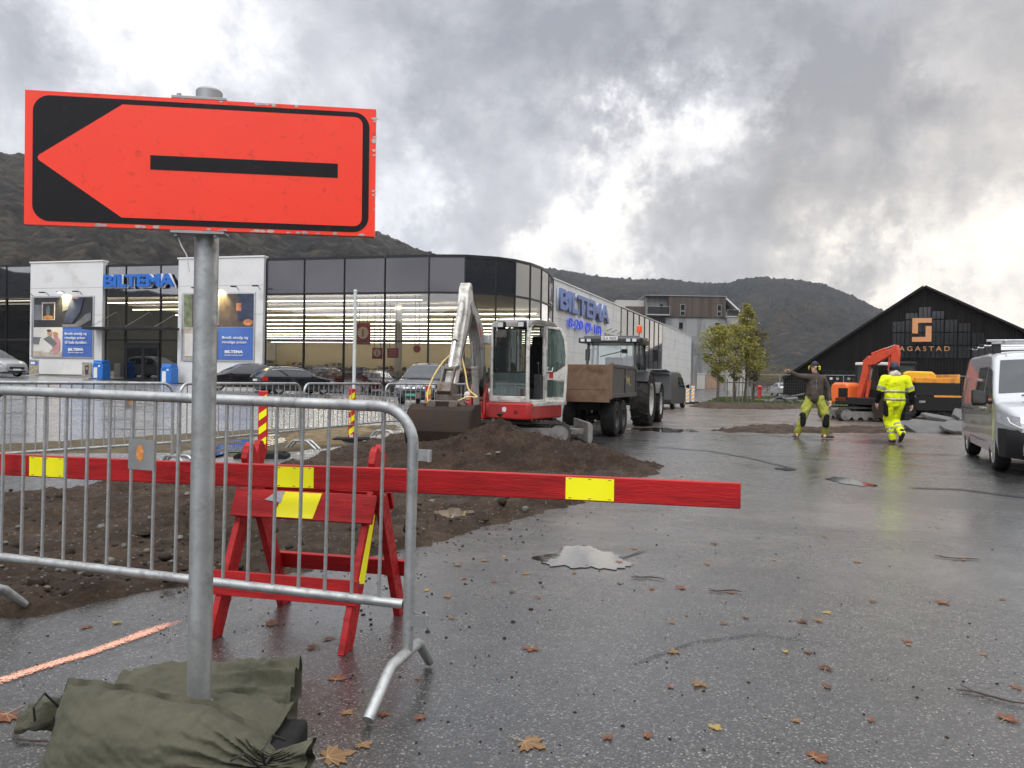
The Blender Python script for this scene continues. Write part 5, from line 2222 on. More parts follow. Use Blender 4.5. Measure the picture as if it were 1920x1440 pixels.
class Body:
    """vehicle shell described by its side profile; x forwards, centred on the wheelbase"""
    def __init__(s, top, bot, W, belt, tumble=.16, nose=.12, tail=.08, crown=.03):
        s.top, s.bot, s.W, s.belt, s.tumble, s.nose, s.tail, s.crown = top, bot, W, belt, tumble, nose, tail, crown
        s.x0, s.x1 = top[0][0], top[-1][0]
        s.H = max(z for _, z in top)

    def zt(s, x):
        return float(np.interp(x, [p[0] for p in s.top], [p[1] for p in s.top]))

    def zb(s, x):
        return float(np.interp(x, [p[0] for p in s.bot], [p[1] for p in s.bot]))

    def hw(s, x):
        a = max(0.0, (x - (s.x1 - .95)) / .95)
        b = max(0.0, ((s.x0 + .8) - x) / .8)
        return s.W / 2 * (1 - s.nose * a ** 2.6 - s.tail * b ** 2.6)

    def side(s, x, z):
        w = s.hw(x)
        if z < .42:
            w *= .955 + .045 * max(0, z - .15) / .27
        if z > s.belt:
            w *= 1 - s.tumble * ((z - s.belt) / max(.01, s.H - s.belt)) ** 1.25
        else:
            w *= 1 - .012 * max(0, (s.belt - z - .15)) 
        return w

    def ring(s, x):
        zt, zb = s.zt(x), s.zb(x)
        r = min(.085, (zt - zb) * .25)
        half = [(0, zb), (s.side(x, zb) * .92, zb)]
        zs = np.linspace(zb + .03, zt - r, 9)
        half += [(s.side(x, z), z) for z in zs]
        wt = s.side(x, zt - r)
        half += [(wt - r * .10, zt - r * .60), (wt - r * .35, zt - r * .26), (wt - r * .85, zt - r * .04), (wt * .6, zt + s.crown * .6), (0, zt + s.crown)]
        full = half + [(-y, z) for y, z in half[-2:0:-1]]
        return [(x, y, z) for y, z in full]

    def shell(s, n=46):
        xs = sorted(set(list(np.linspace(s.x0, s.x1, n)) + [p[0] for p in s.top]))
        m = MB()
        rings = [s.ring(x) for x in xs]
        k = len(rings[0])
        vs = [p for r in rings for p in r]
        fs = [(i * k + j, i * k + (j + 1) % k, (i + 1) * k + (j + 1) % k, (i + 1) * k + j) for i in range(len(xs) - 1) for j in range(k)]
        fs += [list(range(k))[::-1], [(len(xs) - 1) * k + j for j in range(k)]]
        return m.add(vs, fs)

    def side_patch(s, quad, sg, off=.004, nx=8, nz=5):
        """bilinear (x, z) quad laid on the side wall"""
        a, b, c, d = quad
        m = MB()
        def fn(u, v):
            x = (a[0] * (1 - u) + b[0] * u) * (1 - v) + (d[0] * (1 - u) + c[0] * u) * v
            z = (a[1] * (1 - u) + b[1] * u) * (1 - v) + (d[1] * (1 - u) + c[1] * u) * v
            return (x, sg * (s.side(x, z) + off), z)
        return m.grid(fn, nx, nz)

    def top_patch(s, xa, xb, fa, fb, off=.005, nx=8, ny=8):
        m = MB()
        def fn(u, v):
            x = xa + (xb - xa) * u
            f = fa + (fb - fa) * u
            z = s.zt(x)
            w = s.side(x, z - .06) - .05
            y = (v * 2 - 1) * w * f
            zz = z + s.crown * (1 - (abs(y) / max(w, .01)) ** 1.6) 
            dz = (s.zt(x + .03) - s.zt(x - .03)) / .06
            nv = Vector((-dz, 0, 1)).normalized()
            return (x + nv.x * off, y, zz + nv.z * off)
        return m.grid(fn, nx, ny)


def arch_cut(o, body, axles, r):
    c = MB()
    for x in axles:
        c.lathe([(0, -2), (r, -2), (r, 2), (0, 2)], 'y', (x, 0, r * .93), 36, closed=False)
    # keep the middle of the floor: two side pockets only
    c = MB()
    for x in axles:
        for sg in (-1, 1):
            h = body.W / 2
            c.lathe([(0, sg * (h - .30)), (r, sg * (h - .30)), (r, sg * (h + .2)), (0, sg * (h + .2))], 'y', (x, 0, r * .93), 36, closed=False)
    boolean_cut(o, c)


def tubes(name, m_, parent, r, *paths):
    b = MB()
    for p in paths:
        b.tube(p, r, 6)
    return b.build(name, m_, parent, smooth=60)


def make_car(label, loc, rz, paint, top, W=1.72, belt=.92, axles=(1.28, -1.30), wr=.32, group=None, name='parked_car', sidewin=None, ws=None, rw=None, rails=True, category='car', scale=1.0, plate=None, grille=None, chrome_line=False):
    t = thing(name, label, category, loc, rz, group)
    t.scale = (scale,) * 3
    x0, x1 = top[0][0], top[-1][0]
    B = Body(top, [(x0, .34), (x0 + .5, .24), (x1 - .6, .22), (x1, .28)], W, belt, tumble=.24, nose=.16, tail=.10)
    o = B.shell().build('body', paint, t, smooth=38)
    arch_cut(o, B, axles, wr * 1.13)
    b = MB()
    b.bx(axles[1] - .3, axles[0] + .3, -W / 2 + .32, W / 2 - .32, .2, .5)
    b.build('underbody', M_INT, t)
    for x in axles:
        for sg in (-1, 1):
            wheel(t, (x, sg * (W / 2 - .115), wr), wr, .20, wr * .66, 'y', M_RIMA, side=sg, spokes=7, dish=.1)
    for q in sidewin:
        for sg in (-1, 1):
            B.side_patch(q, sg).build('side_window', M_DARKGLASS, t)
    B.top_patch(*ws).build('windscreen', M_SCREEN, t)
    B.top_patch(*rw).build('rear_window', M_SCREEN, t)
    if rails:
        for sg in (-1, 1):
            xs = np.linspace(rails[0], rails[1], 7)
            b = MB()
            b.tube([(x, sg * (B.side(x, B.zt(x) - .06) - .09), B.zt(x) + (.055 if 0 < i < 6 else .0)) for i, x in enumerate(xs)], .014, 8)
            b.build('roof_rail', M_BLACKP, t)
    for sg in (-1, 1):
        # lamps, mirrors, handles
        b = MB()
        b.sphere((.62, sg * (W / 2 + .07), belt + .06), (.06, .10, .075), 10, 6)
        b.build('mirror', paint, t)
        B.side_patch([(x0 + .02, .72), (x0 + .36, .74), (x0 + .30, .93), (x0 + .05, .92)], sg, .006).build('tail_light', M_REDL, t)
        B.side_patch([(x1 - .50, .60), (x1 - .10, .52), (x1 - .16, .66), (x1 - .52, .74)], sg, .006).build('headlight', M_CLEARL, t)
        for xa in (axles[0] - .62, axles[0] - 1.55):
            pass
        b = MB()
        for xa in (-.02, -.95):
            z = belt - .12
            b.bx(xa - .09, xa + .09, sg * (B.side(xa, z) + .0), sg * (B.side(xa, z) + .022), z - .013, z + .013)
        b.build('door_handle', paint, t)
        if chrome_line:
            pts = []
            q = sidewin
            zt_ = [(x, B.zt(x) - .115) for x in np.linspace(q[-1][3][0] - .02, q[0][2][0] + .02, 12)]
            b = MB()
            b.tube([(x, sg * (B.side(x, z) + .008), z) for x, z in zt_], .012, 6)
            b.build('window_trim', M_CHROME, t)
    b = MB()
    zf = B.zt(x1)
    b.bx(x1 - .03, x1 + .012, -W * .28, W * .28, .44, .58)
    b.bx(x1 - .03, x1 + .010, -W * .34, W * .34, .28, .36)
    b.build('grille', M_BLACKP, t, bevel=.01)
    b = MB()
    b.bx(x0 - .012, x0 + .02, -.26, .26, .70, .81)
    b.bx(x1 + .002, x1 + .018, -.26, .26, .37, .47)
    b.build('number_plate', M_PLATE, t)
    return t


def heading(p, q):
    return math.atan2(q[1] - p[1], q[0] - p[0])


WAGON = [(-2.25, .88), (-2.16, 1.02), (-1.98, 1.22), (-1.70, 1.40), (-1.2, 1.465), (-.4, 1.475), (.05, 1.44), (.42, 1.28), (.98, .98), (1.5, .90), (1.9, .82), (2.12, .70), (2.20, .56)]
WAGON_WIN = [[(-.30, .97), (.62, .95), (.10, 1.33), (-.28, 1.37)], [(-1.24, .98), (-.36, .97), (-.34, 1.37), (-1.20, 1.36)], [(-1.86, 1.02), (-1.30, .98), (-1.26, 1.355), (-1.66, 1.30)]]


def gcar(px, d):
    p = at(px, 720, d)
    return gpt(p.x, p.y, .0)


p = gcar(553, 41.0)
make_car('black estate car seen from its rear corner, parked before the shop glass', p, R(42), M_BLKC, WAGON, 1.76, sidewin=WAGON_WIN, ws=(.46, .95, .93, .95), rw=(-2.12, -1.74, .90, .86), rails=(-1.6, .1), chrome_line=True)
p = gcar(448, 42.5)
make_car('black car facing the shop entrance, behind the sign pole', p, R(214), M_BLKC, WAGON, 1.74, sidewin=WAGON_WIN, ws=(.46, .95, .93, .95), rw=(-2.12, -1.74, .90, .86), rails=(-1.5, .1))
MPV = [(-2.05, .95), (-2.0, 1.25), (-1.85, 1.50), (-1.4, 1.60), (-.3, 1.63), (.25, 1.56), (.75, 1.28), (1.20, 1.02), (1.7, .92), (2.0, .74), (2.08, .56)]
MPV_WIN = [[(-.15, 1.03), (.80, 1.02), (.36, 1.42), (-.12, 1.48)], [(-1.1, 1.03), (-.22, 1.03), (-.20, 1.48), (-1.08, 1.48)], [(-1.8, 1.08), (-1.17, 1.04), (-1.15, 1.48), (-1.66, 1.44)]]
p = gcar(-22, 44.0)
make_car('silver car cut off by the picture edge in front of the shop', p, R(-14), mat('dull_silver_paint', (.30, .31, .32), .3, .3, var=.02, coat=.5), MPV, 1.75, belt=1.0, sidewin=MPV_WIN, ws=(.30, 1.15, .93, .95), rw=(-1.98, -1.80, .88, .86), rails=None)
p = gcar(1465, 86)
make_car('small silver car parked far off behind the mesh fence', p, R(84), M_SILV, WAGON, 1.76, sidewin=WAGON_WIN, ws=(.46, .95, .93, .95), rw=(-2.12, -1.74, .90, .86), rails=None)


def build_people_carrier():
    p = gcar(803, 37.0)
    MV = [(-2.3, .95), (-2.25, 1.35), (-2.10, 1.62), (-1.6, 1.72), (-.2, 1.74), (.30, 1.66), (.85, 1.32), (1.30, 1.08), (1.80, 1.0), (2.15, .86), (2.30, .70), (2.34, .5)]
    WN = [[(-.1, 1.10), (.95, 1.08), (.48, 1.50), (-.08, 1.58)], [(-1.15, 1.10), (-.18, 1.10), (-.16, 1.58), (-1.13, 1.58)], [(-2.05, 1.14), (-1.22, 1.10), (-1.2, 1.58), (-1.92, 1.54)]]
    t = make_car('dark grey people carrier with round fog lamps, facing us by the shop corner', p, R(-97), M_BLKC, MV, 1.80, belt=1.05, axles=(1.45, -1.40), wr=.33, sidewin=WN, ws=(.36, 1.25, .93, .96), rw=(-2.22, -2.12, .88, .86), rails=(-1.9, -.1))
    t.scale = (1.13, 1.13, 1.13)
    B = 2.34
    for y in (-.62, .62):
        m = MB()
        m.prism([(y - .22, .68), (y + .22, .70), (y + .20, .88), (y - .18, .86)], B - .14, B - .045, 'x')
        m.build('headlamp', M_CLEARL, t, bevel=.02)
    for y in (-.14, .14, .30):
        m = MB()
        m.lathe([(0, 0), (.085, 0), (.10, -.06), (0, -.06)], 'x', (B + .02, y - .07, .76), 14, closed=False)
        m.build('fog_lamp', M_CLEARL, t)
    m = MB()
    m.tube([(B - .01, -.42, .88), (B + .01, -.40, .68), (B + .02, 0, .66), (B + .01, .40, .68), (B - .01, .42, .88)], .014, 6)
    m.build('grille_trim', M_CHROME, t)
    m = MB()
    m.bx(B + .02, B + .03, -.38, .16, .36, .47)
    m.build('green_plate', mat('green_plate', (.06, .30, .22), .4), t)


build_people_carrier()


# ---- vans share one long box profile
def van_body(L, W, H, paint, t, axles, wr, open_rear=False):
    h = L / 2
    top = [(-h, 1.05), (-h + .02, 1.35), (-h + .07, H - .16), (-h + .20, H - .02), (-h + .6, H), (.2, H), (h - 1.75, H - .03), (h - 1.58, H - .11), (h - 1.30, H - .36), (h - .86, 1.18), (h - .70, 1.10), (h - .35, 1.03), (h - .14, .93), (h - .04, .80), (h, .60)]
    B = Body(top, [(-h, .34), (-h + .4, .25), (h - .5, .24), (h, .30)], W, 1.05, tumble=.13, nose=.30, tail=.03, crown=.035)
    o = B.shell(60).build('body', paint, t, smooth=38)
    if open_rear:
        c = MB()
        c.bx(-h - .3, -h + 1.7, -W / 2 + .12, W / 2 - .12, .52, H - .14)
        boolean_cut(o, c)
    arch_cut(o, B, axles, wr * 1.14)
    return B, o


def build_silver_van():
    f, r_ = ground(1872, 881), ground(1824, 853)
    c = (f + r_) / 2
    rz = heading(r_, f)
    s = .985
    W, L, H = 1.88, 4.86, 1.94
    # the wheels measured are on the van's right side; move to the centre line
    hd = Vector((math.cos(rz), math.sin(rz), 0))
    lf = Vector((-hd.y, hd.x, 0))
    c = c + lf * (W / 2 - .12) * s
    t = thing('van', 'silver van with black bumper and roof bars, parked facing us at the picture edge', 'van', (c.x, c.y, 0), rz)
    t.scale = (s, s, s)
    axles = (1.52, -1.46)
    wr = .345
    B, o = van_body(L, W, H, M_SILV, t, axles, wr)
    h = L / 2

    def xout(y):
        a = (max(0.0, 1 - abs(y) * 2 / W) / B.nose) ** (1 / 2.6)
        return h - .95 + .95 * min(1.0, a)

    for x in axles:
        for sg in (-1, 1):
            wheel(t, (x, sg * (W / 2 - .125), wr), wr, .225, wr * .66, 'y', M_RIMA, side=sg, spokes=6, dish=.05)
    m = MB()
    m.bx(axles[1] - .4, axles[0] + .4, -W / 2 + .34, W / 2 - .34, .22, .55)
    m.build('underbody', M_INT, t)
    for sg in (-1, 1):
        B.side_patch([(.62, 1.12), (1.50, 1.10), (1.05, 1.60), (.64, 1.68)], sg, .004).build('front_side_window', M_DARKGLASS, t)
        B.side_patch([(1.02, 1.64), (1.06, 1.62), (1.56, 1.12), (1.53, 1.10)], sg, .007, 3, 6).build('window_pillar', M_BLACKP, t)
        B.side_patch([(-.42, 1.14), (.50, 1.12), (.52, 1.68), (-.40, 1.68)], sg, .004).build('sliding_door_window', M_DARKGLASS, t)
        # panel gaps
        def gap(p0, p1):
            m = MB()
            for i in range(14):
                q = []
                for k, o_ in ((i, 0), (i + 1, 0), (i + 1, 1), (i, 1)):
                    x, z = p0[0] + (p1[0] - p0[0]) * k / 14, p0[1] + (p1[1] - p0[1]) * k / 14
                    x, z = (x + .008 * o_, z) if p0[0] == p1[0] else (x, z + .008 * o_)
                    q.append((x, sg * (B.side(x, z) + .0015), z))
                m.add(q, [(0, 1, 2, 3)])
            m.build('panel_gap', M_SEAM, t)
        gap((.56, .36), (.56, 1.74))
        gap((1.44, .55), (1.44, 1.12))
        gap((-.52, .36), (-.52, 1.76))
        gap((-1.0, .42), (.95, .42))
        for xa in (.44, .70):
            m = MB()
            m.bx(xa - .10, xa + .10, sg * (B.side(xa, .98)), sg * (B.side(xa, .98) + .032), .955, .99)
            m.build('door_handle', M_SILV, t, bevel=.008)
        B.side_patch([(-2.2, .92), (-.6, .92), (-.6, .935), (-2.2, .935)], sg, .012, 12, 1).build('door_rail', M_BLACKP, t)
        # black mirror on a stalk
        m = MB()
        m.hull([(1.42, sg * (W / 2 + .04), 1.06), (1.42, sg * (W / 2 + .04), 1.22), (1.50, sg * (W / 2 + .06), 1.04), (1.34, sg * (W / 2 + .26), 1.02), (1.34, sg * (W / 2 + .27), 1.30), (1.46, sg * (W / 2 + .28), 1.05), (1.44, sg * (W / 2 + .27), 1.28), (1.36, sg * (W / 2 + .05), 1.26)])
        m.bar((1.44, sg * (W / 2 - .02), 1.08), (1.42, sg * (W / 2 + .06), 1.10), .08, .06)
        m.build('mirror', M_BLACKP, t, bevel=.03, segs=3)
        # headlight wraps the corner
        hl = MB()
        n = 14
        def corner(u, v):
            x = h - .60 + u * .55
            z = (.70 + .10 * (1 - u)) * (1 - v) + (.93 - .04 * u + .02 * (1 - u)) * v
            return (x, sg * (B.side(x, z) + .006), z)
        hl.grid(corner, n, 5)
        def front(u, v):
            y = sg * (B.side(h - .05, .8) + .004 - u * .36)
            z = (.705) * (1 - v) + (.885 - .03 * u) * v
            return (min(xout(y), float(np.interp(z, [.6, .8, .93, 1.03], [h, h - .04, h - .14, h - .35]))) + .012, y, z)
        hl.grid(front, 10, 5)
        ho = hl.build('headlight', M_CLEARL, t, smooth=60)
        d = MB()
        d.bx(h - .075, h - .018, sg * (W / 2 - .46), sg * (W / 2 - .30), .77, .85)
        d.tube([(h - .02, sg * (W / 2 - .50), .73), (h - .02, sg * (W / 2 - .24), .73), (h - .10, sg * (W / 2 - .12), .80), (h - .14, sg * (W / 2 - .09), .88)], .010, 6)
        d.build('running_light', M_WHITE, ho)
    B.top_patch(h - 1.52, h - .92, .93, .97, .006).build('windscreen', M_SCREEN, t)
    # black lower bumper with grille bars
    m = MB()
    pts = []
    for z, dx in ((.26, -.05), (.34, .02), (.52, .035), (.66, .02), (.70, -.02)):
        row = []
        for i in range(15):
            u = -1 + 2 * i / 14
            w = B.side(h - .30, .55) + .012
            y = u * w
            x = xout(y / 1.012) + dx
            row.append((x, y, z))
        pts.append(row)
    vs = [p for r in pts for p in r]
    bk = [(h - .65, p[1] * .98, p[2]) for r in pts for p in r]
    k = 15
    fs = [(j * k + i, j * k + i + 1, (j + 1) * k + i + 1, (j + 1) * k + i) for j in range(4) for i in range(k - 1)]
    m.add(vs, fs)
    # returns along the sides towards the wheel arch
    for sg, i in ((-1, 0), (1, 14)):
        ring = [pts[j][i] for j in range(5)]
        back = [(h - .52, sg * (B.side(h - .52, p[2]) + .012), p[2]) for p in ring]
        m.add(ring + back, [(j, j + 1, 5 + j + 1, 5 + j) for j in range(4)])
    m.build('bumper', M_BLACKP, t, smooth=50)
    m = MB()
    for z in (.36, .43, .50):
        m.bx(h + .028, h + .05, -.62, .62, z, z + .028)
    m.bx(h - .02, h + .028, -.46, .46, .72, .76)
    m.bx(h - .03, h + .015, -.46, .46, .80, .83)
    m.build('grille', mat('grille_bars', (.035, .035, .037), .3), t, bevel=.006)
    m = MB()
    m.bx(h + .036, h + .046, -.26, .26, .56, .66)
    m.build('number_plate', M_PLATE, t)
    m = MB()
    m.lathe([(0, 0), (.075, 0), (.08, -.02), (0, -.02)], 'x', (h - .02, 0, .87), 20, closed=False)
    m.build('round_badge', M_CHROME, t)
    # wipers
    m = MB()
    for y in (-.55, .25):
        m.bar((h - .86, y, 1.215), (h - .94, y + .55, 1.275), .015, .012)
    m.build('wiper', M_BLACKP, t)
    # roof bars
    for x in (.45, -.35, -1.15, -1.85):
        m = MB()
        m.box((x, 0, H + .145), (.055, W * .93, .035))
        b_ = m.build('roof_bar', M_ALU, t, bevel=.012)
        for sg in (-1, 1):
            m = MB()
            m.prism([(x - .07, H - .02), (x + .07, H - .02), (x + .04, H + .13), (x - .04, H + .13)], sg * (W * .36), sg * (W * .43), 'y')
            m.bx(x - .06, x + .06, sg * (W * .435), sg * (W * .47), H + .12, H + .17)
            m.build('bar_foot', M_BLACKP, b_, bevel=.01)
    m = MB()
    for sg in (-1, 1):
        m.bx(-2.1, .7, sg * .62, sg * .66, H + .165, H + .195)
    for x in (.5,):
        m.bx(x, x + .05, -.9, .9, H + .17, H + .21)
    m.build('ladder_rail', M_ALU, t, bevel=.006)


build_silver_van()


def build_grey_van():
    a, b = at(1254, 766, 35.5), at(1287, 761, 40.0)
    rz = heading(a, b)
    c = (a + b) / 2
    W, L, H = 1.86, 4.7, 1.92
    hd = Vector((math.cos(rz), math.sin(rz), 0))
    lf = Vector((-hd.y, hd.x, 0))
    s = .95
    c = c + lf * (W / 2 - .1) * s
    t = thing('van', 'dark grey van with its tailgate raised, parked beyond the tractor', 'van', (c.x, c.y, 0), rz)
    t.scale = (s, s, s)
    axles = (1.45, -1.42)
    wr = .335
    B, o = van_body(L, W, H, M_GREYC, t, axles, wr, True)
    h = L / 2
    for x in axles:
        for sg in (-1, 1):
            wheel(t, (x, sg * (W / 2 - .125), wr), wr, .22, wr * .66, 'y', M_RIMA, side=sg, spokes=6, dish=.05)
    for sg in (-1, 1):
        B.side_patch([(.55, 1.12), (1.45, 1.10), (1.0, 1.60), (.58, 1.66)], sg).build('front_side_window', M_DARKGLASS, t)
        B.side_patch([(-.5, 1.12), (.45, 1.12), (.46, 1.66), (-.48, 1.66)], sg).build('side_window', M_DARKGLASS, t)
        m = MB()
        m.hull([(1.40, sg * (W / 2 + .03), 1.10), (1.34, sg * (W / 2 + .24), 1.04), (1.34, sg * (W / 2 + .25), 1.30), (1.46, sg * (W / 2 + .24), 1.06), (1.44, sg * (W / 2 + .24), 1.28), (1.38, sg * (W / 2 + .03), 1.22)])
        m.build('mirror', M_BLACKP, t, bevel=.02)
        B.side_patch([(-h + .02, .85), (-h + .12, .85), (-h + .14, 1.35), (-h + .05, 1.35)], sg, .006, 2, 4).build('tail_light', M_REDL, t)
        m = MB()
        m.tube([(-h + .25, sg * .80, H + .03), (-h + .6, sg * .80, H + .07), (.6, sg * .80, H + .06), (.9, sg * .80, H + .02)], .018, 8)
        m.build('roof_rail', M_ALU, t)
    B.top_patch(h - 1.52, h - .92, .93, .97, .006).build('windscreen', M_SCREEN, t)
    # raised tailgate hinged on the roof edge
    m = MB()
    m.prism([(-h + .12, H - .02), (-h - .95, H + .10), (-h - 1.02, H + .06), (-h - .98, H + .02), (-h + .1, H - .07)], -W / 2 + .1, W / 2 - .1, 'y')
    tg = m.build('tailgate', M_GREYC, t, bevel=.02)
    # load: floor liner and boxes in the dark hold
    m = MB()
    m.bx(-h + .1, -h + 1.65, -W / 2 + .14, W / 2 - .14, .522, .54)
    m.bx(-h + 1.66, -h + 1.69, -W / 2 + .125, W / 2 - .125, .53, H - .15)
    m.build('cargo_lining', M_INT, t)
    m = MB()
    m.bx(-h - .04, -h + .06, -W / 2 + .06, W / 2 - .06, .30, .50)
    m.build('rear_bumper', M_BLACKP, t, bevel=.02)


build_grey_van()
# ------------------------------------------------------------------ the shop
M_CLAD = mat('white_metal_cladding', (.66, .66, .65), .42, var=.05, vscale=.6, dirt=(.5, .49, .46), dirt_scale=.5, dirt_amt=.25)
M_FRAME = mat('dark_window_frame', (.022, .023, .026), .4, var=.1)
M_SPAN = mat('dark_spandrel_glass', (.036, .033, .042), .02, var=0, spec=.8, coat=.3)
M_SPANC = mat('corner_spandrel_glass', (.008, .009, .014), .02, var=0, spec=1.0)
for _m, _i in ((M_SPAN, 1.5), (M_SPANC, 2.0)):
    _m.node_tree.nodes['Principled BSDF'].inputs['IOR'].default_value = _i
M_SGL = glass('shop_glass', (.80, .82, .80), .16)
M_SGLD = glass('dim_shop_glass', (.16, .165, .17), .10)
M_BLUE = mat('blue_sign_face', (.015, .13, .50), .35, var=.04)
M_BLUEP = mat('pale_blue_sign_face', (.10, .16, .42), .4, var=.06)
M_NEON = mat('lit_blue_letters', (.03, .07, .62), .4, var=.03, emit=(.05, .12, 1.0), es=.16)
M_WEDGE = mat('white_sign_edge', (.75, .76, .78), .4, var=0)
M_CEIL = mat('shop_ceiling', (.74, .69, .58), .8, var=.1, vscale=.4)
M_WALLIN = mat('shop_back_wall', (.66, .58, .44), .8, var=.08, vscale=.3)
M_FLOORIN = mat('shop_floor', (.48, .45, .40), .4, var=.1)
M_STRIP = mat('lit_tube', (1, .93, .78), .5, var=0, emit=(1, .91, .73), es=8.0)
M_COLM = mat('white_column', (.62, .60, .54), .5, var=.04)
M_JOINT = mat('cladding_joint', (.36, .36, .35), .6)

HB = 8.76
P0 = Vector((-33.3, 51.9, 0))
P1 = Vector((-5.1, 45.0, 0))
E1 = (P1 - P0).normalized()          # along the front, towards the corner
E2 = Vector((-E1.y, E1.x, 0))        # into the building
S0 = Vector((2.9, 54.7, 0))
S1 = Vector((28.7, 120.0, 0))
ES = (S1 - S0).normalized()
NS = Vector((ES.y, -ES.x, 0))        # side wall faces this way


def fpx(px):
    """distance along the front from P1 (negative to the left) of a picture column"""
    v = pdir(px, 600)
    A = Matrix(((v.x, -E1.x), (v.y, -E1.y)))
    k = A.inverted() @ Vector((P1.x, P1.y))
    return k[1]


def spx(px):
    v = pdir(px, 600)
    A = Matrix(((v.x, -ES.x), (v.y, -ES.y)))
    k = A.inverted() @ Vector((S0.x, S0.y))
    return k[1]


def build_shop():
    rz = math.atan2(E1.y, E1.x)
    t = thing('store_building', 'big shop hall with curved dark glass corner, white panels and lit strip lights inside', 'shop building', (P1.x, P1.y, 0), rz)
    Mw = Matrix.Rotation(-rz, 4, 'Z') @ Matrix.Translation(-P1)

    def loc(p):
        return Mw @ Vector((p[0], p[1], p[2] if len(p) > 2 else 0))
    # local: x along the front (0 at the corner, negative left), y inwards, front plane at y=0
    def gl(x, y=0):
        w = P1 + E1 * x + E2 * y
        return gz(w.x, w.y)
    sB, sS = 6.47, 3.52
    xl = -48.0
    xA, xB, xC, xD = fpx(63), fpx(198), fpx(339), fpx(498)
    mull = [fpx(570), fpx(645), fpx(721), 0.0]
    # curved corner: quadratic from P1 to S0
    c0, c2 = Vector((0, 0, 0)), loc(S0)
    ctrl = Vector((7.2, .25, 0))
    N = 24
    curve = []
    for i in range(N + 1):
        u = i / N
        curve.append(c0 * (1 - u) ** 2 + ctrl * 2 * u * (1 - u) + c2 * u ** 2)
    s0, s1 = loc(S0), loc(S1)
    es = (s1 - s0).normalized()
    ns = Vector((es.y, -es.x, 0))

    def wallseg(m, a, b, z0, z1, th=.12, n_in=None):
        a, b = Vector(a), Vector(b)
        d = (b - a).normalized()
        nrm = Vector((-d.y, d.x, 0)) * th
        p = [a, b, b + nrm, a + nrm]
        m.add([(q.x, q.y, z0) for q in p] + [(q.x, q.y, z1) for q in p], [(0, 3, 2, 1), (4, 5, 6, 7), (0, 1, 5, 4), (1, 2, 6, 5), (2, 3, 7, 6), (3, 0, 4, 7)])
    # ---- front bays: (x0, x1, kind)
    bays = [(xl, fpx(-150), 'dim'), (fpx(-150), fpx(-60), 'dim'), (fpx(-60), fpx(12), 'dim'), (fpx(12), xA, 'dim'),
            (xB, fpx(236), 'ent'), (fpx(236), fpx(301), 'ent'), (fpx(301), xC, 'ent'),
            (xD, mull[0], 'glass'), (mull[0], mull[1], 'glass'), (mull[1], mull[2], 'glass'), (mull[2], mull[3], 'glass')]
    fw = .09
    for x0, x1, kind in bays:
        zt = HB - .16 if kind != 'ent' else HB - .32
        m = MB()
        m.bx(x0 + fw * .6, x1 - fw * .6, -.02, .02, sB + .06, zt)
        m.build('spandrel_pane', M_SPAN if kind == 'glass' else M_SPANC, t)
        g0 = min(gl(x0), gl(x1)) - .05
        gm = M_SGLD if kind == 'dim' else M_SGL
        m = MB()
        m.add([(x0 + fw * .6, 0, g0 + .1), (x1 - fw * .6, 0, g0 + .1), (x1 - fw * .6, 0, sS - .05), (x0 + fw * .6, 0, sS - .05)], [(0, 1, 2, 3)])
        m.build('lower_pane', gm, t)
        m = MB()
        m.add([(x0 + fw * .6, 0, sS + .05), (x1 - fw * .6, 0, sS + .05), (x1 - fw * .6, 0, sB - .06), (x0 + fw * .6, 0, sB - .06)], [(0, 1, 2, 3)])
        m.build('upper_pane', gm, t)
        m = MB()
        for xx in (x0, x1):
            m.bx(xx - fw * .5, xx + fw * .5, -.05, .10, g0, zt + .05)
        m.bx(x0 + fw * .5, x1 - fw * .5, -.045, .095, sB - .06, sB + .06)
        m.bx(x0 + fw * .5, x1 - fw * .5, -.045, .095, sS - .05, sS + .05)
        m.bx(x0 + fw * .5, x1 - fw * .5, -.045, .095, g0, g0 + .14)
        m.bx(x0 + fw * .5, x1 - fw * .5, -.045, .095, zt, zt + .16)
        m.build('window_frame', M_FRAME, t)
    # ---- white panels with cap
    for x0, x1, top in ((xA, xB, HB + .02), (xC, xD, HB + .05)):
        g0 = min(gl(x0), gl(x1))
        m = MB()
        m.bx(x0, x1, -.30, .12, g0 + .28, top)
        p = m.build('white_panel', M_CLAD, t, bevel=.02)
        m = MB()
        m.bx(x0 - .05, x1 + .05, -.36, .14, top + .002, top + .09)
        m.build('coping', M_WHITE, p)
        m = MB()
        for zz in (sB + .55, sB - 1.3):
            m.bx(x0, x1, -.304, -.299, zz, zz + .03)
        m.build('panel_joint', M_JOINT, p)
        m = MB()
        m.bx(x0 + .05, x1 - .05, -.22, .1, g0 - .1, g0 + .278)
        m.build('plinth', mat('concrete_plinth', (.32, .31, .29), .8, var=.15), p)
    # ---- curved glass corner, faceted
    cuts = [0, 4, 8, 11, 14, 17, 20, 24]
    for a, b in zip(cuts[:-1], cuts[1:]):
        pa, pb = curve[a], curve[b]
        d = (pb - pa).normalized()
        pa2, pb2 = pa + d * .03, pb - d * .03
        m = MB()
        wallseg(m, pa2, pb2, sB + .06, HB - .16, .04)
        m.build('spandrel_pane', M_SPANC if a else M_SPAN, t)
        for nm, za, zb_ in (('lower_pane', .05, sS - .05), ('upper_pane', sS + .05, sB - .06)):
            m = MB()
            m.add([(pa2.x, pa2.y, za), (pb2.x, pb2.y, za), (pb2.x, pb2.y, zb_), (pa2.x, pa2.y, zb_)], [(0, 1, 2, 3)])
            m.build(nm, M_SGL, t)
        m = MB()
        m.bar((pb.x, pb.y, -.1), (pb.x, pb.y, HB - .1), .09, .09, (d.x, d.y, 0))
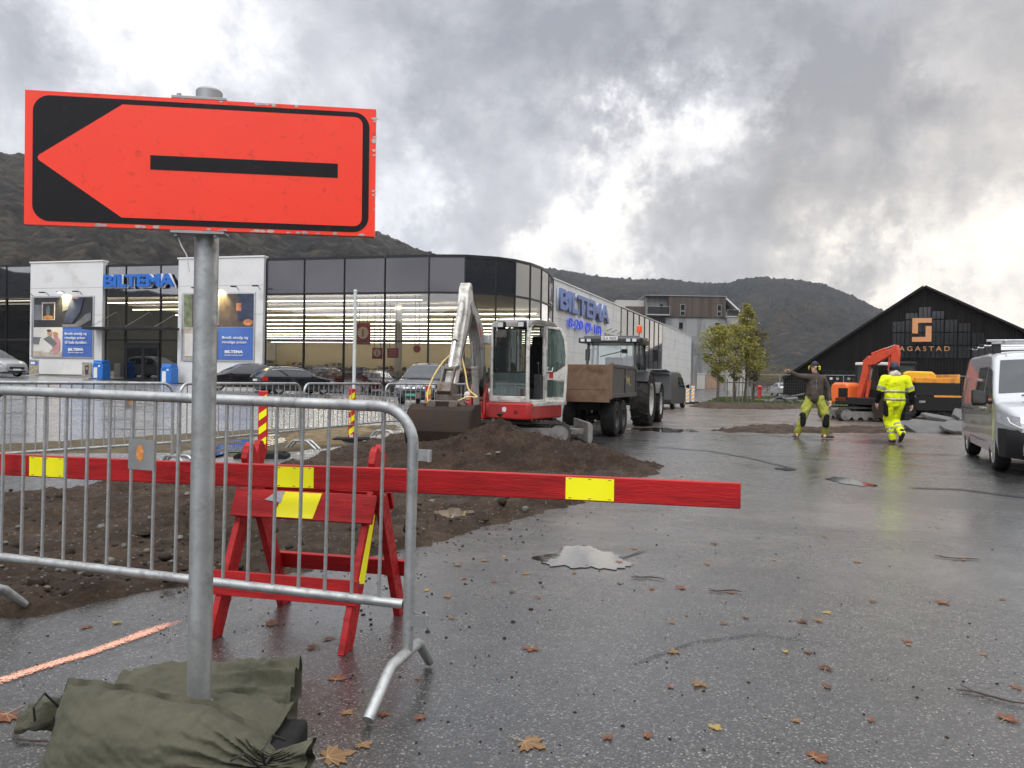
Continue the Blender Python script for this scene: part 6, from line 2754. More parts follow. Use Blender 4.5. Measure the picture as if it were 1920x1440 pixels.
        for z, h_ in ((sB, .12), (sS, .10), (.0, .2), (HB - .08, .17)):
            m.bar((pa.x, pa.y, z), (pb.x, pb.y, z), .10, h_)
        m.build('window_frame', M_FRAME, t)
    # ---- side wall: white cladding, glazed run, white again
    gA, gB_ = spx(1164), spx(1243)
    Ls = (s1 - s0).length

    def sp(s, off=0.0, z=0.0):
        q = s0 + es * s + ns * off
        return Vector((q.x, q.y, z))
    for a, b in ((0.0, gA), (gB_, Ls)):
        m = MB()
        wallseg(m, sp(a), sp(b), .15, HB - .02, .2)
        w = m.build('side_wall', M_CLAD, t)
        m = MB()
        zz = 1.2
        while zz < HB - .4:
            wallseg(m, sp(a, .004), sp(b, .004), zz, zz + .025, .003)
            zz += 1.18
        k = a + 5.5
        while k < b - 1:
            wallseg(m, sp(k, .005), sp(k + .03, .005), .2, HB - .1, .003)
            k += 7.0
        m.build('panel_joint', M_JOINT, w)
    m = MB()
    wallseg(m, sp(-.1, .08), sp(Ls + .1, .08), HB - .019, HB + .07, .35)
    m.build('coping', M_WHITE, t)
    n = 8
    for i in range(n):
        a, b = gA + (gB_ - gA) * i / n, gA + (gB_ - gA) * (i + 1) / n
        for nm, za, zb_ in (('side_pane', .2, 5.3), ('side_pane', 5.4, HB - .12)):
            m = MB()
            wallseg(m, sp(a + .1), sp(b - .02), za, zb_, .05)
            m.build(nm, M_SPAN, t)
        m = MB()
        wallseg(m, sp(a, .06), sp(a + .12, .06), .1, HB - .05, .15)
        wallseg(m, sp(a + .12, .04), sp(b, .04), 5.3, 5.4, .1)
        m.build('window_frame', M_FRAME, t)
    m = MB()
    e0 = sp(Ls)
    wallseg(m, sp(Ls, .02), sp(Ls + 7, -.6), .1, HB - .9, .2)
    m.build('end_wall', mat('dark_end_cladding', (.10, .11, .115), .3, var=.25, vscale=.5, spec=.7), t)
    # ---- roof slab and unseen walls
    outline = [(xl, .1)] + [(-.05, .1)] + [(p.x - .05, p.y + .12) for p in curve[2:-1]] + [(sp(0, -.15).x, sp(0, -.15).y), (sp(Ls, -.15).x, sp(Ls, -.15).y), (xl, sp(Ls).y)]
    m = MB()
    m.prism(outline, HB - .55, HB - .2, 'z')
    m.build('roof', mat('roof_felt', (.07, .07, .07), .8), t)
    m = MB()
    m.prism([(x, y + .15) for x, y in outline], 6.75, 6.85, 'z')
    m.build('ceiling', M_CEIL, t)
    bd = 62.0

    def sidex(v):
        return s0.x + es.x * (v - s0.y) / es.y
    m = MB()
    m.bx(xl + .1, sidex(bd) - .3, bd, bd + .3, -.2, 6.74)
    m.build('back_wall', M_WALLIN, t)
    m = MB()
    m.bx(xl - .2, xl, .1, bd, -.2, HB - .56)
    m.build('end_wall', M_CLAD, t)
    m = MB()
    def fl(u, v):
        y = .2 + (bd - .2) * v
        x = xl + ((sidex(y) - .4 if y > s0.y else (s0.x - .6) * y / s0.y) - xl) * u
        return (x, y, gl(x, y) + .03)
    m.grid(fl, 24, 14)
    m.build('floor', M_FLOORIN, t)
    # dim zone divider left of the entrance
    m = MB()
    m.bx(xA - .1, xA + .05, .6, 20, -.2, 6.74)
    m.bx(xl + .2, xA - .1, 12, 12.2, -.2, 6.74)
    m.build('partition', mat('dark_partition', (.10, .10, .095), .8, var=.2, vscale=.5), t)
    # strip lights run parallel to the front
    v = 3.6
    while v < bd - 2:
        xr = sidex(v) - .6 if v > s0.y else -1.2 + v * .25
        m = MB()
        x = xA + .6 if v < 20.5 else xl + .6
        m.bx(x, xr - 1.5, v - .03, v + .03, 6.40, 6.45)
        m.build('strip_light', M_STRIP, t)
        v += 5.1
    m = MB()
    for vv in (3.0, 5.2):
        m.bx(xl + .4, xA - .4, vv - .04, vv + .04, 6.55, 6.62)
        m.build('strip_light', mat('dim_lit_tube', (1, .95, .85), .5, var=0, emit=(1, .95, .85), es=1.6), t) 
    # columns inside
    for px, vv in ((652, 9.0), (780, 16.0), (600, 30.0), (282, 6.0), (560, 45.0)):
        x = fpx(px) - 0.2 * vv * (fpx(px) / 46 + .3)
        m = MB()
        m.bx(x - .22, x + .22, vv - .22, vv + .22, 0, 6.74)
        m.build('column', M_COLM, t, bevel=.02)
    # ---- canopy over the door
    xe0, xe1 = fpx(186), fpx(342)
    zc = 4.15
    m = MB()
    m.bx(xe0, xe1, -1.5, -.05, zc, zc + .16)
    cn = m.build('canopy', M_FRAME, t, bevel=.02)
    m = MB()
    for px in (212, 275, 330):
        x = fpx(px)
        m.bar((x - .5, -1.4, zc + .15), (x + .3, -.06, zc + 1.25), .03, .03)
        m.build('tie_rod', M_ALU, cn)
        m = MB()
    # door leaves and sidelights
    for a, b in ((fpx(240), fpx(270)), (fpx(272), fpx(300))):
        g0 = gl((a + b) / 2)
        m = MB()
        for xx in (a, b):
            m.bx(xx - .06, xx + .06, -.12, -.06, g0 + .02, 3.1)
        m.bx(a + .06, b - .06, -.12, -.06, 3.0, 3.1)
        m.bx(a + .06, b - .06, -.12, -.06, g0 + .02, g0 + .16)
        d = m.build('door', M_FRAME, t)
        m = MB()
        m.bx(a + .06, b - .06, -.095, -.085, g0 + .16, 3.0)
        m.build('door_glass', M_SGLD, d)
    m = MB()
    m.bx(fpx(237), fpx(300), -.14, -.06, 3.12, 3.34)
    m.build('door_header', M_FRAME, t)
    # ---- lettering
    def sign(s, x0, x1, z0, z1, face, edge, y=-.30, ext=.12, off=.035, parent=t):
        a = text(s, 'sign_letters', face, parent, w=x1 - x0, h=z1 - z0, ext=ext, off=off, spacing=.93)
        a.location = ((x0 + x1) / 2, y, (z0 + z1) / 2)
        b = text(s, 'letter_edge', edge, a, w=(x1 - x0) * 1.022, h=(z1 - z0) * 1.10, ext=ext * .5, off=off + .012, spacing=.93)
        b.location = (.05, ext * .6, -.03)
        return a
    zb0, zb1 = 7.03, 7.87
    sign('BILTEMA', fpx(201), fpx(333), zb0, zb1, M_BLUE, M_WEDGE)
    # side letters, standing on the side wall
    srz = math.atan2(es.y, es.x)
    a0, a1 = spx(1043), spx(1137)
    for s_, f0, f1, z0, z1, face, nm in (('BILTEMA', a0, a1, 6.62, 8.18, M_BLUEP, 'sign_letters'), ('8-20 (9-18)', spx(1062), spx(1123), 5.20, 6.22, M_NEON, 'opening_hours')):
        a = text(s_, nm, face, t, w=f1 - f0, h=z1 - z0, ext=.09 if nm == 'sign_letters' else .05, off=.03 if nm == 'sign_letters' else .004, spacing=.95 if nm == 'sign_letters' else 1.05)
        q = sp((f0 + f1) / 2, .22, (z0 + z1) / 2)
        a.location = q
        a.rotation_euler = (0, 0, srz)
        if nm == 'sign_letters':
            b = text(s_, 'letter_edge', M_WEDGE, a, w=(f1 - f0) * 1.006, h=(z1 - z0) * 1.05, ext=.05, off=.04, spacing=.95)
            b.location = (0, .12, 0)
    m = MB()
    wallseg(m, sp(spx(1134), .03), sp(spx(1162), .03), 4.55, 5.75, .02)
    m.build('side_poster', mat('faded_poster', (.26, .27, .26), .5, var=.6, vscale=1.2), t)
    m = MB()
    for k in range(3):
        q = sp(spx(1138 + k * 10), .0)
        m.bar(q + Vector((0, 0, 6.0)), q + ns * .5 + Vector((0, 0, 6.2)), .05, .05)
        m.build('poster_lamp', M_FRAME, t)
        m = MB()

    # ---- posters with their frames and lamps
    cols = {k: mat('poster_' + k, c, .45, var=v_, vscale=vs_) for k, c, v_, vs_ in (
        ('black', (.02, .02, .022), .3, 2), ('grey', (.13, .135, .14), .4, 2), ('pale', (.58, .56, .53), .08, 2), ('beige', (.42, .36, .30), .3, 3), ('skin', (.45, .24, .17), .2, 4), ('orange', (.50, .20, .04), .3, 5),
        ('blue', (.055, .13, .42), .04, 1), ('brown', (.085, .062, .048), .4, 2), ('green', (.16, .19, .10), .5, 3), ('pink', (.45, .22, .24), .2, 4), ('white', (.72, .72, .72), .05, 1), ('navy', (.03, .04, .08), .4, 2), ('ember', (.55, .22, .10), .5, 4))}
    keys = list(cols)

    def poster(nm, x0, x1, z0, z1, shapes, words, y=-.36):
        m = MB()
        m.m = 0
        m.bx(x0 - .1, x1 + .1, y, y + .055, z0 - .1, z1 + .1)
        m.bx(x0 - .22, x0 - .12, y + .0, y + .056, z0 - .05, z1 + .05)
        p = m.build(nm, M_ALU, t, bevel=.01)
        m = MB()
        for k, (c, pts) in enumerate(shapes):
            m.m = keys.index(c)
            lay = y - .004 - .004 * k
            m.prism([(x0 + (x1 - x0) * u, z0 + (z1 - z0) * w) for u, w in pts], lay - .003, lay, 'y')
        m.build('picture', [cols[k] for k in keys], p)
        yy = y - .006 - .004 * len(shapes) - .02
        for s_, u, w, wd, hh, bold in words:
            tx = text(s_, 'lettering', cols['white'], p, w=wd * (x1 - x0), h=hh * (z1 - z0), ext=.005, off=bold, align='LEFT')
            tx.location = (x0 + u * (x1 - x0), yy, z0 + w * (z1 - z0))
        return p

    def q(u0, v0, u1, v1):
        return [(u0, v0), (u1, v0), (u1, v1), (u0, v1)]

    def blob(u, v_, ru, rv, n=10):
        return [(u + ru * math.cos(2 * math.pi * i / n), v_ + rv * math.sin(2 * math.pi * i / n)) for i in range(n)]
    x0, x1 = fpx(72), fpx(181)
    zt, zbm = at(126, 557, 50.6).z, at(126, 669, 50.6).z
    shapes = [('black', q(0, .5, 1, 1)), ('pale', q(0, 0, .5, .495)), ('blue', q(.5, 0, 1, .495)),
              ('grey', q(0, .62, .16, .88)), ('beige', q(.14, .62, .37, .92)), ('black', q(.16, .64, .35, .90)), ('orange', blob(.25, .665, .09, .035)), ('grey', blob(.25, .78, .035, .09)), ('grey', [(.66, .5), (.78, .5), (.98, .62), (.98, .74), (.90, .72)]),
              ('grey', [(.50, .76), (.60, .80), (.66, .98), (.50, .98)]), ('grey', q(.5, .5, .78, .55)), ('navy', [(.52, .58), (.66, .56), (.80, .74), (.86, .98), (.64, .98)]), ('skin', blob(.72, .985, .06, .014)), ('beige', q(.0, .0, .5, .09)), ('grey', q(0, .22, .2, .33)),
              ('pale', blob(.24, .22, .13, .16)), ('pink', blob(.40, .20, .07, .15)), ('grey', [(.18, .30), (.30, .36), (.42, .22), (.36, .16)]), ('skin', blob(.285, .40, .035, .05)), ('skin', blob(.385, .36, .035, .045)), ('brown', blob(.28, .44, .04, .022)), ('orange', blob(.39, .40, .04, .02))]
    poster('poster', x0, x1, zbm, zt, shapes, [('Bredt utvalg og', .56, .385, .37, .052, .01), ('rimelige priser', .56, .315, .35, .052, .01), ('til hele familien.', .56, .245, .38, .052, .01), ('BILTEMA', .62, .125, .26, .045, .04), ('Hvorfor betale mer?', .62, .075, .26, .026, 0)])
    x0, x1 = fpx(352), fpx(481)
    zt, zbm = at(415, 552, 48.2).z, at(415, 675, 48.2).z
    shapes = [('brown', q(0, .5, 1, 1)), ('beige', q(0, 0, .5, .495)), ('blue', q(.5, 0, 1, .495)), ('green', q(0, .5, .12, 1)), ('grey', q(.30, .52, .52, .98)), ('navy', q(.78, .6, 1, 1)), ('ember', q(.76, .74, .83, .86)), ('ember', blob(.93, .57, .07, .05)), ('brown', [(.40, .0), (.5, 0), (.5, .48)]),
              ('pale', q(.02, .05, .18, .40)), ('pink', blob(.40, .54, .12, .04))]
    poster('poster', x0, x1, zbm, zt, shapes, [('Bredt utvalg og', .57, .335, .37, .052, .01), ('rimelige priser.', .57, .265, .36, .052, .01), ('BILTEMA', .61, .125, .26, .045, .04), ('Hvorfor betale mer?', .61, .075, .26, .026, 0)])
    # lamps above the posters: the middle one of each set is lit
    for pxs in ((68, 98, 131, 160), (380, 416, 452, 492)):
        for i, px in enumerate(pxs):
            x = fpx(px)
            z = at(px, 543, 48).z
            m = MB()
            m.tube([(x, -.30, z - .05), (x, -.55, z + .12), (x, -.8, z + .1)], .02, 6)
            m.bx(x - .16, x + .16, -.98, -.74, z + .06, z + .13)
            lm = m.build('poster_lamp', M_FRAME, t)
            lit = (i == 2 and pxs[0] < 100) or (i == 1 and pxs[0] > 100)
            if lit:
                m = MB()
                m.bx(x - .13, x + .13, -.95, -.77, z + .045, z + .058)
                m.build('lit_bulb', mat('lit_bulb', (1, .9, .6), .5, var=0, emit=(1, .85, .45), es=14.0), lm)
                ld = bpy.data.lights.new('lamp', 'SPOT')
                ld.energy = 420
                ld.color = (1, .84, .42)
                ld.spot_size = R(100)
                ld.spot_blend = .6
                lo = bpy.data.objects.new('lamp_light', ld)
                COL.objects.link(lo)
                lo.parent = lm
                lo.location = (x, -.86, z + .03)
                lo.rotation_euler = (R(40), 0, 0)
    return t


build_shop()


def front(px, off=0.0, z=0.0):
    p = P1 + E1 * fpx(px) - E2 * off
    return Vector((p.x, p.y, z))


def on_front(px, off):
    """ground point in front of the facade, seen at column px"""
    v = pdir(px, 700)
    A = Matrix(((v.x, -E1.x), (v.y, -E1.y)))
    o_ = P1 - E2 * off
    k = A.inverted() @ Vector((o_.x, o_.y))
    p = o_ + E1 * k[1]
    return gpt(p.x, p.y)


# flag pole / lamp mast before the glass
p = on_front(664, 7.0)
t = thing('lamp_mast', 'slim white mast standing on the car park before the shop glass', 'mast', p)
m = MB()
m.tube([(0, 0, 0), (0, 0, 5.55)], .09, 14)
m.lathe([(0, 5.55), (.11, 5.55), (.08, 5.62), (0, 5.64)], 'z', segs=14, closed=False)
m.build('mast', mat('pale_mast_paint', (.55, .58, .56), .4, var=.05), t, smooth=50)
m = MB()
m.lathe([(0, 0), (.22, 0), (.22, .06), (.13, .10), (0, .10)], 'z', segs=16, closed=False)
m.build('base_plate', M_GALVD, t)

M_BIN = mat('blue_bin', (.02, .15, .50), .4, var=.1)
for px, lab in ((190, 'blue litter bin by the white wall beside the shop door'), (318, 'blue litter bin at the canopy end before the black car')):
    p = on_front(px, 1.2)
    t = thing('litter_bin', lab, 'litter bin', p, math.atan2(E1.y, E1.x), 'blue litter bins')
    m = MB()
    m.bx(-.40, .40, -.35, .35, .04, 1.02)
    m.build('bin_body', M_BIN, t, bevel=.04)
    m = MB()
    m.prism([(-.38, 1.02), (.38, 1.02), (.30, 1.28), (-.30, 1.28)], -.34, .34, 'x')
    m.build('hood', M_BIN, t, bevel=.03)
    m = MB()
    m.bx(-.24, .24, -.33, -.30, 1.06, 1.20)
    m.build('opening', M_BLACKP, t)
    m = MB()
    m.bx(-.28, .0, -.355, -.35, .12, .8)
    m.bx(.06, .2, -.355, -.35, .84, .96)
    m.build('lettering_sticker', M_WHITEP, t)
for px, lab, c in ((64, 'advertising board with a blue headline before the shop wall', 'blue'), (163, 'advertising board with a dark picture beside the blue bin', 'brown')):
    p = on_front(px, 1.4)
    t = thing('advertising_board', lab, 'advertising board', p, math.atan2(E1.y, E1.x), 'advertising boards')
    m = MB()
    m.bx(-.37, .37, -.03, .03, .06, 1.10)
    m.bx(-.4, .4, -.3, .3, 0, .06)
    m.build('board', M_ALU, t, bevel=.01)
    m = MB()
    m.m = 0
    m.bx(-.33, .33, -.036, -.031, .1, 1.06)
    m.m = 1
    m.bx(-.30, .30, -.040, -.037, .72, 1.0) if c == 'blue' else m.bx(-.12, .16, -.040, -.037, .3, .9)
    m.m = 2
    m.bx(-.26, .1, -.044, -.041, .78, .94) if c == 'blue' else m.bx(-.05, .08, -.044, -.041, .62, .78)
    m.build('picture', [mat('board_scene', (.30, .26, .18), .5, var=.6, vscale=5), MATS['poster_blue'] if c == 'blue' else MATS['poster_navy'], MATS['poster_white'] if c == 'blue' else MATS['poster_skin']], t)

# ---- goods behind the glass
M_TROL = mat('red_trolley_wire', (.30, .02, .03), .4, var=.2)
M_WIRE = mat('trolley_steel', (.34, .35, .36), .3, .7)
M_SIGNR = mat('red_info_board', (.42, .03, .03), .5, var=.05)
M_CREAM = mat('cream_disc', (.72, .60, .42), .5)


def trolley_proto(red):
    t = thing('shopping_trolley', 'red handled shopping trolley in the rows behind the shop glass', 'shopping trolley', (0, 0, -50), 0, 'shopping trolleys behind the glass')
    m = MB()
    for z, a, b in ((1.0, .30, .46), (.82, .28, .44), (.64, .26, .41), (.5, .25, .39)):
        m.tube([(-a, -.5 + .1, z), (a, -.5 + .1, z), (b * .7, .45, z + .03), (-b * .7, .45, z + .03)], .012, 4, closed=True)
    for k in range(5):
        x = -.26 + .13 * k
        m.bar((x, -.4, 1.0), (x * .9, -.38, .5), .014, .014)
        m.bar((x * .9, -.38, .5), (x * .9, .44, .52), .014, .014)
    for sx in (-1, 1):
        m.bar((sx * .27, -.42, 1.0), (sx * .24, -.30, .16), .03, .03)
        m.bar((sx * .24, -.34, .16), (sx * .20, .5, .16), .03, .03)
        m.bar((sx * .22, .42, .16), (sx * .26, .42, .52), .03, .03)
    m.build('basket', M_TROL if red else M_WIRE, t)
    m = MB()
    m.cyl((-.30, -.52, 1.05), (.30, -.52, 1.05), .022, segs=8)
    m.build('handle', M_TROL, t)
    m = MB()
    for sx in (-1, 1):
        for y in (-.3, .45):
            m.lathe([(0, -.02), (.065, -.02), (.065, .02), (0, .02)], 'x', (sx * .22, y, .068), 10, closed=False)
    for i in range(1):
        m.build('castor', M_RUBBER, t)
    return t


def fill_shop():
    rz = math.atan2(E1.y, E1.x)
    rnd = random.Random(21)
    pr_, pg_ = trolley_proto(True), trolley_proto(False)
    first = {True: True, False: True}
    for px in range(628, 800, 11):
        for k in range(2):
            red = px < 735
            p = on_front(px, -(2.0 + 1.1 * k))
            pro = pr_ if red else pg_
            o = pro if first[red] else copy_tree(pro)
            first[red] = False
            o.location = (p.x, p.y, p.z + .04)
            o.rotation_euler = (0, 0, rz + rnd.uniform(-.12, .12))
            o['label'] = ('red wire shopping trolley in the rows behind the shop glass' if red else 'grey wire shopping trolley at the corner end of the rows')
    # shelving with goods
    gm = [mat('goods_' + n_, c, .5, var=.3, vscale=3) for n_, c in (('red', (.32, .03, .03)), ('cream', (.50, .44, .34)), ('grey', (.22, .22, .22)), ('blue', (.06, .13, .32)), ('yellow', (.5, .36, .05)), ('dark', (.05, .05, .05)))]
    row = 0
    for off, px0, px1, step in ((4.6, 512, 800, 26), (10.0, 505, 800, 24), (18.0, 505, 900, 24), (8.0, 815, 960, 30)):
        row += 1
        for px in range(px0, px1, step):
            p = on_front(px, -off)
            hh = rnd.uniform(1.25, 1.7) if row < 3 else rnd.uniform(1.6, 2.2)
            t = thing('shelf_unit', 'shelf of mixed goods standing inside the shop', 'shelf unit', (p.x, p.y, p.z + .04), rz, 'shop shelves')
            t['label'] = ['low display shelf just behind the trolley rows inside the shop', 'shelf in the second aisle inside the shop', 'tall shelf deep inside the shop', 'shelf behind the curved glass corner'][row - 1]
            m = MB()
            w = .75
            for z in (.1, hh * .5, hh - .35):
                m.bx(-w, w, -.22, .22, z, z + .04)
            m.bx(-w, w, .22, .26, .0, hh)
            m.build('rack', M_COLM, t)
            m = MB()
            for z in (.14, hh * .5 + .04, hh - .31):
                x = -w + .03
                while x < w - .1:
                    bw_ = rnd.uniform(.10, .3)
                    m.m = rnd.choice([0, 0, 1, 1, 2, 3, 4, 5])
                    m.bx(x, min(w, x + bw_ - .02), -.2, .18, z, z + rnd.uniform(.16, .34))
                    x += bw_
            m.build('goods', gm, t)
    # red information boards hanging from the ceiling
    def board(label, px, py0, py1, w, off, disc=None, shape='board'):
        p = on_front(px, -off)
        d = (p - CAM).y
        z0, z1 = at(px, py1, p.y).z, at(px, py0, p.y).z
        t = thing('hanging_sign', label, 'hanging sign', (p.x, p.y, z0), rz)
        hh = z1 - z0
        m = MB()
        if shape == 'round':
            m.lathe([(0, -.04), (w / 2, -.04), (w / 2, .04), (0, .04)], 'y', (0, 0, hh / 2), 24, closed=False)
        else:
            m.bx(-w / 2, w / 2, -.05, .05, 0, hh)
        b = m.build('board', M_SIGNR, t, bevel=.01)
        m = MB()
        for sx in (-1, 1):
            m.bar((sx * w * .3, 0, hh), (sx * w * .3, 0, 6.72 - z0), .03, .03)
        m.build('hanger', M_FRAME, t)
        if disc:
            m = MB()
            m.lathe([(0, -.058), (w * disc, -.058), (w * disc, -.051), (0, -.051)], 'y', (0, 0, hh * .55), 24, closed=False)
            dd = m.build('disc', M_CREAM, t)
            tx = text('i', 'letter', M_SIGNR, dd, h=w * disc * 1.3, ext=.004, off=.03)
            tx.location = (0, -.066, hh * .55)
        elif shape == 'board':
            for k in range(3):
                m = MB()
                m.bx(-w * .35, w * .35, -.058, -.051, hh * (.2 + .25 * k), hh * (.3 + .25 * k))
                m.build('text_line', mat('pale_red_print', (.55, .15, .12), .5), t)
        return t
    board('large red hanging board with a cream i disc inside the shop', 680, 606, 646, 1.05, 6.0, .40)
    board('smaller red hanging board with an i disc above the trolleys', 707, 652, 673, .72, 3.6, .36)
    board('red text board hanging beside the small i board', 736, 653, 671, .76, 3.6)
    board('round dark red sign hanging near the shop corner', 781, 647, 661, .5, 3.6, None, 'round')
    # pale parasol shown inside
    p = on_front(860, -6.5)
    t = thing('parasol', 'open cream parasol on display behind the curved shop corner', 'parasol', (p.x, p.y, p.z + .04))
    m = MB()
    n = 8
    vs = [(0, 0, 2.9)] + [(1.9 * math.cos(2 * math.pi * i / n), 1.9 * math.sin(2 * math.pi * i / n), 2.15) for i in range(n)] + [(1.9 * math.cos(2 * math.pi * i / n), 1.9 * math.sin(2 * math.pi * i / n), 1.95) for i in range(n)]
    m.add(vs, [(0, 1 + i, 1 + (i + 1) % n) for i in range(n)] + [(1 + i, 1 + n + i, 1 + n + (i + 1) % n, 1 + (i + 1) % n) for i in range(n)])
    m.build('canopy', mat('cream_canvas', (.62, .57, .45), .8), t, smooth=0)
    m = MB()
    m.cyl((0, 0, 0), (0, 0, 2.9), .03, segs=8)
    m.lathe([(0, 0), (.35, 0), (.35, .08), (0, .08)], 'z', segs=16, closed=False)
    m.build('pole', M_ALU, t)


fill_shop()


# ------------------------------------------------------------------ grey apartment block
def build_apartments():
    d = 131.0
    a, b = at(1148, 735, d), at(1385, 735, d)
    W = (b - a).length
    t = thing('apartment_building', 'grey concrete apartment block with a dark wood clad top storey', 'apartment building', (a.x, a.y, 0), math.atan2(b.y - a.y, b.x - a.x))
    X = lambda px: (px - 1148) / (1385 - 1148) * W
    Z = lambda py: at(1300, py, d).z
    conc = mat('stained_concrete', (.27, .275, .275), .8, var=.12, vscale=.25, dirt=(.12, .12, .12), dirt_scale=.35, dirt_amt=.5, stretch=(1.6, 1.6, .25))
    wood = mat('weathered_dark_wood', (.075, .058, .048), .8, var=.45, vscale=.5, stretch=(4, 4, .12))
    woodg = mat('grey_weathered_wood', (.15, .145, .14), .8, var=.4, vscale=.5, stretch=(4, 4, .12))
    pale = mat('pale_render', (.45, .44, .41), .8, var=.06)
    m = MB()
    m.bx(X(1245), X(1360), 0, 12, 0, Z(595))
    m.build('concrete_wall', conc, t)
    m = MB()
    m.bx(X(1250), X(1357), -.25, 12, Z(595) + .01, Z(556))
    m.build('upper_storey', wood, t)
    m = MB()
    m.bx(X(1209), X(1250) - .01, .6, 12, Z(610), Z(556))
    m.build('grey_wood_wall', woodg, t)
    m = MB()
    m.bx(X(1156), X(1209) - .01, 2.5, 12, Z(640), Z(562))
    m.build('pale_wall', pale, t)
    m = MB()
    m.bx(X(1173), X(1209), 1.2, 2.49, Z(590), Z(575))
    m.build('balcony_screen', wood, t)
    m = MB()
    m.bx(X(1207), X(1358), -.4, 12.2, Z(556) + .01, Z(554.5))
    m.build('roof_edge', mat('grey_roof_edge', (.25, .25, .25), .6), t)
    for px0, px1, y0, y1, yy in ((1272, 1281, 571, 583, -.29), (1272, 1281, 584, 592, -.29), (1341, 1349, 571, 583, -.29), (1341, 1349, 584, 592, -.29), (1270, 1279, 604, 618, -.04), (1338, 1348, 604, 622, -.04)):
        m = MB()
        m.bx(X(px0), X(px1), yy, yy + .1, Z(y1), Z(y0))
        f = m.build('window', mat('pale_window_frame', (.3, .3, .3), .5), t)
        m = MB()
        m.bx(X(px0) + .07, X(px1) - .07, yy - .012, yy - .004, Z(y1) + .07, Z(y0) - .07)
        m.build('pane', M_DARKGLASS, f)
    # balconies
    for px0, px1, y0, y1 in ((1208, 1250, 577, 592), (1356, 1378, 581, 593), (1356, 1378, 612, 622)):
        m = MB()
        m.bx(X(px0), X(px1), -1.4, .5, Z(y1) - .12, Z(y1) + .04)
        bl = m.build('balcony', mat('balcony_slab', (.42, .42, .41), .7), t)
        m = MB()
        m.bx(X(px0), X(px1), -1.4, -1.37, Z(y1) + .05, Z(y0))
        m.build('railing_glass', glass('smoked_glass', (.5, .52, .52), .12, dark=(.06, .06, .06)), bl)
        m = MB()
        m.bar((X(px0), -1.38, Z(y0)), (X(px1), -1.38, Z(y0)), .06, .06)
        m.bar((X(px0), -1.38, Z(y1)), (X(px0), -1.38, Z(y0)), .05, .05)
        m.bar((X(px1), -1.38, Z(y1)), (X(px1), -1.38, Z(y0)), .05, .05)
        m.build('railing', M_ALU, bl)
    m = MB()
    m.bx(X(1236), X(1241), .55, .58, Z(590), Z(571))
    m.build('balcony_door', M_DARKGLASS, t)
    # sloping roof edge and raking wall beyond the corner
    m = MB()
    m.add([(X(1357), -.2, Z(556)), (X(1357), 12, Z(556)), (X(1384), 12, Z(580)), (X(1384), -.2, Z(580)), (X(1357), -.2, Z(556) - .3), (X(1357), 12, Z(556) - .3), (X(1384), 12, Z(580) - .3), (X(1384), -.2, Z(580) - .3)],
          [(0, 3, 2, 1), (4, 5, 6, 7), (0, 1, 5, 4), (3, 7, 6, 2), (0, 4, 7, 3), (1, 2, 6, 5)])
    m.build('sloping_roof', M_WHITE, t)
    m = MB()
    m.prism([(X(1360) + .01, 0), (X(1408), 0), (X(1408), Z(590)), (X(1376), Z(583)), (X(1360) + .01, Z(583))], 1.5, 12, 'y')
    m.build('side_wing', pale, t)
    m = MB()
    m.bx(X(1376), X(1378), -1.3, -1.1, 0, Z(612))
    m.build('balcony_post', M_ALU, t)
    # ground floor
    m = MB()
    m.bx(X(1322), X(1352), -.06, -.01, .3, Z(703))
    m.build('garage_door', mat('pale_wood_door', (.30, .20, .14), .7, var=.2, vscale=2, stretch=(3, 3, .3)), t)
    m = MB()
    m.bx(X(1306), X(1360), -.1, -.02, Z(702), Z(699.5))
    m.bx(X(1306), X(1321), -.05, -.015, .2, Z(703))
    m.build('ground_floor_trim', pale, t)
    m = MB()
    m.bx(X(1306), X(1310), -.03, -.01, .2, Z(706))
    m.build('entrance_door', M_DARKGLASS, t)
    m = MB()
    m.bx(X(1296), X(1318), -.05, -.01, Z(665), Z(630))
    m.build('grey_cladding', mat('grey_panel', (.16, .165, .17), .6, var=.3, vscale=.4), t)


build_apartments()


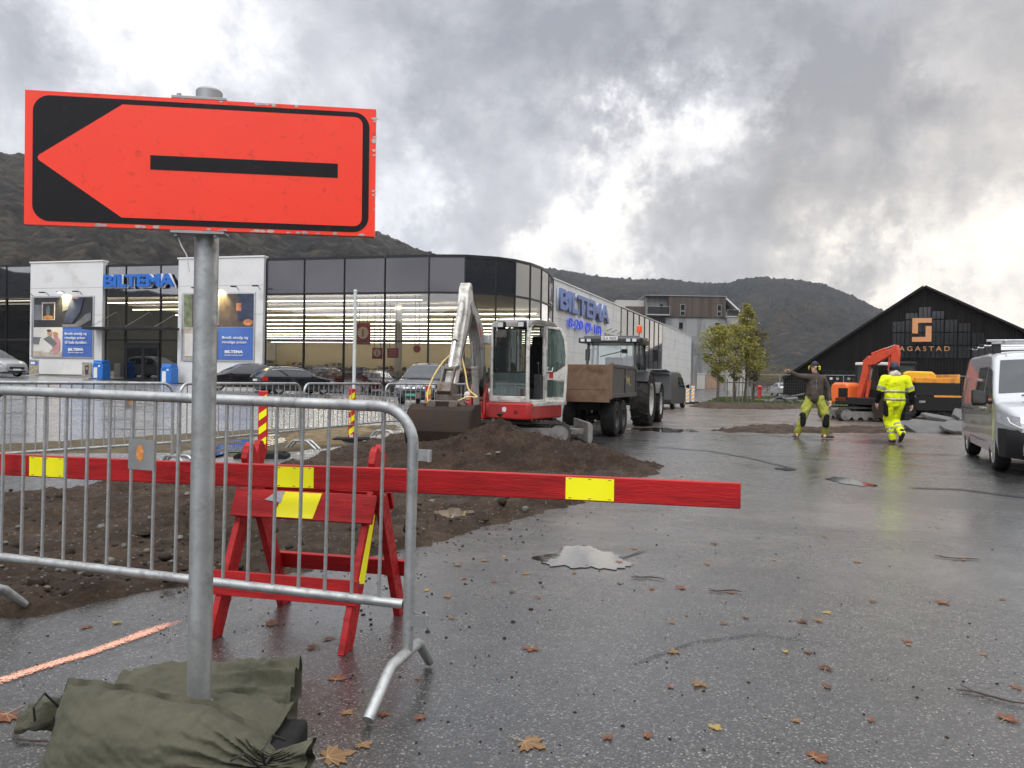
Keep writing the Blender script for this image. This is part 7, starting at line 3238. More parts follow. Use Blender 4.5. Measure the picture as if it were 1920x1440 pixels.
# ------------------------------------------------------------------ dark gabled hall
def build_hall():
    d = 58.0
    hz = R(-22)
    O = Vector((at(1728, 720, d).x, d, 0))
    t = thing('gabled_hall', 'black timber gabled hall with a copper square emblem and SAGASTAD lettering', 'hall', O, hz)
    hx = Vector((math.cos(hz), math.sin(hz)))

    def hit(px, py):
        v = pdir(px, py)
        k = Matrix(((v.x, -hx.x), (v.y, -hx.y))).inverted() @ Vector((O.x, O.y))
        return k[1], CAMZ + v.z * k[0]
    X = lambda px: hit(px, 650)[0]
    Z = lambda px, py: hit(px, py)[1]
    black = mat('charred_timber_slats', (.020, .017, .016), .65, var=.5, vscale=.7, stretch=(7, 7, .12), bump=.3, bscale=9)
    apex = (0, Z(1728, 540))
    L0, R0 = (X(1470), Z(1470, 711)), (X(2010), Z(2010, 664))
    slopeL = (apex[1] - L0[1]) / (apex[0] - L0[0])
    base = 0
    xl = L0[0] - (L0[1] - 1.0) / slopeL * .2
    Ln = 40
    pts = [(L0[0], base), (R0[0], base), R0, apex, L0]
    m = MB()
    m.prism(pts, 0, Ln, 'y')
    m.build('timber_body', black, t, smooth=0)
    # roof planes, slightly proud
    m = MB()
    th = .18
    for a, b in ((L0, apex), (apex, R0)):
        dx, dz = b[0] - a[0], b[1] - a[1]
        l = math.hypot(dx, dz)
        nx, nz = -dz / l, dx / l
        ov = .0
        m.add([(p[0] + nx * k, y, p[1] + nz * k) for y in (-.5, Ln + .5) for p, k in ((a, .02), (b, .02), (b, th), (a, th))], [(0, 1, 2, 3), (7, 6, 5, 4), (0, 4, 5, 1), (1, 5, 6, 2), (2, 6, 7, 3), (3, 7, 4, 0)])
    m.build('roof', mat('dark_roof', (.025, .023, .022), .6, var=.2), t, smooth=0)
    # slats over the whole gable
    m = MB()
    x = L0[0] + .1
    zoneL, zoneR = X(1668), X(1842)
    def ztop(x):
        if x < 0:
            return apex[1] + slopeL * x - .08
        return apex[1] + (R0[1] - apex[1]) / R0[0] * x - .08
    while x < R0[0] - .05:
        zz = ztop(x)
        m.bx(x, x + .05, -.07, -.002, .1, zz)
        x += .17 if not (zoneL < x < zoneR) else .21
    m.build('slat_screen', black, t, smooth=0)
    gpane = mat('dim_gable_glass', (.018, .019, .021), .10, var=.6, vscale=.35, spec=.8)
    gpane.node_tree.nodes['Principled BSDF'].inputs['IOR'].default_value = 1.55
    # glazed field behind the open slats: a grid of dark panes
    lowz = Z(1728, 672)
    cols = np.linspace(X(1672), X(1845), 8)
    for i in range(7):
        xa, xb = cols[i], cols[i + 1]
        zt = min(ztop(xa), ztop(xb)) - .95
        rows = [lowz]
        while rows[-1] + 1.0 < zt:
            rows.append(rows[-1] + 1.0)
        rows.append(zt) if zt - rows[-1] > .3 else None
        for j in range(len(rows) - 1):
            m = MB()
            m.bx(xa + .04, xb - .04, -.10, -.075, rows[j] + .04, rows[j + 1] - .04)
            m.build('gable_pane', gpane, t)
    m = MB()
    xx = cols[0]
    while xx < cols[-1]:
        m.bx(xx, xx + .035, -.16, -.105, lowz, ztop(xx) - .9 if abs(xx) > .2 else ztop(xx) - 1.1)
        xx += .30
    m.build('open_slats', black, t, smooth=0)
    # band of recessed doors at the foot, left part
    m = MB()
    m.bx(X(1545), X(1606), -.09, -.075, .3, Z(1575, 694))
    m.build('entrance_glass', mat('entrance_glass', (.012, .013, .014), .08, var=.2), t)
    for k, px in enumerate((1557, 1569, 1590)):
        m = MB()
        m.bx(X(px), X(px + 5), -.12, -.10, Z(1570, 712), Z(1570, 708))
        m.build('notice', MATS['poster_white'] if k == 0 else MATS['poster_beige'], t)
    cop = mat('copper_emblem', (.62, .29, .13), .4, .25, var=.06)
    # emblem: two interlocking angles
    e0x, e1x, e0z, e1z = X(1709), X(1745), Z(1728, 641), Z(1728, 597)
    w, h = e1x - e0x, e1z - e0z
    m = MB()
    m.prism([(e0x + u * w, e0z + v * h) for u, v in ((0, 1), (1, 1), (1, .80), (.30, .80), (.30, .35), (0, .35))], -.30, -.17, 'y')
    m.build('emblem', cop, t)
    m = MB()
    m.prism([(e0x + u * w, e0z + v * h) for u, v in ((0, 0), (1, 0), (1, .66), (.70, .66), (.70, .20), (0, .20))], -.30, -.17, 'y')
    m.build('emblem', cop, t)
    tx = text('SAGASTAD', 'letters', cop, t, w=X(1780) - X(1675), h=.36, ext=.04, off=.0, spacing=1.5)
    tx.location = ((X(1780) + X(1675)) / 2, -.24, Z(1728, 654))


build_hall()
# ------------------------------------------------------------------ people
M_SKIN = mat('skin', (.64, .38, .28), .5, var=.08, vscale=20)
M_HAIR = mat('dark_hair', (.035, .025, .018), .7, var=.2)
M_JKT = mat('dark_brown_jacket', (.062, .048, .037), .85, var=.2, vscale=6, bump=.3, bscale=14)
M_TRS = mat('dull_yellow_trousers', (.33, .34, .045), .8, var=.12, vscale=8, dirt=(.17, .17, .04), dirt_scale=6, dirt_amt=.4, bump=.3, bscale=12)
M_HIVIS = mat('bright_yellow_workwear', (.78, .86, .012), .8, var=.10, vscale=6, spec=.2, dirt=(.42, .44, .04), dirt_scale=5, dirt_amt=.3, bump=.3, bscale=12)
M_PAD = mat('black_cloth', (.014, .014, .016), .85, var=.2, bump=.3, bscale=20)
M_BOOT = mat('brown_boot', (.10, .062, .042), .7, var=.3, vscale=12)
M_BOOTB = mat('black_boot', (.02, .019, .018), .7, var=.3, vscale=12)
M_REFL = mat('grey_reflective_tape', (.36, .37, .36), .35, .3, var=.05)
M_CAP = mat('black_cap', (.012, .012, .014), .6)
M_HELM = mat('dark_blue_cap', (.020, .026, .045), .6, var=.3, vscale=18)
M_HOOD = mat('cream_hood', (.52, .47, .40), .85, var=.12, bump=.3, bscale=16)
M_EYE = mat('eye_dark', (.02, .015, .012), .3)


def hand(m, wrist, d, up, pose, s=1.0):
    """palm and five separate fingers; d along the hand, up = back of the hand"""
    d = Vector(d).normalized()
    up = Vector(up)
    up = (up - d * up.dot(d)).normalized()
    side = d.cross(up)
    w = Vector(wrist)
    m.cone(w, .026 * s, w + d * .045 * s, .030 * s)
    for k in range(4):
        off = (k - 1.5) * .019 * s
        base = w + d * .085 * s + side * off
        m.cone(w + d * .03 * s + side * off * .7, .016 * s, base, .0125 * s)
        L = (.066, .076, .072, .056)[k] * s
        curl = pose[k]
        a = d
        p = base
        for j, f in enumerate((.42, .33, .25)):
            ang = curl * (j + .6)
            q = p + (a * math.cos(ang) - up * math.sin(ang)) * L * f
            m.cone(p, (.0105 - .0012 * j) * s, q, (.0093 - .0012 * j) * s, 7)
            p = q
    t0 = w + d * .028 * s + side * -.028 * s
    t1 = t0 + (d * .6 - side * .8) .normalized() * .036 * s
    t2 = t1 + (d * .9 - side * .25 - up * .25).normalized() * .032 * s
    m.cone(t0, .015 * s, t1, .0115 * s, 7)
    m.cone(t1, .011 * s, t2, .009 * s, 7)


def head(m, c, f, s=1.0):
    """skull, jaw, nose, lips, ears; f is where the face looks (horizontal)"""
    f = Vector(f).normalized()
    r = Vector((-f.y, f.x, 0))
    c = Vector(c)
    m.cone(c + Vector((0, 0, .030)) - f * .018, .088 * s, c + Vector((0, 0, .018)) + f * .018, .080 * s, 14)
    m.cone(c + Vector((0, 0, -.01)) + f * .03, .064 * s, c + Vector((0, 0, -.085)) + f * .062, .030 * s, 12)
    m.cone(c + Vector((0, 0, .018)) + f * .092, .012 * s, c + Vector((0, 0, -.022)) + f * .113, .015 * s, 8)
    m.cone(c + Vector((0, 0, -.052)) + f * .088 - r * .018, .010 * s, c + Vector((0, 0, -.052)) + f * .088 + r * .018, .010 * s, 8)
    m.cone(c + Vector((0, 0, .034)) + f * .080 - r * .034, .014 * s, c + Vector((0, 0, .034)) + f * .080 + r * .034, .014 * s, 8)
    for sg in (-1, 1):
        m.cone(c + r * sg * .086 + Vector((0, 0, .012)), .016 * s, c + r * sg * .088 + Vector((0, 0, -.028)), .012 * s, 8)


def eyes(parent, c, f):
    f = Vector(f).normalized()
    r = Vector((-f.y, f.x, 0))
    for sg in (-1, 1):
        m = MB()
        m.sphere(Vector(c) + f * .083 + r * sg * .032 + Vector((0, 0, .012)), .011, 8, 6)
        m.build('eye', M_EYE, parent)


def boot(m, ankle, d, pitch=0.0):
    d = Vector((d[0], d[1], 0)).normalized()
    a = Vector(ankle)
    dn = (d * math.cos(pitch) - Vector((0, 0, math.sin(pitch)))).normalized()
    upv = Vector((0, 0, 1)) * math.cos(pitch) + d * math.sin(pitch)
    m.cone(a + Vector((0, 0, .07)), .058, a, .054)
    m.cone(a - upv * .045 - dn * .05, .044, a - upv * .045 + dn * .10, .047)
    m.cone(a - upv * .045 + dn * .10, .047, a - upv * .05 + dn * .17, .040)


def band(parent, name, pts_fn, z0, z1, m_, n=28):
    """tape wrapped round an elliptical section"""
    b = MB()
    vs = []
    for z in (z0, z1):
        for i in range(n):
            a = 2 * math.pi * i / n
            vs.append(pts_fn(a, z))
    b.add(vs, [(i, (i + 1) % n, n + (i + 1) % n, n + i) for i in range(n)])
    o = b.build(name, m_, parent, smooth=60)
    so = o.modifiers.new('s', 'SOLIDIFY')
    so.thickness = .006
    so.offset = 1
    return o


def build_pointing_man():
    g = ground(1526, 822)
    S = 17.75 / 17.7
    t = thing('person', 'person in dark jacket and yellow work trousers pointing with an outstretched arm', 'person', (g.x, g.y, 0), R(2))
    V = Vector
    # viewer's left is -x; body faces the viewer's left and towards us
    hipL, hipR = V((-.11, .02, .93)), V((.11, -.02, .93))
    kn = [V((-.295, -.03, .50)), V((.245, -.10, .48))]
    an = [V((-.395, .06, .105)), V((.285, .02, .105))]
    sh = [V((-.20, -.02, 1.475)), V((.215, .05, 1.46))]
    el = [V((-.47, -.14, 1.50)), V((.36, .06, 1.19))]
    wr = [V((-.71, -.22, 1.60)), V((.365, -.03, .93))]
    nk, hc = V((.0, -.0, 1.57)), V((-.025, -.02, 1.715))
    look = V((-.80, -.55, 0))
    # continuous body
    m = MB()
    m.cone(nk - V((0, 0, .06)), .065, hc - V((0, 0, .06)), .055)
    head(m, hc, look)
    m.cone(V((0, 0, 1.42)), .13, V((0, 0, 1.0)), .13)
    for i in (0, 1):
        m.cone(V((0, 0, 1.47)), .07, sh[i], .055)
        m.chain([sh[i], el[i], wr[i]], [.055, .042, .029])
        m.chain([(hipL, hipR)[i], kn[i], an[i]], [.085, .058, .042])
        m.cone(V((0, 0, 1.0)), .12, (hipL, hipR)[i], .09)
        m.cone(an[i], .042, an[i] + V((-.05, -.09, -.05)), .035)
    hand(m, wr[0], (wr[0] - el[0]) + V((0, 0, .02)), (0, .2, 1), [.05, .75, .85, .9], 1.15)
    hand(m, wr[1], (.02, -.12, -1), (1, .3, 0), [.3, .35, .4, .45], 1.1)
    organic(m, 'body', [M_SKIN], t, .0095, 3)
    body = [c for c in t.children if c.name.startswith('body')][0]
    eyes(t, hc, look)
    # jacket
    m = MB()
    m.cone(V((-.0, 0, 1.46)), .135, V((0, 0, 1.20)), .165)
    m.cone(V((-.085, 0, 1.42)), .105, V((-.09, .01, 1.02)), .115)
    m.cone(V((.095, 0, 1.42)), .105, V((.09, .0, 1.02)), .115)
    m.cone(V((-.06, -.06, 1.2)), .12, V((-.05, -.06, .98)), .125)
    m.cone(V((-.11, 0, .98)), .115, V((.11, 0, .98)), .115)
    m.cone(V((0, -.01, 1.50)), .10, nk + V((0, 0, -.01)), .080)
    for i in (0, 1):
        m.cone(V((0, 0, 1.44)), .115, sh[i], .092)
        m.chain([sh[i], el[i], el[i].lerp(wr[i], .9)], [.092, .070, .052])

    def fold(co):
        n_ = fbm(co.x * 7, co.y * 7 + co.z * 3, co.z * 9)
        return co + V((n_, n_ * .6, 0)) * .018
    organic(m, 'jacket', [M_JKT], t, .014, 4, disp=fold)
    m = MB()
    m.bar((-.045, -.190, 1.44), (-.05, -.198, 1.20), .006, .006)
    m.build('zip', M_ALU, t)
    # trousers
    m = MB()
    m.cone(hipL + V((0, 0, .03)), .128, hipR + V((0, 0, .03)), .128)
    for i in (0, 1):
        h_ = (hipL, hipR)[i]
        m.chain([h_, h_.lerp(kn[i], .5), kn[i], kn[i].lerp(an[i], .5), an[i] + V((0, 0, .01))], [.125, .118, .098, .088, .080])
        # cargo pocket
        pk = h_.lerp(kn[i], .55) + V((-.09 if i == 0 else .09, -.02, 0))
        m.cone(pk + V((0, 0, .07)), .045, pk - V((0, 0, .06)), .05)
    organic(m, 'trousers', [M_TRS], t, .014, 3, disp=fold)
    for i in (0, 1):
        m = MB()
        d = V((-.35, -.93, 0))
        m.cone(kn[i] + d * .052 + V((0, 0, .07)), .072, kn[i] + d * .050 - V((0, 0, .14)), .070)
        m.cone(kn[i] + V((0, .0, .05)), .088, kn[i] - V((0, -.02, .13)), .082)
        organic(m, 'knee_pad', [M_PAD], t, .014, 3)
        m = MB()
        boot(m, an[i] + V((0, 0, 0)), (-.55, -.6) if i == 0 else (.75, -.55), .0)
        organic(m, 'boot', [M_BOOT], t, .010, 3)
        m = MB()
        m.bar(an[i] + V((-.075 if i == 0 else .075, -.05, .30)), an[i] + V((-.078 if i == 0 else .078, -.04, .16)), .02, .035)
        m.build('side_stripe', M_REFL, t)
    # cap and ear defenders
    m = MB()
    m.cone(hc + V((.015, .01, .055)), .096, hc + V((.0, 0, .075)), .090, 14)
    cp = organic(m, 'cap', [M_CAP], t, .010, 3, matfn=None)
    for v in cp.data.vertices:
        if v.co.z < hc.z + .045:
            v.co.z = hc.z + .045
    m = MB()
    r_ = V((-look.y, look.x, 0)).normalized()
    f_ = look.normalized()
    m.hull([hc + f_ * .07 + r_ * .07 + V((0, 0, .055)), hc + f_ * .07 - r_ * .07 + V((0, 0, .055)), hc + f_ * .17 + r_ * .045 + V((0, 0, .045)), hc + f_ * .17 - r_ * .045 + V((0, 0, .045)), hc + f_ * .07 + r_ * .07 + V((0, 0, .07)), hc + f_ * .07 - r_ * .07 + V((0, 0, .07)), hc + f_ * .165 + V((0, 0, .06))])
    m.build('cap_peak', M_CAP, cp, bevel=.003)
    for sg in (-1, 1):
        m = MB()
        c_ = hc + r_ * sg * .100 + V((0, 0, -.005))
        m.sphere(c_, (.042, .042, .055), 12, 8)
        e = m.build('ear_defender', M_PAD, t)
        m = MB()
        c2 = hc + r_ * sg * .118 + V((0, 0, -.005))
        ax = r_ * sg
        u1 = V((0, 0, 1))
        u2 = ax.cross(u1)
        m.tube([c2 + ax * .014 + u2 * (.026 * math.cos(a)) + u1 * (.042 * math.sin(a)) for a in [R(20 + 32 * i) for i in range(11)]], .013, 8)
        m.build('ear_cup_rim', M_HIVIS, e)
    m = MB()
    m.tube([hc + r_ * .115 * math.cos(a) + V((0, 0, .155 * math.sin(a) + .0)) for a in [math.pi * i / 14 for i in range(15)]], .010, 8)
    m.build('headband', M_CAP, t)


build_pointing_man()


def build_walking_man():
    g = ground(1676, 832)
    t = thing('person', 'person walking away in bright yellow work clothes and a dark cap', 'person', (g.x, g.y, 0), R(-3))
    V = Vector
    # back to the viewer: +y is where the walker goes
    hip = [V((-.10, 0, .90)), V((.10, 0, .90))]
    kn = [V((-.10, .10, .50)), V((.075, .13, .52))]
    an = [V((-.01, .02, .105)), V((.06, -.24, .235))]
    sh = [V((-.235, .01, 1.46)), V((.245, .0, 1.455))]
    el = [V((-.315, .03, 1.16)), V((.355, -.03, 1.16))]
    wr = [V((-.315, .18, .93)), V((.40, .06, .90))]
    nk, hc = V((-.0, .03, 1.56)), V((.01, .07, 1.71))
    look = V((-.25, 1, 0))
    m = MB()
    m.cone(nk - V((0, 0, .06)), .065, hc - V((0, 0, .06)), .055)
    head(m, hc, look)
    m.cone(V((0, 0, 1.42)), .13, V((0, 0, .98)), .13)
    for i in (0, 1):
        m.cone(V((0, 0, 1.46)), .07, sh[i], .055)
        m.chain([sh[i], el[i], wr[i]], [.055, .042, .029])
        m.chain([hip[i], kn[i], an[i]], [.085, .058, .042])
        m.cone(V((0, 0, .98)), .12, hip[i], .09)
        m.cone(an[i], .042, an[i] + V((0, .10, -.05)), .035)
    hand(m, wr[0], (.0, .25, -1), (-1, 0, 0), [.3, .35, .4, .4], 1.1)
    hand(m, wr[1], (.02, -.05, -1), (1, .1, 0), [.35, .4, .4, .45], 1.1)
    organic(m, 'body', [M_SKIN], t, .0095, 3)
    eyes(t, hc, look)

    def fold(co):
        n_ = fbm(co.x * 7, co.y * 7 + co.z * 3, co.z * 9)
        return co + V((n_, n_ * .6, 0)) * .016
    m = MB()
    m.cone(V((-.10, 0, 1.44)), .105, V((-.11, 0, .93)), .125)
    m.cone(V((.10, 0, 1.44)), .105, V((.11, 0, .93)), .125)
    m.cone(V((0, -.03, 1.40)), .14, V((0, -.01, .93)), .15)
    m.cone(V((0, .02, 1.48)), .10, nk, .08)
    for i in (0, 1):
        m.cone(V((0, 0, 1.43)), .115, sh[i], .098)
        m.chain([sh[i], sh[i].lerp(el[i], .80)], [.098, .085])
    jk = organic(m, 'jacket', [M_HIVIS], t, .014, 4, disp=fold)
    for i in (0, 1):
        m = MB()
        m.chain([sh[i].lerp(el[i], .7), el[i], el[i].lerp(wr[i], .92)], [.080, .072, .052])
        organic(m, 'sleeve', [M_PAD], t, .013, 3, disp=fold)
        a, b = sh[i].lerp(el[i], .56), sh[i].lerp(el[i], .74)
        m = MB()
        m.cyl(a, b, .096, .093, 22)
        m.build('reflective_band', M_REFL, jk, smooth=50)
    # tape round the trunk: shrink-wrapped rings on the jacket section
    me = jk.data
    def ring(z):
        best = {}
        for v in me.vertices:
            if abs(v.co.z - z) < .012 and abs(v.co.x) < .262:
                k = int((math.atan2(v.co.y, v.co.x) + math.pi) / (2 * math.pi) * 28) % 28
                r_ = math.hypot(v.co.x, v.co.y)
                best[k] = max(best.get(k, 0), r_)
        ks = sorted(best)
        return lambda a: float(np.interp(((a + math.pi) / (2 * math.pi) * 28 - .5) % 28, ks, [best[k] for k in ks], period=28))
    for z0, z1 in ((1.165, 1.205), (.985, 1.025)):
        r0 = ring((z0 + z1) / 2)
        def pf(a, z, r0=r0):
            a = (a + math.pi) % (2 * math.pi) - math.pi
            r_ = r0(a) + .004
            return (r_ * math.cos(a), r_ * math.sin(a), z)
        band(jk, 'reflective_band', pf, z0, z1, M_REFL, 56)
    m = MB()
    m.cone(hip[0] + V((0, 0, .02)), .125, hip[1] + V((0, 0, .02)), .125)
    for i in (0, 1):
        m.chain([hip[i], hip[i].lerp(kn[i], .5), kn[i], kn[i].lerp(an[i], .5), an[i] + V((0, 0, .02))], [.122, .112, .096, .088, .082])
    tr = organic(m, 'trousers', [M_HIVIS], t, .014, 3, disp=fold)
    for i in (0, 1):
        for f in (.38, .62):
            p = kn[i].lerp(an[i], f)
            d = (an[i] - kn[i]).normalized()
            m = MB()
            m.cyl(p - d * .02, p + d * .02, .099 - .006 * f, .098 - .006 * f, 20)
            m.build('reflective_band', M_REFL, tr, smooth=50)
        m = MB()
        if i == 0:
            boot(m, an[i], (.05, 1), 0)
        else:
            boot(m, an[i], (.0, 1), R(48))
        organic(m, 'boot', [M_BOOTB], t, .010, 3)
    for sx in (-1, 1):
        m = MB()
        m.cone(V((sx * .20, -.02, .92)), .06, V((sx * .185, .0, .66)), .055)
        organic(m, 'tool_pocket', [M_PAD], t, .013, 3)
    m = MB()
    m.cone(nk + V((-.05, -.03, .0)), .078, nk + V((.05, -.03, .0)), .078)
    m.cone(nk + V((0, -.075, .0)), .06, nk + V((0, -.07, .05)), .055)
    organic(m, 'hood', [M_HOOD], t, .012, 3, disp=fold)
    m = MB()
    m.cone(hc + V((.0, -.015, .025)), .098, hc + V((0, .0, .065)), .092, 14)
    cp = organic(m, 'cap', [M_HELM], t, .010, 3)
    m = MB()
    r_ = V((-look.y, look.x, 0)).normalized()
    f_ = look.normalized()
    m.hull([hc + f_ * .07 + r_ * .07 + V((0, 0, .04)), hc + f_ * .07 - r_ * .07 + V((0, 0, .04)), hc + f_ * .17 + r_ * .04 + V((0, 0, .03)), hc + f_ * .17 - r_ * .04 + V((0, 0, .03)), hc + f_ * .07 + V((0, 0, .06))])
    m.build('cap_peak', M_HELM, cp)
    for sg in (-1, 1):
        m = MB()
        m.sphere(hc + r_ * sg * .098 + V((0, 0, -.01)), (.036, .036, .05), 12, 8)
        m.build('ear_defender', M_PAD, t)


build_walking_man()
# ------------------------------------------------------------------ trees, fence, leaves and other small things
def leaf_material(name, a, b, c):
    m = bpy.data.materials.new(name)
    m.use_nodes = True
    t = NT(m.node_tree)
    bs = t.n['Principled BSDF']
    co = t.node('ShaderNodeTexCoord').outputs['Object']
    g = t.node('ShaderNodeNewGeometry')
    rnd = g.outputs['Random Per Island']
    n = t.noise(co, .9, 4, .6)
    col = t.ramp(t.math('ADD', t.math('MULTIPLY', n, .6), t.math('MULTIPLY', rnd, .4)), [(.25, a), (.5, b), (.75, c)])
    t.put(bs.inputs['Base Color'], col)
    bs.inputs['Roughness'].default_value = .6
    tr = t.node('ShaderNodeBsdfTranslucent', Color=col)
    mx = t.node('ShaderNodeMixShader', i0=.35)
    t.l.new(bs.outputs[0], mx.inputs[1])
    t.l.new(tr.outputs[0], mx.inputs[2])
    t.l.new(mx.outputs[0], t.n['Material Output'].inputs[0])
    return m


M_LEAFY = leaf_material('autumn_foliage', (.13, .15, .03), (.27, .26, .05), (.44, .36, .08))
M_LEAFB = leaf_material('dull_brown_foliage', (.075, .08, .03), (.14, .12, .04), (.22, .16, .055))
M_LEAFO = leaf_material('orange_shrub_foliage', (.12, .11, .04), (.24, .18, .06), (.35, .24, .07))
M_BARK = mat('grey_bark', (.10, .085, .07), .9, var=.3, vscale=4, bump=.5)
M_STAKE = mat('grey_stake_wood', (.13, .115, .10), .85, var=.3)


def tree(label, loc, h, w, lf, seed, conic=.0, n=1500, bare=.28, trunk=.11, group='young trees on the grass'):
    rnd = random.Random(seed)
    t = thing('tree', label, 'tree', loc, group=group)
    m = MB()
    pts = [Vector((.05 * math.sin(i * 1.3 + seed), .05 * math.cos(i * 1.7), h * .93 * i / 7)) for i in range(8)]
    m.tube(pts, [trunk * (1 - .85 * i / 7) for i in range(8)], 8)
    tips = []
    for i in range(26):
        f = bare + (1 - bare) * (i + rnd.random()) / 27
        base = pts[0].lerp(pts[-1], f)
        prof = math.sin(min(1, (f - bare) / (1 - bare) * 1.05) * math.pi) ** .7 if not conic else (1 - f) * 1.2
        L = max(.25, w * .5 * (prof * .85 + .12) * rnd.uniform(.7, 1.15))
        a = i * 2.4 + rnd.uniform(-.4, .4)
        e = base + Vector((math.cos(a) * L, math.sin(a) * L, L * rnd.uniform(.35, .8)))
        mid = base.lerp(e, .5) + Vector((0, 0, -.06 * L))
        m.tube([base, mid, e], [trunk * .32 * (1 - f * .5), trunk * .2 * (1 - f * .5), .006], 5)
        tips.append((base, e, L))
        for k in range(3):
            s_ = base.lerp(e, rnd.uniform(.35, .85))
            e2 = s_ + Vector((rnd.gauss(0, 1), rnd.gauss(0, 1), rnd.uniform(.1, 1))).normalized() * L * .45
            m.tube([s_, e2], [.014, .005], 4)
            tips.append((s_, e2, L * .5))
    m.build('trunk', M_BARK, t, smooth=60)
    c = MB()
    for k in range(n):
        a, b, L = rnd.choice(tips)
        p = a.lerp(b, rnd.uniform(.3, 1.08)) + Vector((rnd.gauss(0, 1), rnd.gauss(0, 1), rnd.gauss(0, .8))) * (.10 + .10 * L)
        s_ = rnd.uniform(.05, .105)
        u = Vector((rnd.gauss(0, 1), rnd.gauss(0, 1), rnd.gauss(0, .6))).normalized()
        v = u.orthogonal().normalized()
        v = Matrix.Rotation(rnd.uniform(0, 6.28), 3, u) @ v
        c.add([p - u * s_, p + v * s_ * .55, p + u * s_, p - v * s_ * .5], [(0, 1, 2, 3)])
    o = c.build('crown', lf, t, smooth=0)
    return t


def ptree(px, d, **k):
    p = at(px, 735, d)
    return (p.x, p.y, 0)


tree('short bushy olive tree nearest the shop end', ptree(1347, 49), 5.3, 3.1, M_LEAFY, 3, n=4200)
tree('tall slim tree with a pointed top in the middle of the tree group', ptree(1398, 51), 7.3, 3.3, M_LEAFY, 5, conic=1, n=5200, bare=.2)
tree('round olive green tree before the tall pointed one', ptree(1377, 50.5), 5.6, 3.4, M_LEAFY, 8, n=2200)
tree('browner thin tree at the mountain side of the tree group', ptree(1412, 53), 5.6, 2.6, M_LEAFB, 12, n=3000)
for px, lab in ((1363, 'thin wooden stake nearest the first trunk'), (1374, 'second thin wooden stake among the trees'), (1385, 'wooden stake tied with a cross bar'), (1392, 'wooden stake beside the pointed tree'), (1402, 'wooden stake behind the pointed tree'), (1409, 'last wooden stake of the tree group')):
    p = at(px, 740, 48.5)
    t = thing('tree_stake', lab, 'stake', (p.x, p.y, 0), group='stakes supporting the young trees')
    m = MB()
    m.tube([(0, 0, 0), (.02, .01, 1.6)], .035, 8)
    m.build('stake', M_STAKE, t)
    m = MB()
    m.bar((-.25, .03, 1.35), (.28, .03, 1.38), .03, .06)
    m.build('cross_bar', M_STAKE, t)
for i, (px, d, h, w) in enumerate(((1418, 120, 3.2, 7), (1438, 125, 3.6, 8), (1450, 118, 2.6, 6), (1475, 122, 4.2, 5))):
    tree(['ochre shrub beyond the red hydrant', 'broad ochre shrub on the far bank', 'low ochre shrub behind the fence post', 'olive shrub behind the far silver car'][i], ptree(px, d), h, w, M_LEAFO if i < 3 else M_LEAFB, 30 + i, n=900, bare=.05, trunk=.08, group='shrubs on the far bank')

# grass strip
GR = [tuple(ground(*p)[:2]) for p in ((1318, 757), (1400, 760), (1470, 760), (1560, 761), (1700, 765), (1960, 769), (1960, 760), (1700, 753), (1560, 747), (1420, 744), (1345, 746))]
M_GRASS = mat('short_grass', (.060, .085, .018), .8, var=.4, vscale=2.0, dirt=(.10, .085, .03), dirt_scale=.6, dirt_amt=.4)
m = MB()
rnd = random.Random(4)
xs, ys = [p[0] for p in GR], [p[1] for p in GR]
k = 0
while k < 16000:
    x, y = rnd.uniform(min(xs), max(xs)), rnd.uniform(min(ys), max(ys))
    if poly_sd(GR, x, y) < .05:
        continue
    h, a = rnd.uniform(.05, .13), rnd.uniform(0, 6.28)
    w = .05
    m.add([(x - w * math.cos(a), y - w * math.sin(a), .0), (x + w * math.cos(a), y + w * math.sin(a), .0), (x + rnd.gauss(0, .03), y + rnd.gauss(0, .03), .05 + h)], [(0, 1, 2)])
    k += 1
m.prism(GR, .0, .05, 'z')
tag(m.build('grass', M_GRASS, smooth=0), 'strip of short green grass under the young trees', kind='stuff')
# ridge of turned soil along the grass and between the tracks
RD = [tuple(ground(*p)[:2]) for p in ((1298, 762), (1318, 757), (1400, 760), (1475, 762), (1560, 764), (1450, 768), (1330, 766))]
tag(soil_patch('soil_strip', RD, .14, lambda x, y, d: .10 + .12 * fbm(x * .9, y * .9) + .06 * abs(fbm(x * 4, y * 4)), M_SOIL, edge=.3, enoise=.5), 'low ridge of turned soil along the grass edge', kind='structure')
RD = [tuple(ground(*p)[:2]) for p in ((1345, 806), (1420, 798), (1470, 797), (1530, 804), (1600, 800), (1700, 806), (1690, 812), (1560, 812), (1450, 812), (1370, 811))]
tag(soil_patch('soil_strip', RD, .07, lambda x, y, d: .03 + .07 * abs(fbm(x * 1.6, y * 1.6)) + .04 * abs(fbm(x * 6, y * 6)), M_SOIL, edge=.2, enoise=.4), 'crumbled soil along the cut edge of the asphalt behind the workers', kind='structure')

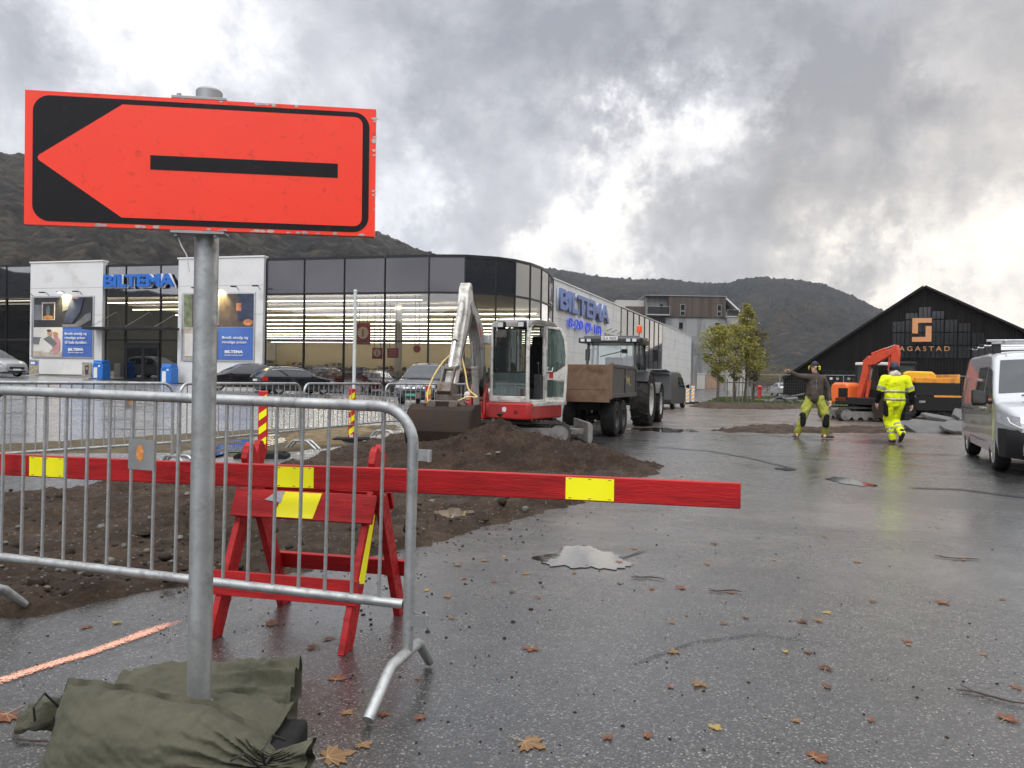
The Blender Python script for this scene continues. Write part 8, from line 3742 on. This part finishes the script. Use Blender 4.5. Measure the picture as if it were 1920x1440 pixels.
# hydrant post, debris pile
p = at(1424, 745, 66)
t = thing('hydrant', 'slim red hydrant post standing at the grass edge', 'hydrant', (p.x, p.y, 0))
MR = mat('hydrant_red', (.48, .02, .025), .4, var=.1)
m = MB()
m.lathe([(0, 0), (.22, 0), (.22, .08), (.16, .12), (.15, .95), (.20, .97), (.20, 1.05), (.15, 1.12), (.08, 1.18), (0, 1.19)], 'z', segs=18, closed=False)
m.build('barrel', MR, t)
m = MB()
m.cyl((-.24, 0, .82), (.24, 0, .82), .06, segs=10)
m.build('outlet', MR, t)
p = at(1474, 757, 52)
rnd = random.Random(9)
t = thing('debris_pile', 'pile of grey broken slabs lying on the grass edge', 'debris pile', (p.x, p.y, 0))
m = MB()
for i in range(26):
    r = rnd.random()
    m.box((rnd.gauss(0, .55), rnd.gauss(0, .3), .08 + .5 * (1 - r) * rnd.random()), (rnd.uniform(.4, .9), rnd.uniform(.3, .6), rnd.uniform(.06, .12)), (rnd.gauss(0, .35), rnd.gauss(0, .35), rnd.uniform(0, 3)))
m.build('slab_heap', mat('broken_grey_slab', (.12, .12, .115), .7, var=.4, vscale=2), t)

# temporary mesh fence
M_FWIRE = mat('fence_wire', (.20, .20, .20), .5, .5)


def fence_panel(label, a, b, h=2.0):
    t = thing('mesh_fence', label, 'mesh fence', a, math.atan2(b.y - a.y, b.x - a.x), 'temporary mesh fence panels')
    L = (b - a).length
    m = MB()
    m.tube([(0, 0, 0), (0, 0, h), (L, 0, h), (L, 0, 0)], .024, 6)
    m.cyl((0, 0, .12), (L, 0, .12), .02, segs=6)
    m.build('frame', M_GALV, t)
    m = MB()
    n = int(L / .16)
    for i in range(1, n):
        m.bar((L * i / n, 0, .12), (L * i / n, 0, h), .005, .005)
    for i in range(1, 9):
        m.bar((0, .004, .12 + (h - .12) * i / 9), (L, .004, .12 + (h - .12) * i / 9), .005, .005)
    m.build('wire_mesh', M_FWIRE, t)
    m = MB()
    m.bx(-.35, .35, -.11, .11, 0, .13)
    m.build('foot_block', M_RUBBER, t, bevel=.02)


fa, fb = at(1408, 740, 57), at(1960, 760, 43.5)
fa.z = fb.z = 0
nf = 8
flabs = ['mesh fence panel starting behind the red hydrant', 'mesh fence panel before the far silver car', 'mesh fence panel behind the pointing worker', 'mesh fence panel behind the orange counterweight', 'mesh fence panel behind the orange boom',
         'mesh fence panel behind the amber tipping body', 'mesh fence panel between the tipping body and the silver van', 'mesh fence panel behind the roof of the silver van']
for i in range(nf):
    fence_panel(flabs[i], fa.lerp(fb, i / nf), fa.lerp(fb, (i + .985) / nf))

# street lamp at the right edge
p = at(1936, 740, 40)
t = thing('street_lamp', 'street lamp with a tapered glass head showing above the silver van', 'street lamp', (p.x, p.y, 0))
z = at(1936, 600, 40).z
m = MB()
m.tube([(0, 0, 0), (0, 0, z - .55)], [.09, .05], 12)
m.build('post', M_DKM, t)
m = MB()
m.lathe([(.08, z - .55), (.10, z - .55), (.36, z + .10), (.33, z + .10)], 'z', segs=14)
m.build('lantern', glass('lantern_glass', (.6, .6, .55), .2, dark=(.3, .3, .27)), t)
m = MB()
m.lathe([(0, z + .32), (.10, z + .28), (.42, z + .14), (.42, z + .10), (0, z + .10)], 'z', segs=18, closed=False)
m.build('hat', M_DKM, t)
# fallen leaves
M_LF = [leaf_material('leaf_tan', (.16, .09, .04), (.27, .16, .075), (.36, .24, .13)), leaf_material('leaf_rust', (.12, .045, .025), (.21, .080, .042), (.28, .12, .06)), leaf_material('leaf_brown', (.05, .025, .014), (.11, .05, .028), (.17, .08, .04)), leaf_material('leaf_yellow', (.35, .24, .06), (.45, .33, .10), (.5, .38, .14))]
M_VEIN = mat('leaf_vein', (.42, .26, .13), .7, var=.1)
LOBES = [(-.04, -.02), (-.30, -.12), (-.62, -.05), (-.42, .10), (-.86, .26), (-.56, .34), (-.74, .60), (-.40, .52), (-.30, .66), (-.22, .58), (-.24, .84), (0, 1.12), (.24, .84), (.20, .58), (.30, .66), (.40, .52), (.74, .60), (.56, .34), (.86, .26), (.42, .10), (.62, -.05), (.30, -.12), (.04, -.02)]


def leaf_mesh(seed, curl, crumple):
    m = MB()
    rnd = random.Random(seed)
    vs = [(0, .22, 0)]
    for x, y in LOBES:
        k = 1 + rnd.uniform(-.10, .10)
        vs.append((x * k, y * k, 0))
    n = len(LOBES)
    inner = [(x * .5, .11 + y * .5, 0) for x, y in LOBES]
    allv = vs + inner
    def dz(p):
        x, y, _ = p
        r = math.hypot(x, y - .25)
        return (x, y, max(.01, curl * r * r * (.6 + .5 * math.sin(2 * math.atan2(y - .2, x) + seed)) + crumple * abs(fbm(x * 2 + seed, y * 2, seed)) + .01))
    allv = [dz(p) for p in allv]
    fs = []
    for i in range(n):
        j = (i + 1) % n
        fs += [(0, 1 + n + i, 1 + n + j), (1 + n + i, 1 + i, 1 + j, 1 + n + j)]
    m.add(allv, fs)
    m.m = 1
    for tx, ty in ((0, 1.0), (-.66, .54), (.66, .54), (-.74, .24), (.74, .24)):
        p = [Vector(dz((tx * u, .02 + (ty - .02) * u, 0))) + Vector((0, 0, .012)) for u in (0, .33, .66, .95)]
        m.tube(p, [.016, .012, .009, .004], 4, cap=False)
    a = rnd.uniform(-.5, .5)
    m.tube([dz((0, 0, 0)), (.1 * a, -.3, .03), (.3 * a, -.75, .02)], [.02, .016, .012], 5)
    return m


PROTO = []
for i in range(8):
    me = leaf_mesh(i * 3 + 1, [.02, .18, .05, .35, .08, .5, .02, .3][i], [.04, .2, .1, .35, .05, .4, .03, .25][i])
    PROTO.append([me.mesh('fallen_leaf', [lm, M_VEIN], 0) for lm in M_LF])

BIG = [(983, 1392, .082, 0, 0, 'large flat tan maple leaf with pale veins on the near asphalt'), (612, 1422, .10, 0, 6, 'large brown maple leaf at the picture foot beside the sandbag frill'), (997, 1215, .060, 1, 2, 'reddish maple leaf right of the barrier foot'), (1314, 1282, .050, 0, 3, 'curled orange leaf alone on the open asphalt'),
       (630, 1276, .060, 1, 4, 'rust coloured maple leaf between the trestle leg and barrier foot'), (500, 1171, .062, 1, 5, 'crumpled rust leaves under the trestle board'), (1884, 1350, .058, 1, 1, 'dark red leaf with a long stalk near the picture edge'), (1525, 1422, .062, 1, 4, 'reddish leaf at the lower edge of the open asphalt'),
       (1338, 1367, .042, 3, 6, 'small pale yellow leaf on the near asphalt'), (12, 1340, .105, 1, 2, 'large brown leaf cut off by the picture edge beside the sandbags'), (1770, 1130, .060, 1, 1, 'orange leaf with a stalk on the wet asphalt before the van'), (578, 1215, .05, 2, 3, 'curled brown leaf inside the trestle legs'),
       (648, 1335, .040, 0, 4, 'small tan leaf touching the barrier foot'), (680, 1395, .045, 0, 2, 'tan leaf below the barrier foot'), (1265, 1226, .045, 0, 3, 'crumpled tan leaf in the middle of the asphalt'), (1273, 1104, .055, 1, 5, 'cluster of rust leaves beyond the middle of the asphalt')]
for px, py, s_, mi, pi, lab in BIG:
    p = ground(px, py)
    o = link('fallen_leaf', PROTO[pi][mi])
    o.location = (p.x, p.y, .004)
    o.scale = (s_, s_, s_ * .35)
    o.rotation_euler = (0, 0, random.Random(px).uniform(0, 6.28))
    tag(o, lab, 'leaf', 'fallen maple leaves')
SMALL = [(905, 1050), (946, 1046), (988, 1078), (1095, 1060), (1110, 1035), (1040, 1047), (1335, 1022), (1325, 1058), (1370, 1112), (1220, 1105), (1165, 1095), (1355, 1170), (1255, 1168), (1480, 1222), (1515, 1222), (1500, 1165), (1545, 1150), (1530, 1165), (1605, 1053), (1545, 1006), (1640, 1130), (1695, 1202), (1885, 1125),
         (1625, 1350), (1550, 1290), (1545, 1255), (1205, 1382), (1140, 1380), (830, 1120), (850, 1158), (870, 1085), (958, 1112), (800, 1108), (1010, 1122), (770, 1200), (720, 1338), (790, 1350), (780, 1275), (1260, 1290), (1490, 1350), (1760, 990), (1880, 1006), (1650, 990), (1800, 1050), (1425, 1008), (1190, 1030), (1160, 1055), (1080, 1075),
         (1710, 1210), (1400, 1160), (860, 1060), (920, 1090), (225, 1168), (160, 1180), (620, 1200), (1840, 1230), (1905, 1290), (1450, 1050)]
rnd = random.Random(17)
for px, py in SMALL:
    p = ground(px + rnd.uniform(-4, 4), py + rnd.uniform(-2, 2))
    s_ = rnd.uniform(.026, .048)
    o = link('fallen_leaf', PROTO[rnd.randrange(8)][rnd.choice([0, 0, 1, 1, 2, 2, 3])])
    o.location = (p.x, p.y, .004)
    o.scale = (s_, s_ * rnd.uniform(.7, 1), s_ * .45)
    o.rotation_euler = (0, 0, rnd.uniform(0, 6.28))
    tag(o, 'small fallen autumn leaf lying on the wet asphalt', 'leaf', 'fallen maple leaves')
M_TWIG = mat('wet_twig', (.045, .028, .02), .6, var=.3)
for px, py, L, a, lab in ((1795, 1048, .30, 2.8, 'dark forked twig on the asphalt before the van'), (1860, 1310, .26, 2.6, 'straight twig near the picture edge'), (1215, 1085, .22, 2.9, 'short dark twig near the bright puddle'), (60, 1392, .22, 2.7, 'black twig sticking out by the sandbags'), (1360, 1110, .2, 3.0, 'flat dark twig in the middle of the asphalt')):
    p = ground(px, py)
    m = MB()
    rr = random.Random(px)
    pts = [Vector((L * (u - .5), .02 * math.sin(u * 6 + px), .007 + .004 * rr.random())) for u in (0, .25, .5, .75, 1)]
    m.tube(pts, [.0025, .004, .0045, .004, .0025], 6)
    m.tube([pts[2], pts[2] + Vector((.06, .05, .006))], [.003, .0015], 5)
    m.tube([pts[3], pts[3] + Vector((.05, -.04, .005))], [.003, .0015], 5)
    o = m.build('twig', M_TWIG)
    o.location = (p.x, p.y, 0)
    o.rotation_euler = (0, 0, a)
    tag(o, lab, 'twig', 'twigs on the asphalt')
# grit and leaf crumbs spread over the asphalt
m = MB()
rnd = random.Random(23)
for i in range(900):
    px, py = rnd.uniform(0, 1920), 860 + 560 * rnd.random() ** 1.3
    p = ground(px, py)
    if poly_sd(DIRT, p.x, p.y) > 0:
        continue
    pebble(m, (p.x, p.y, .001), min(.007, .0015 * rnd.paretovariate(1.5)), i)
tag(m.build('grit', M_CLOD, smooth=60), 'dark grit and crumbs scattered over the asphalt', kind='stuff')

# matt blacks: little gloss under the bright sky
for nm, sp, k in (('dusty_tyre', .12, .7), ('black_rubber', .15, .8), ('black_plastic', .25, .8), ('dark_machine_grey', .2, .6), ('black_cloth', .1, 1), ('black_sheet', .2, .6), ('charred_timber_slats', .12, .55), ('dark_roof', .12, .7), ('dark_window_frame', .3, .7), ('dark_grey_tipper_paint', .3, .8), ('seat_fabric', .1, .8), ('rusty_tailgate', .2, 1), ('muddy_track', .15, .8), ('soil_clod', .15, .8)):
    b_ = MATS[nm].node_tree.nodes['Principled BSDF']
    b_.inputs['Specular IOR Level'].default_value = sp
    if b_.inputs['Base Color'].links and k != 1:
        t_ = NT(MATS[nm].node_tree)
        t_.put(b_.inputs['Base Color'], t_.vmath('SCALE', b_.inputs['Base Color'].links[0].from_socket, scale=k))
# ------------------------------------------------------------------ damp air
def haze():
    m = bpy.data.materials.new('haze')
    m.use_nodes = True
    t = NT(m.node_tree)
    t.n.clear()
    v = t.node('ShaderNodeVolumePrincipled', Color=(.86, .90, 1.0), Density=.00016)
    o = t.n.new('ShaderNodeOutputMaterial')
    t.l.new(v.outputs[0], o.inputs['Volume'])
    b = MB()
    b.bx(-1500, 1500, -1500, 1500, -14, 260)
    tag(b.build('haze', m, smooth=0), 'thin damp haze in front of the wooded hills', kind='stuff')


haze()
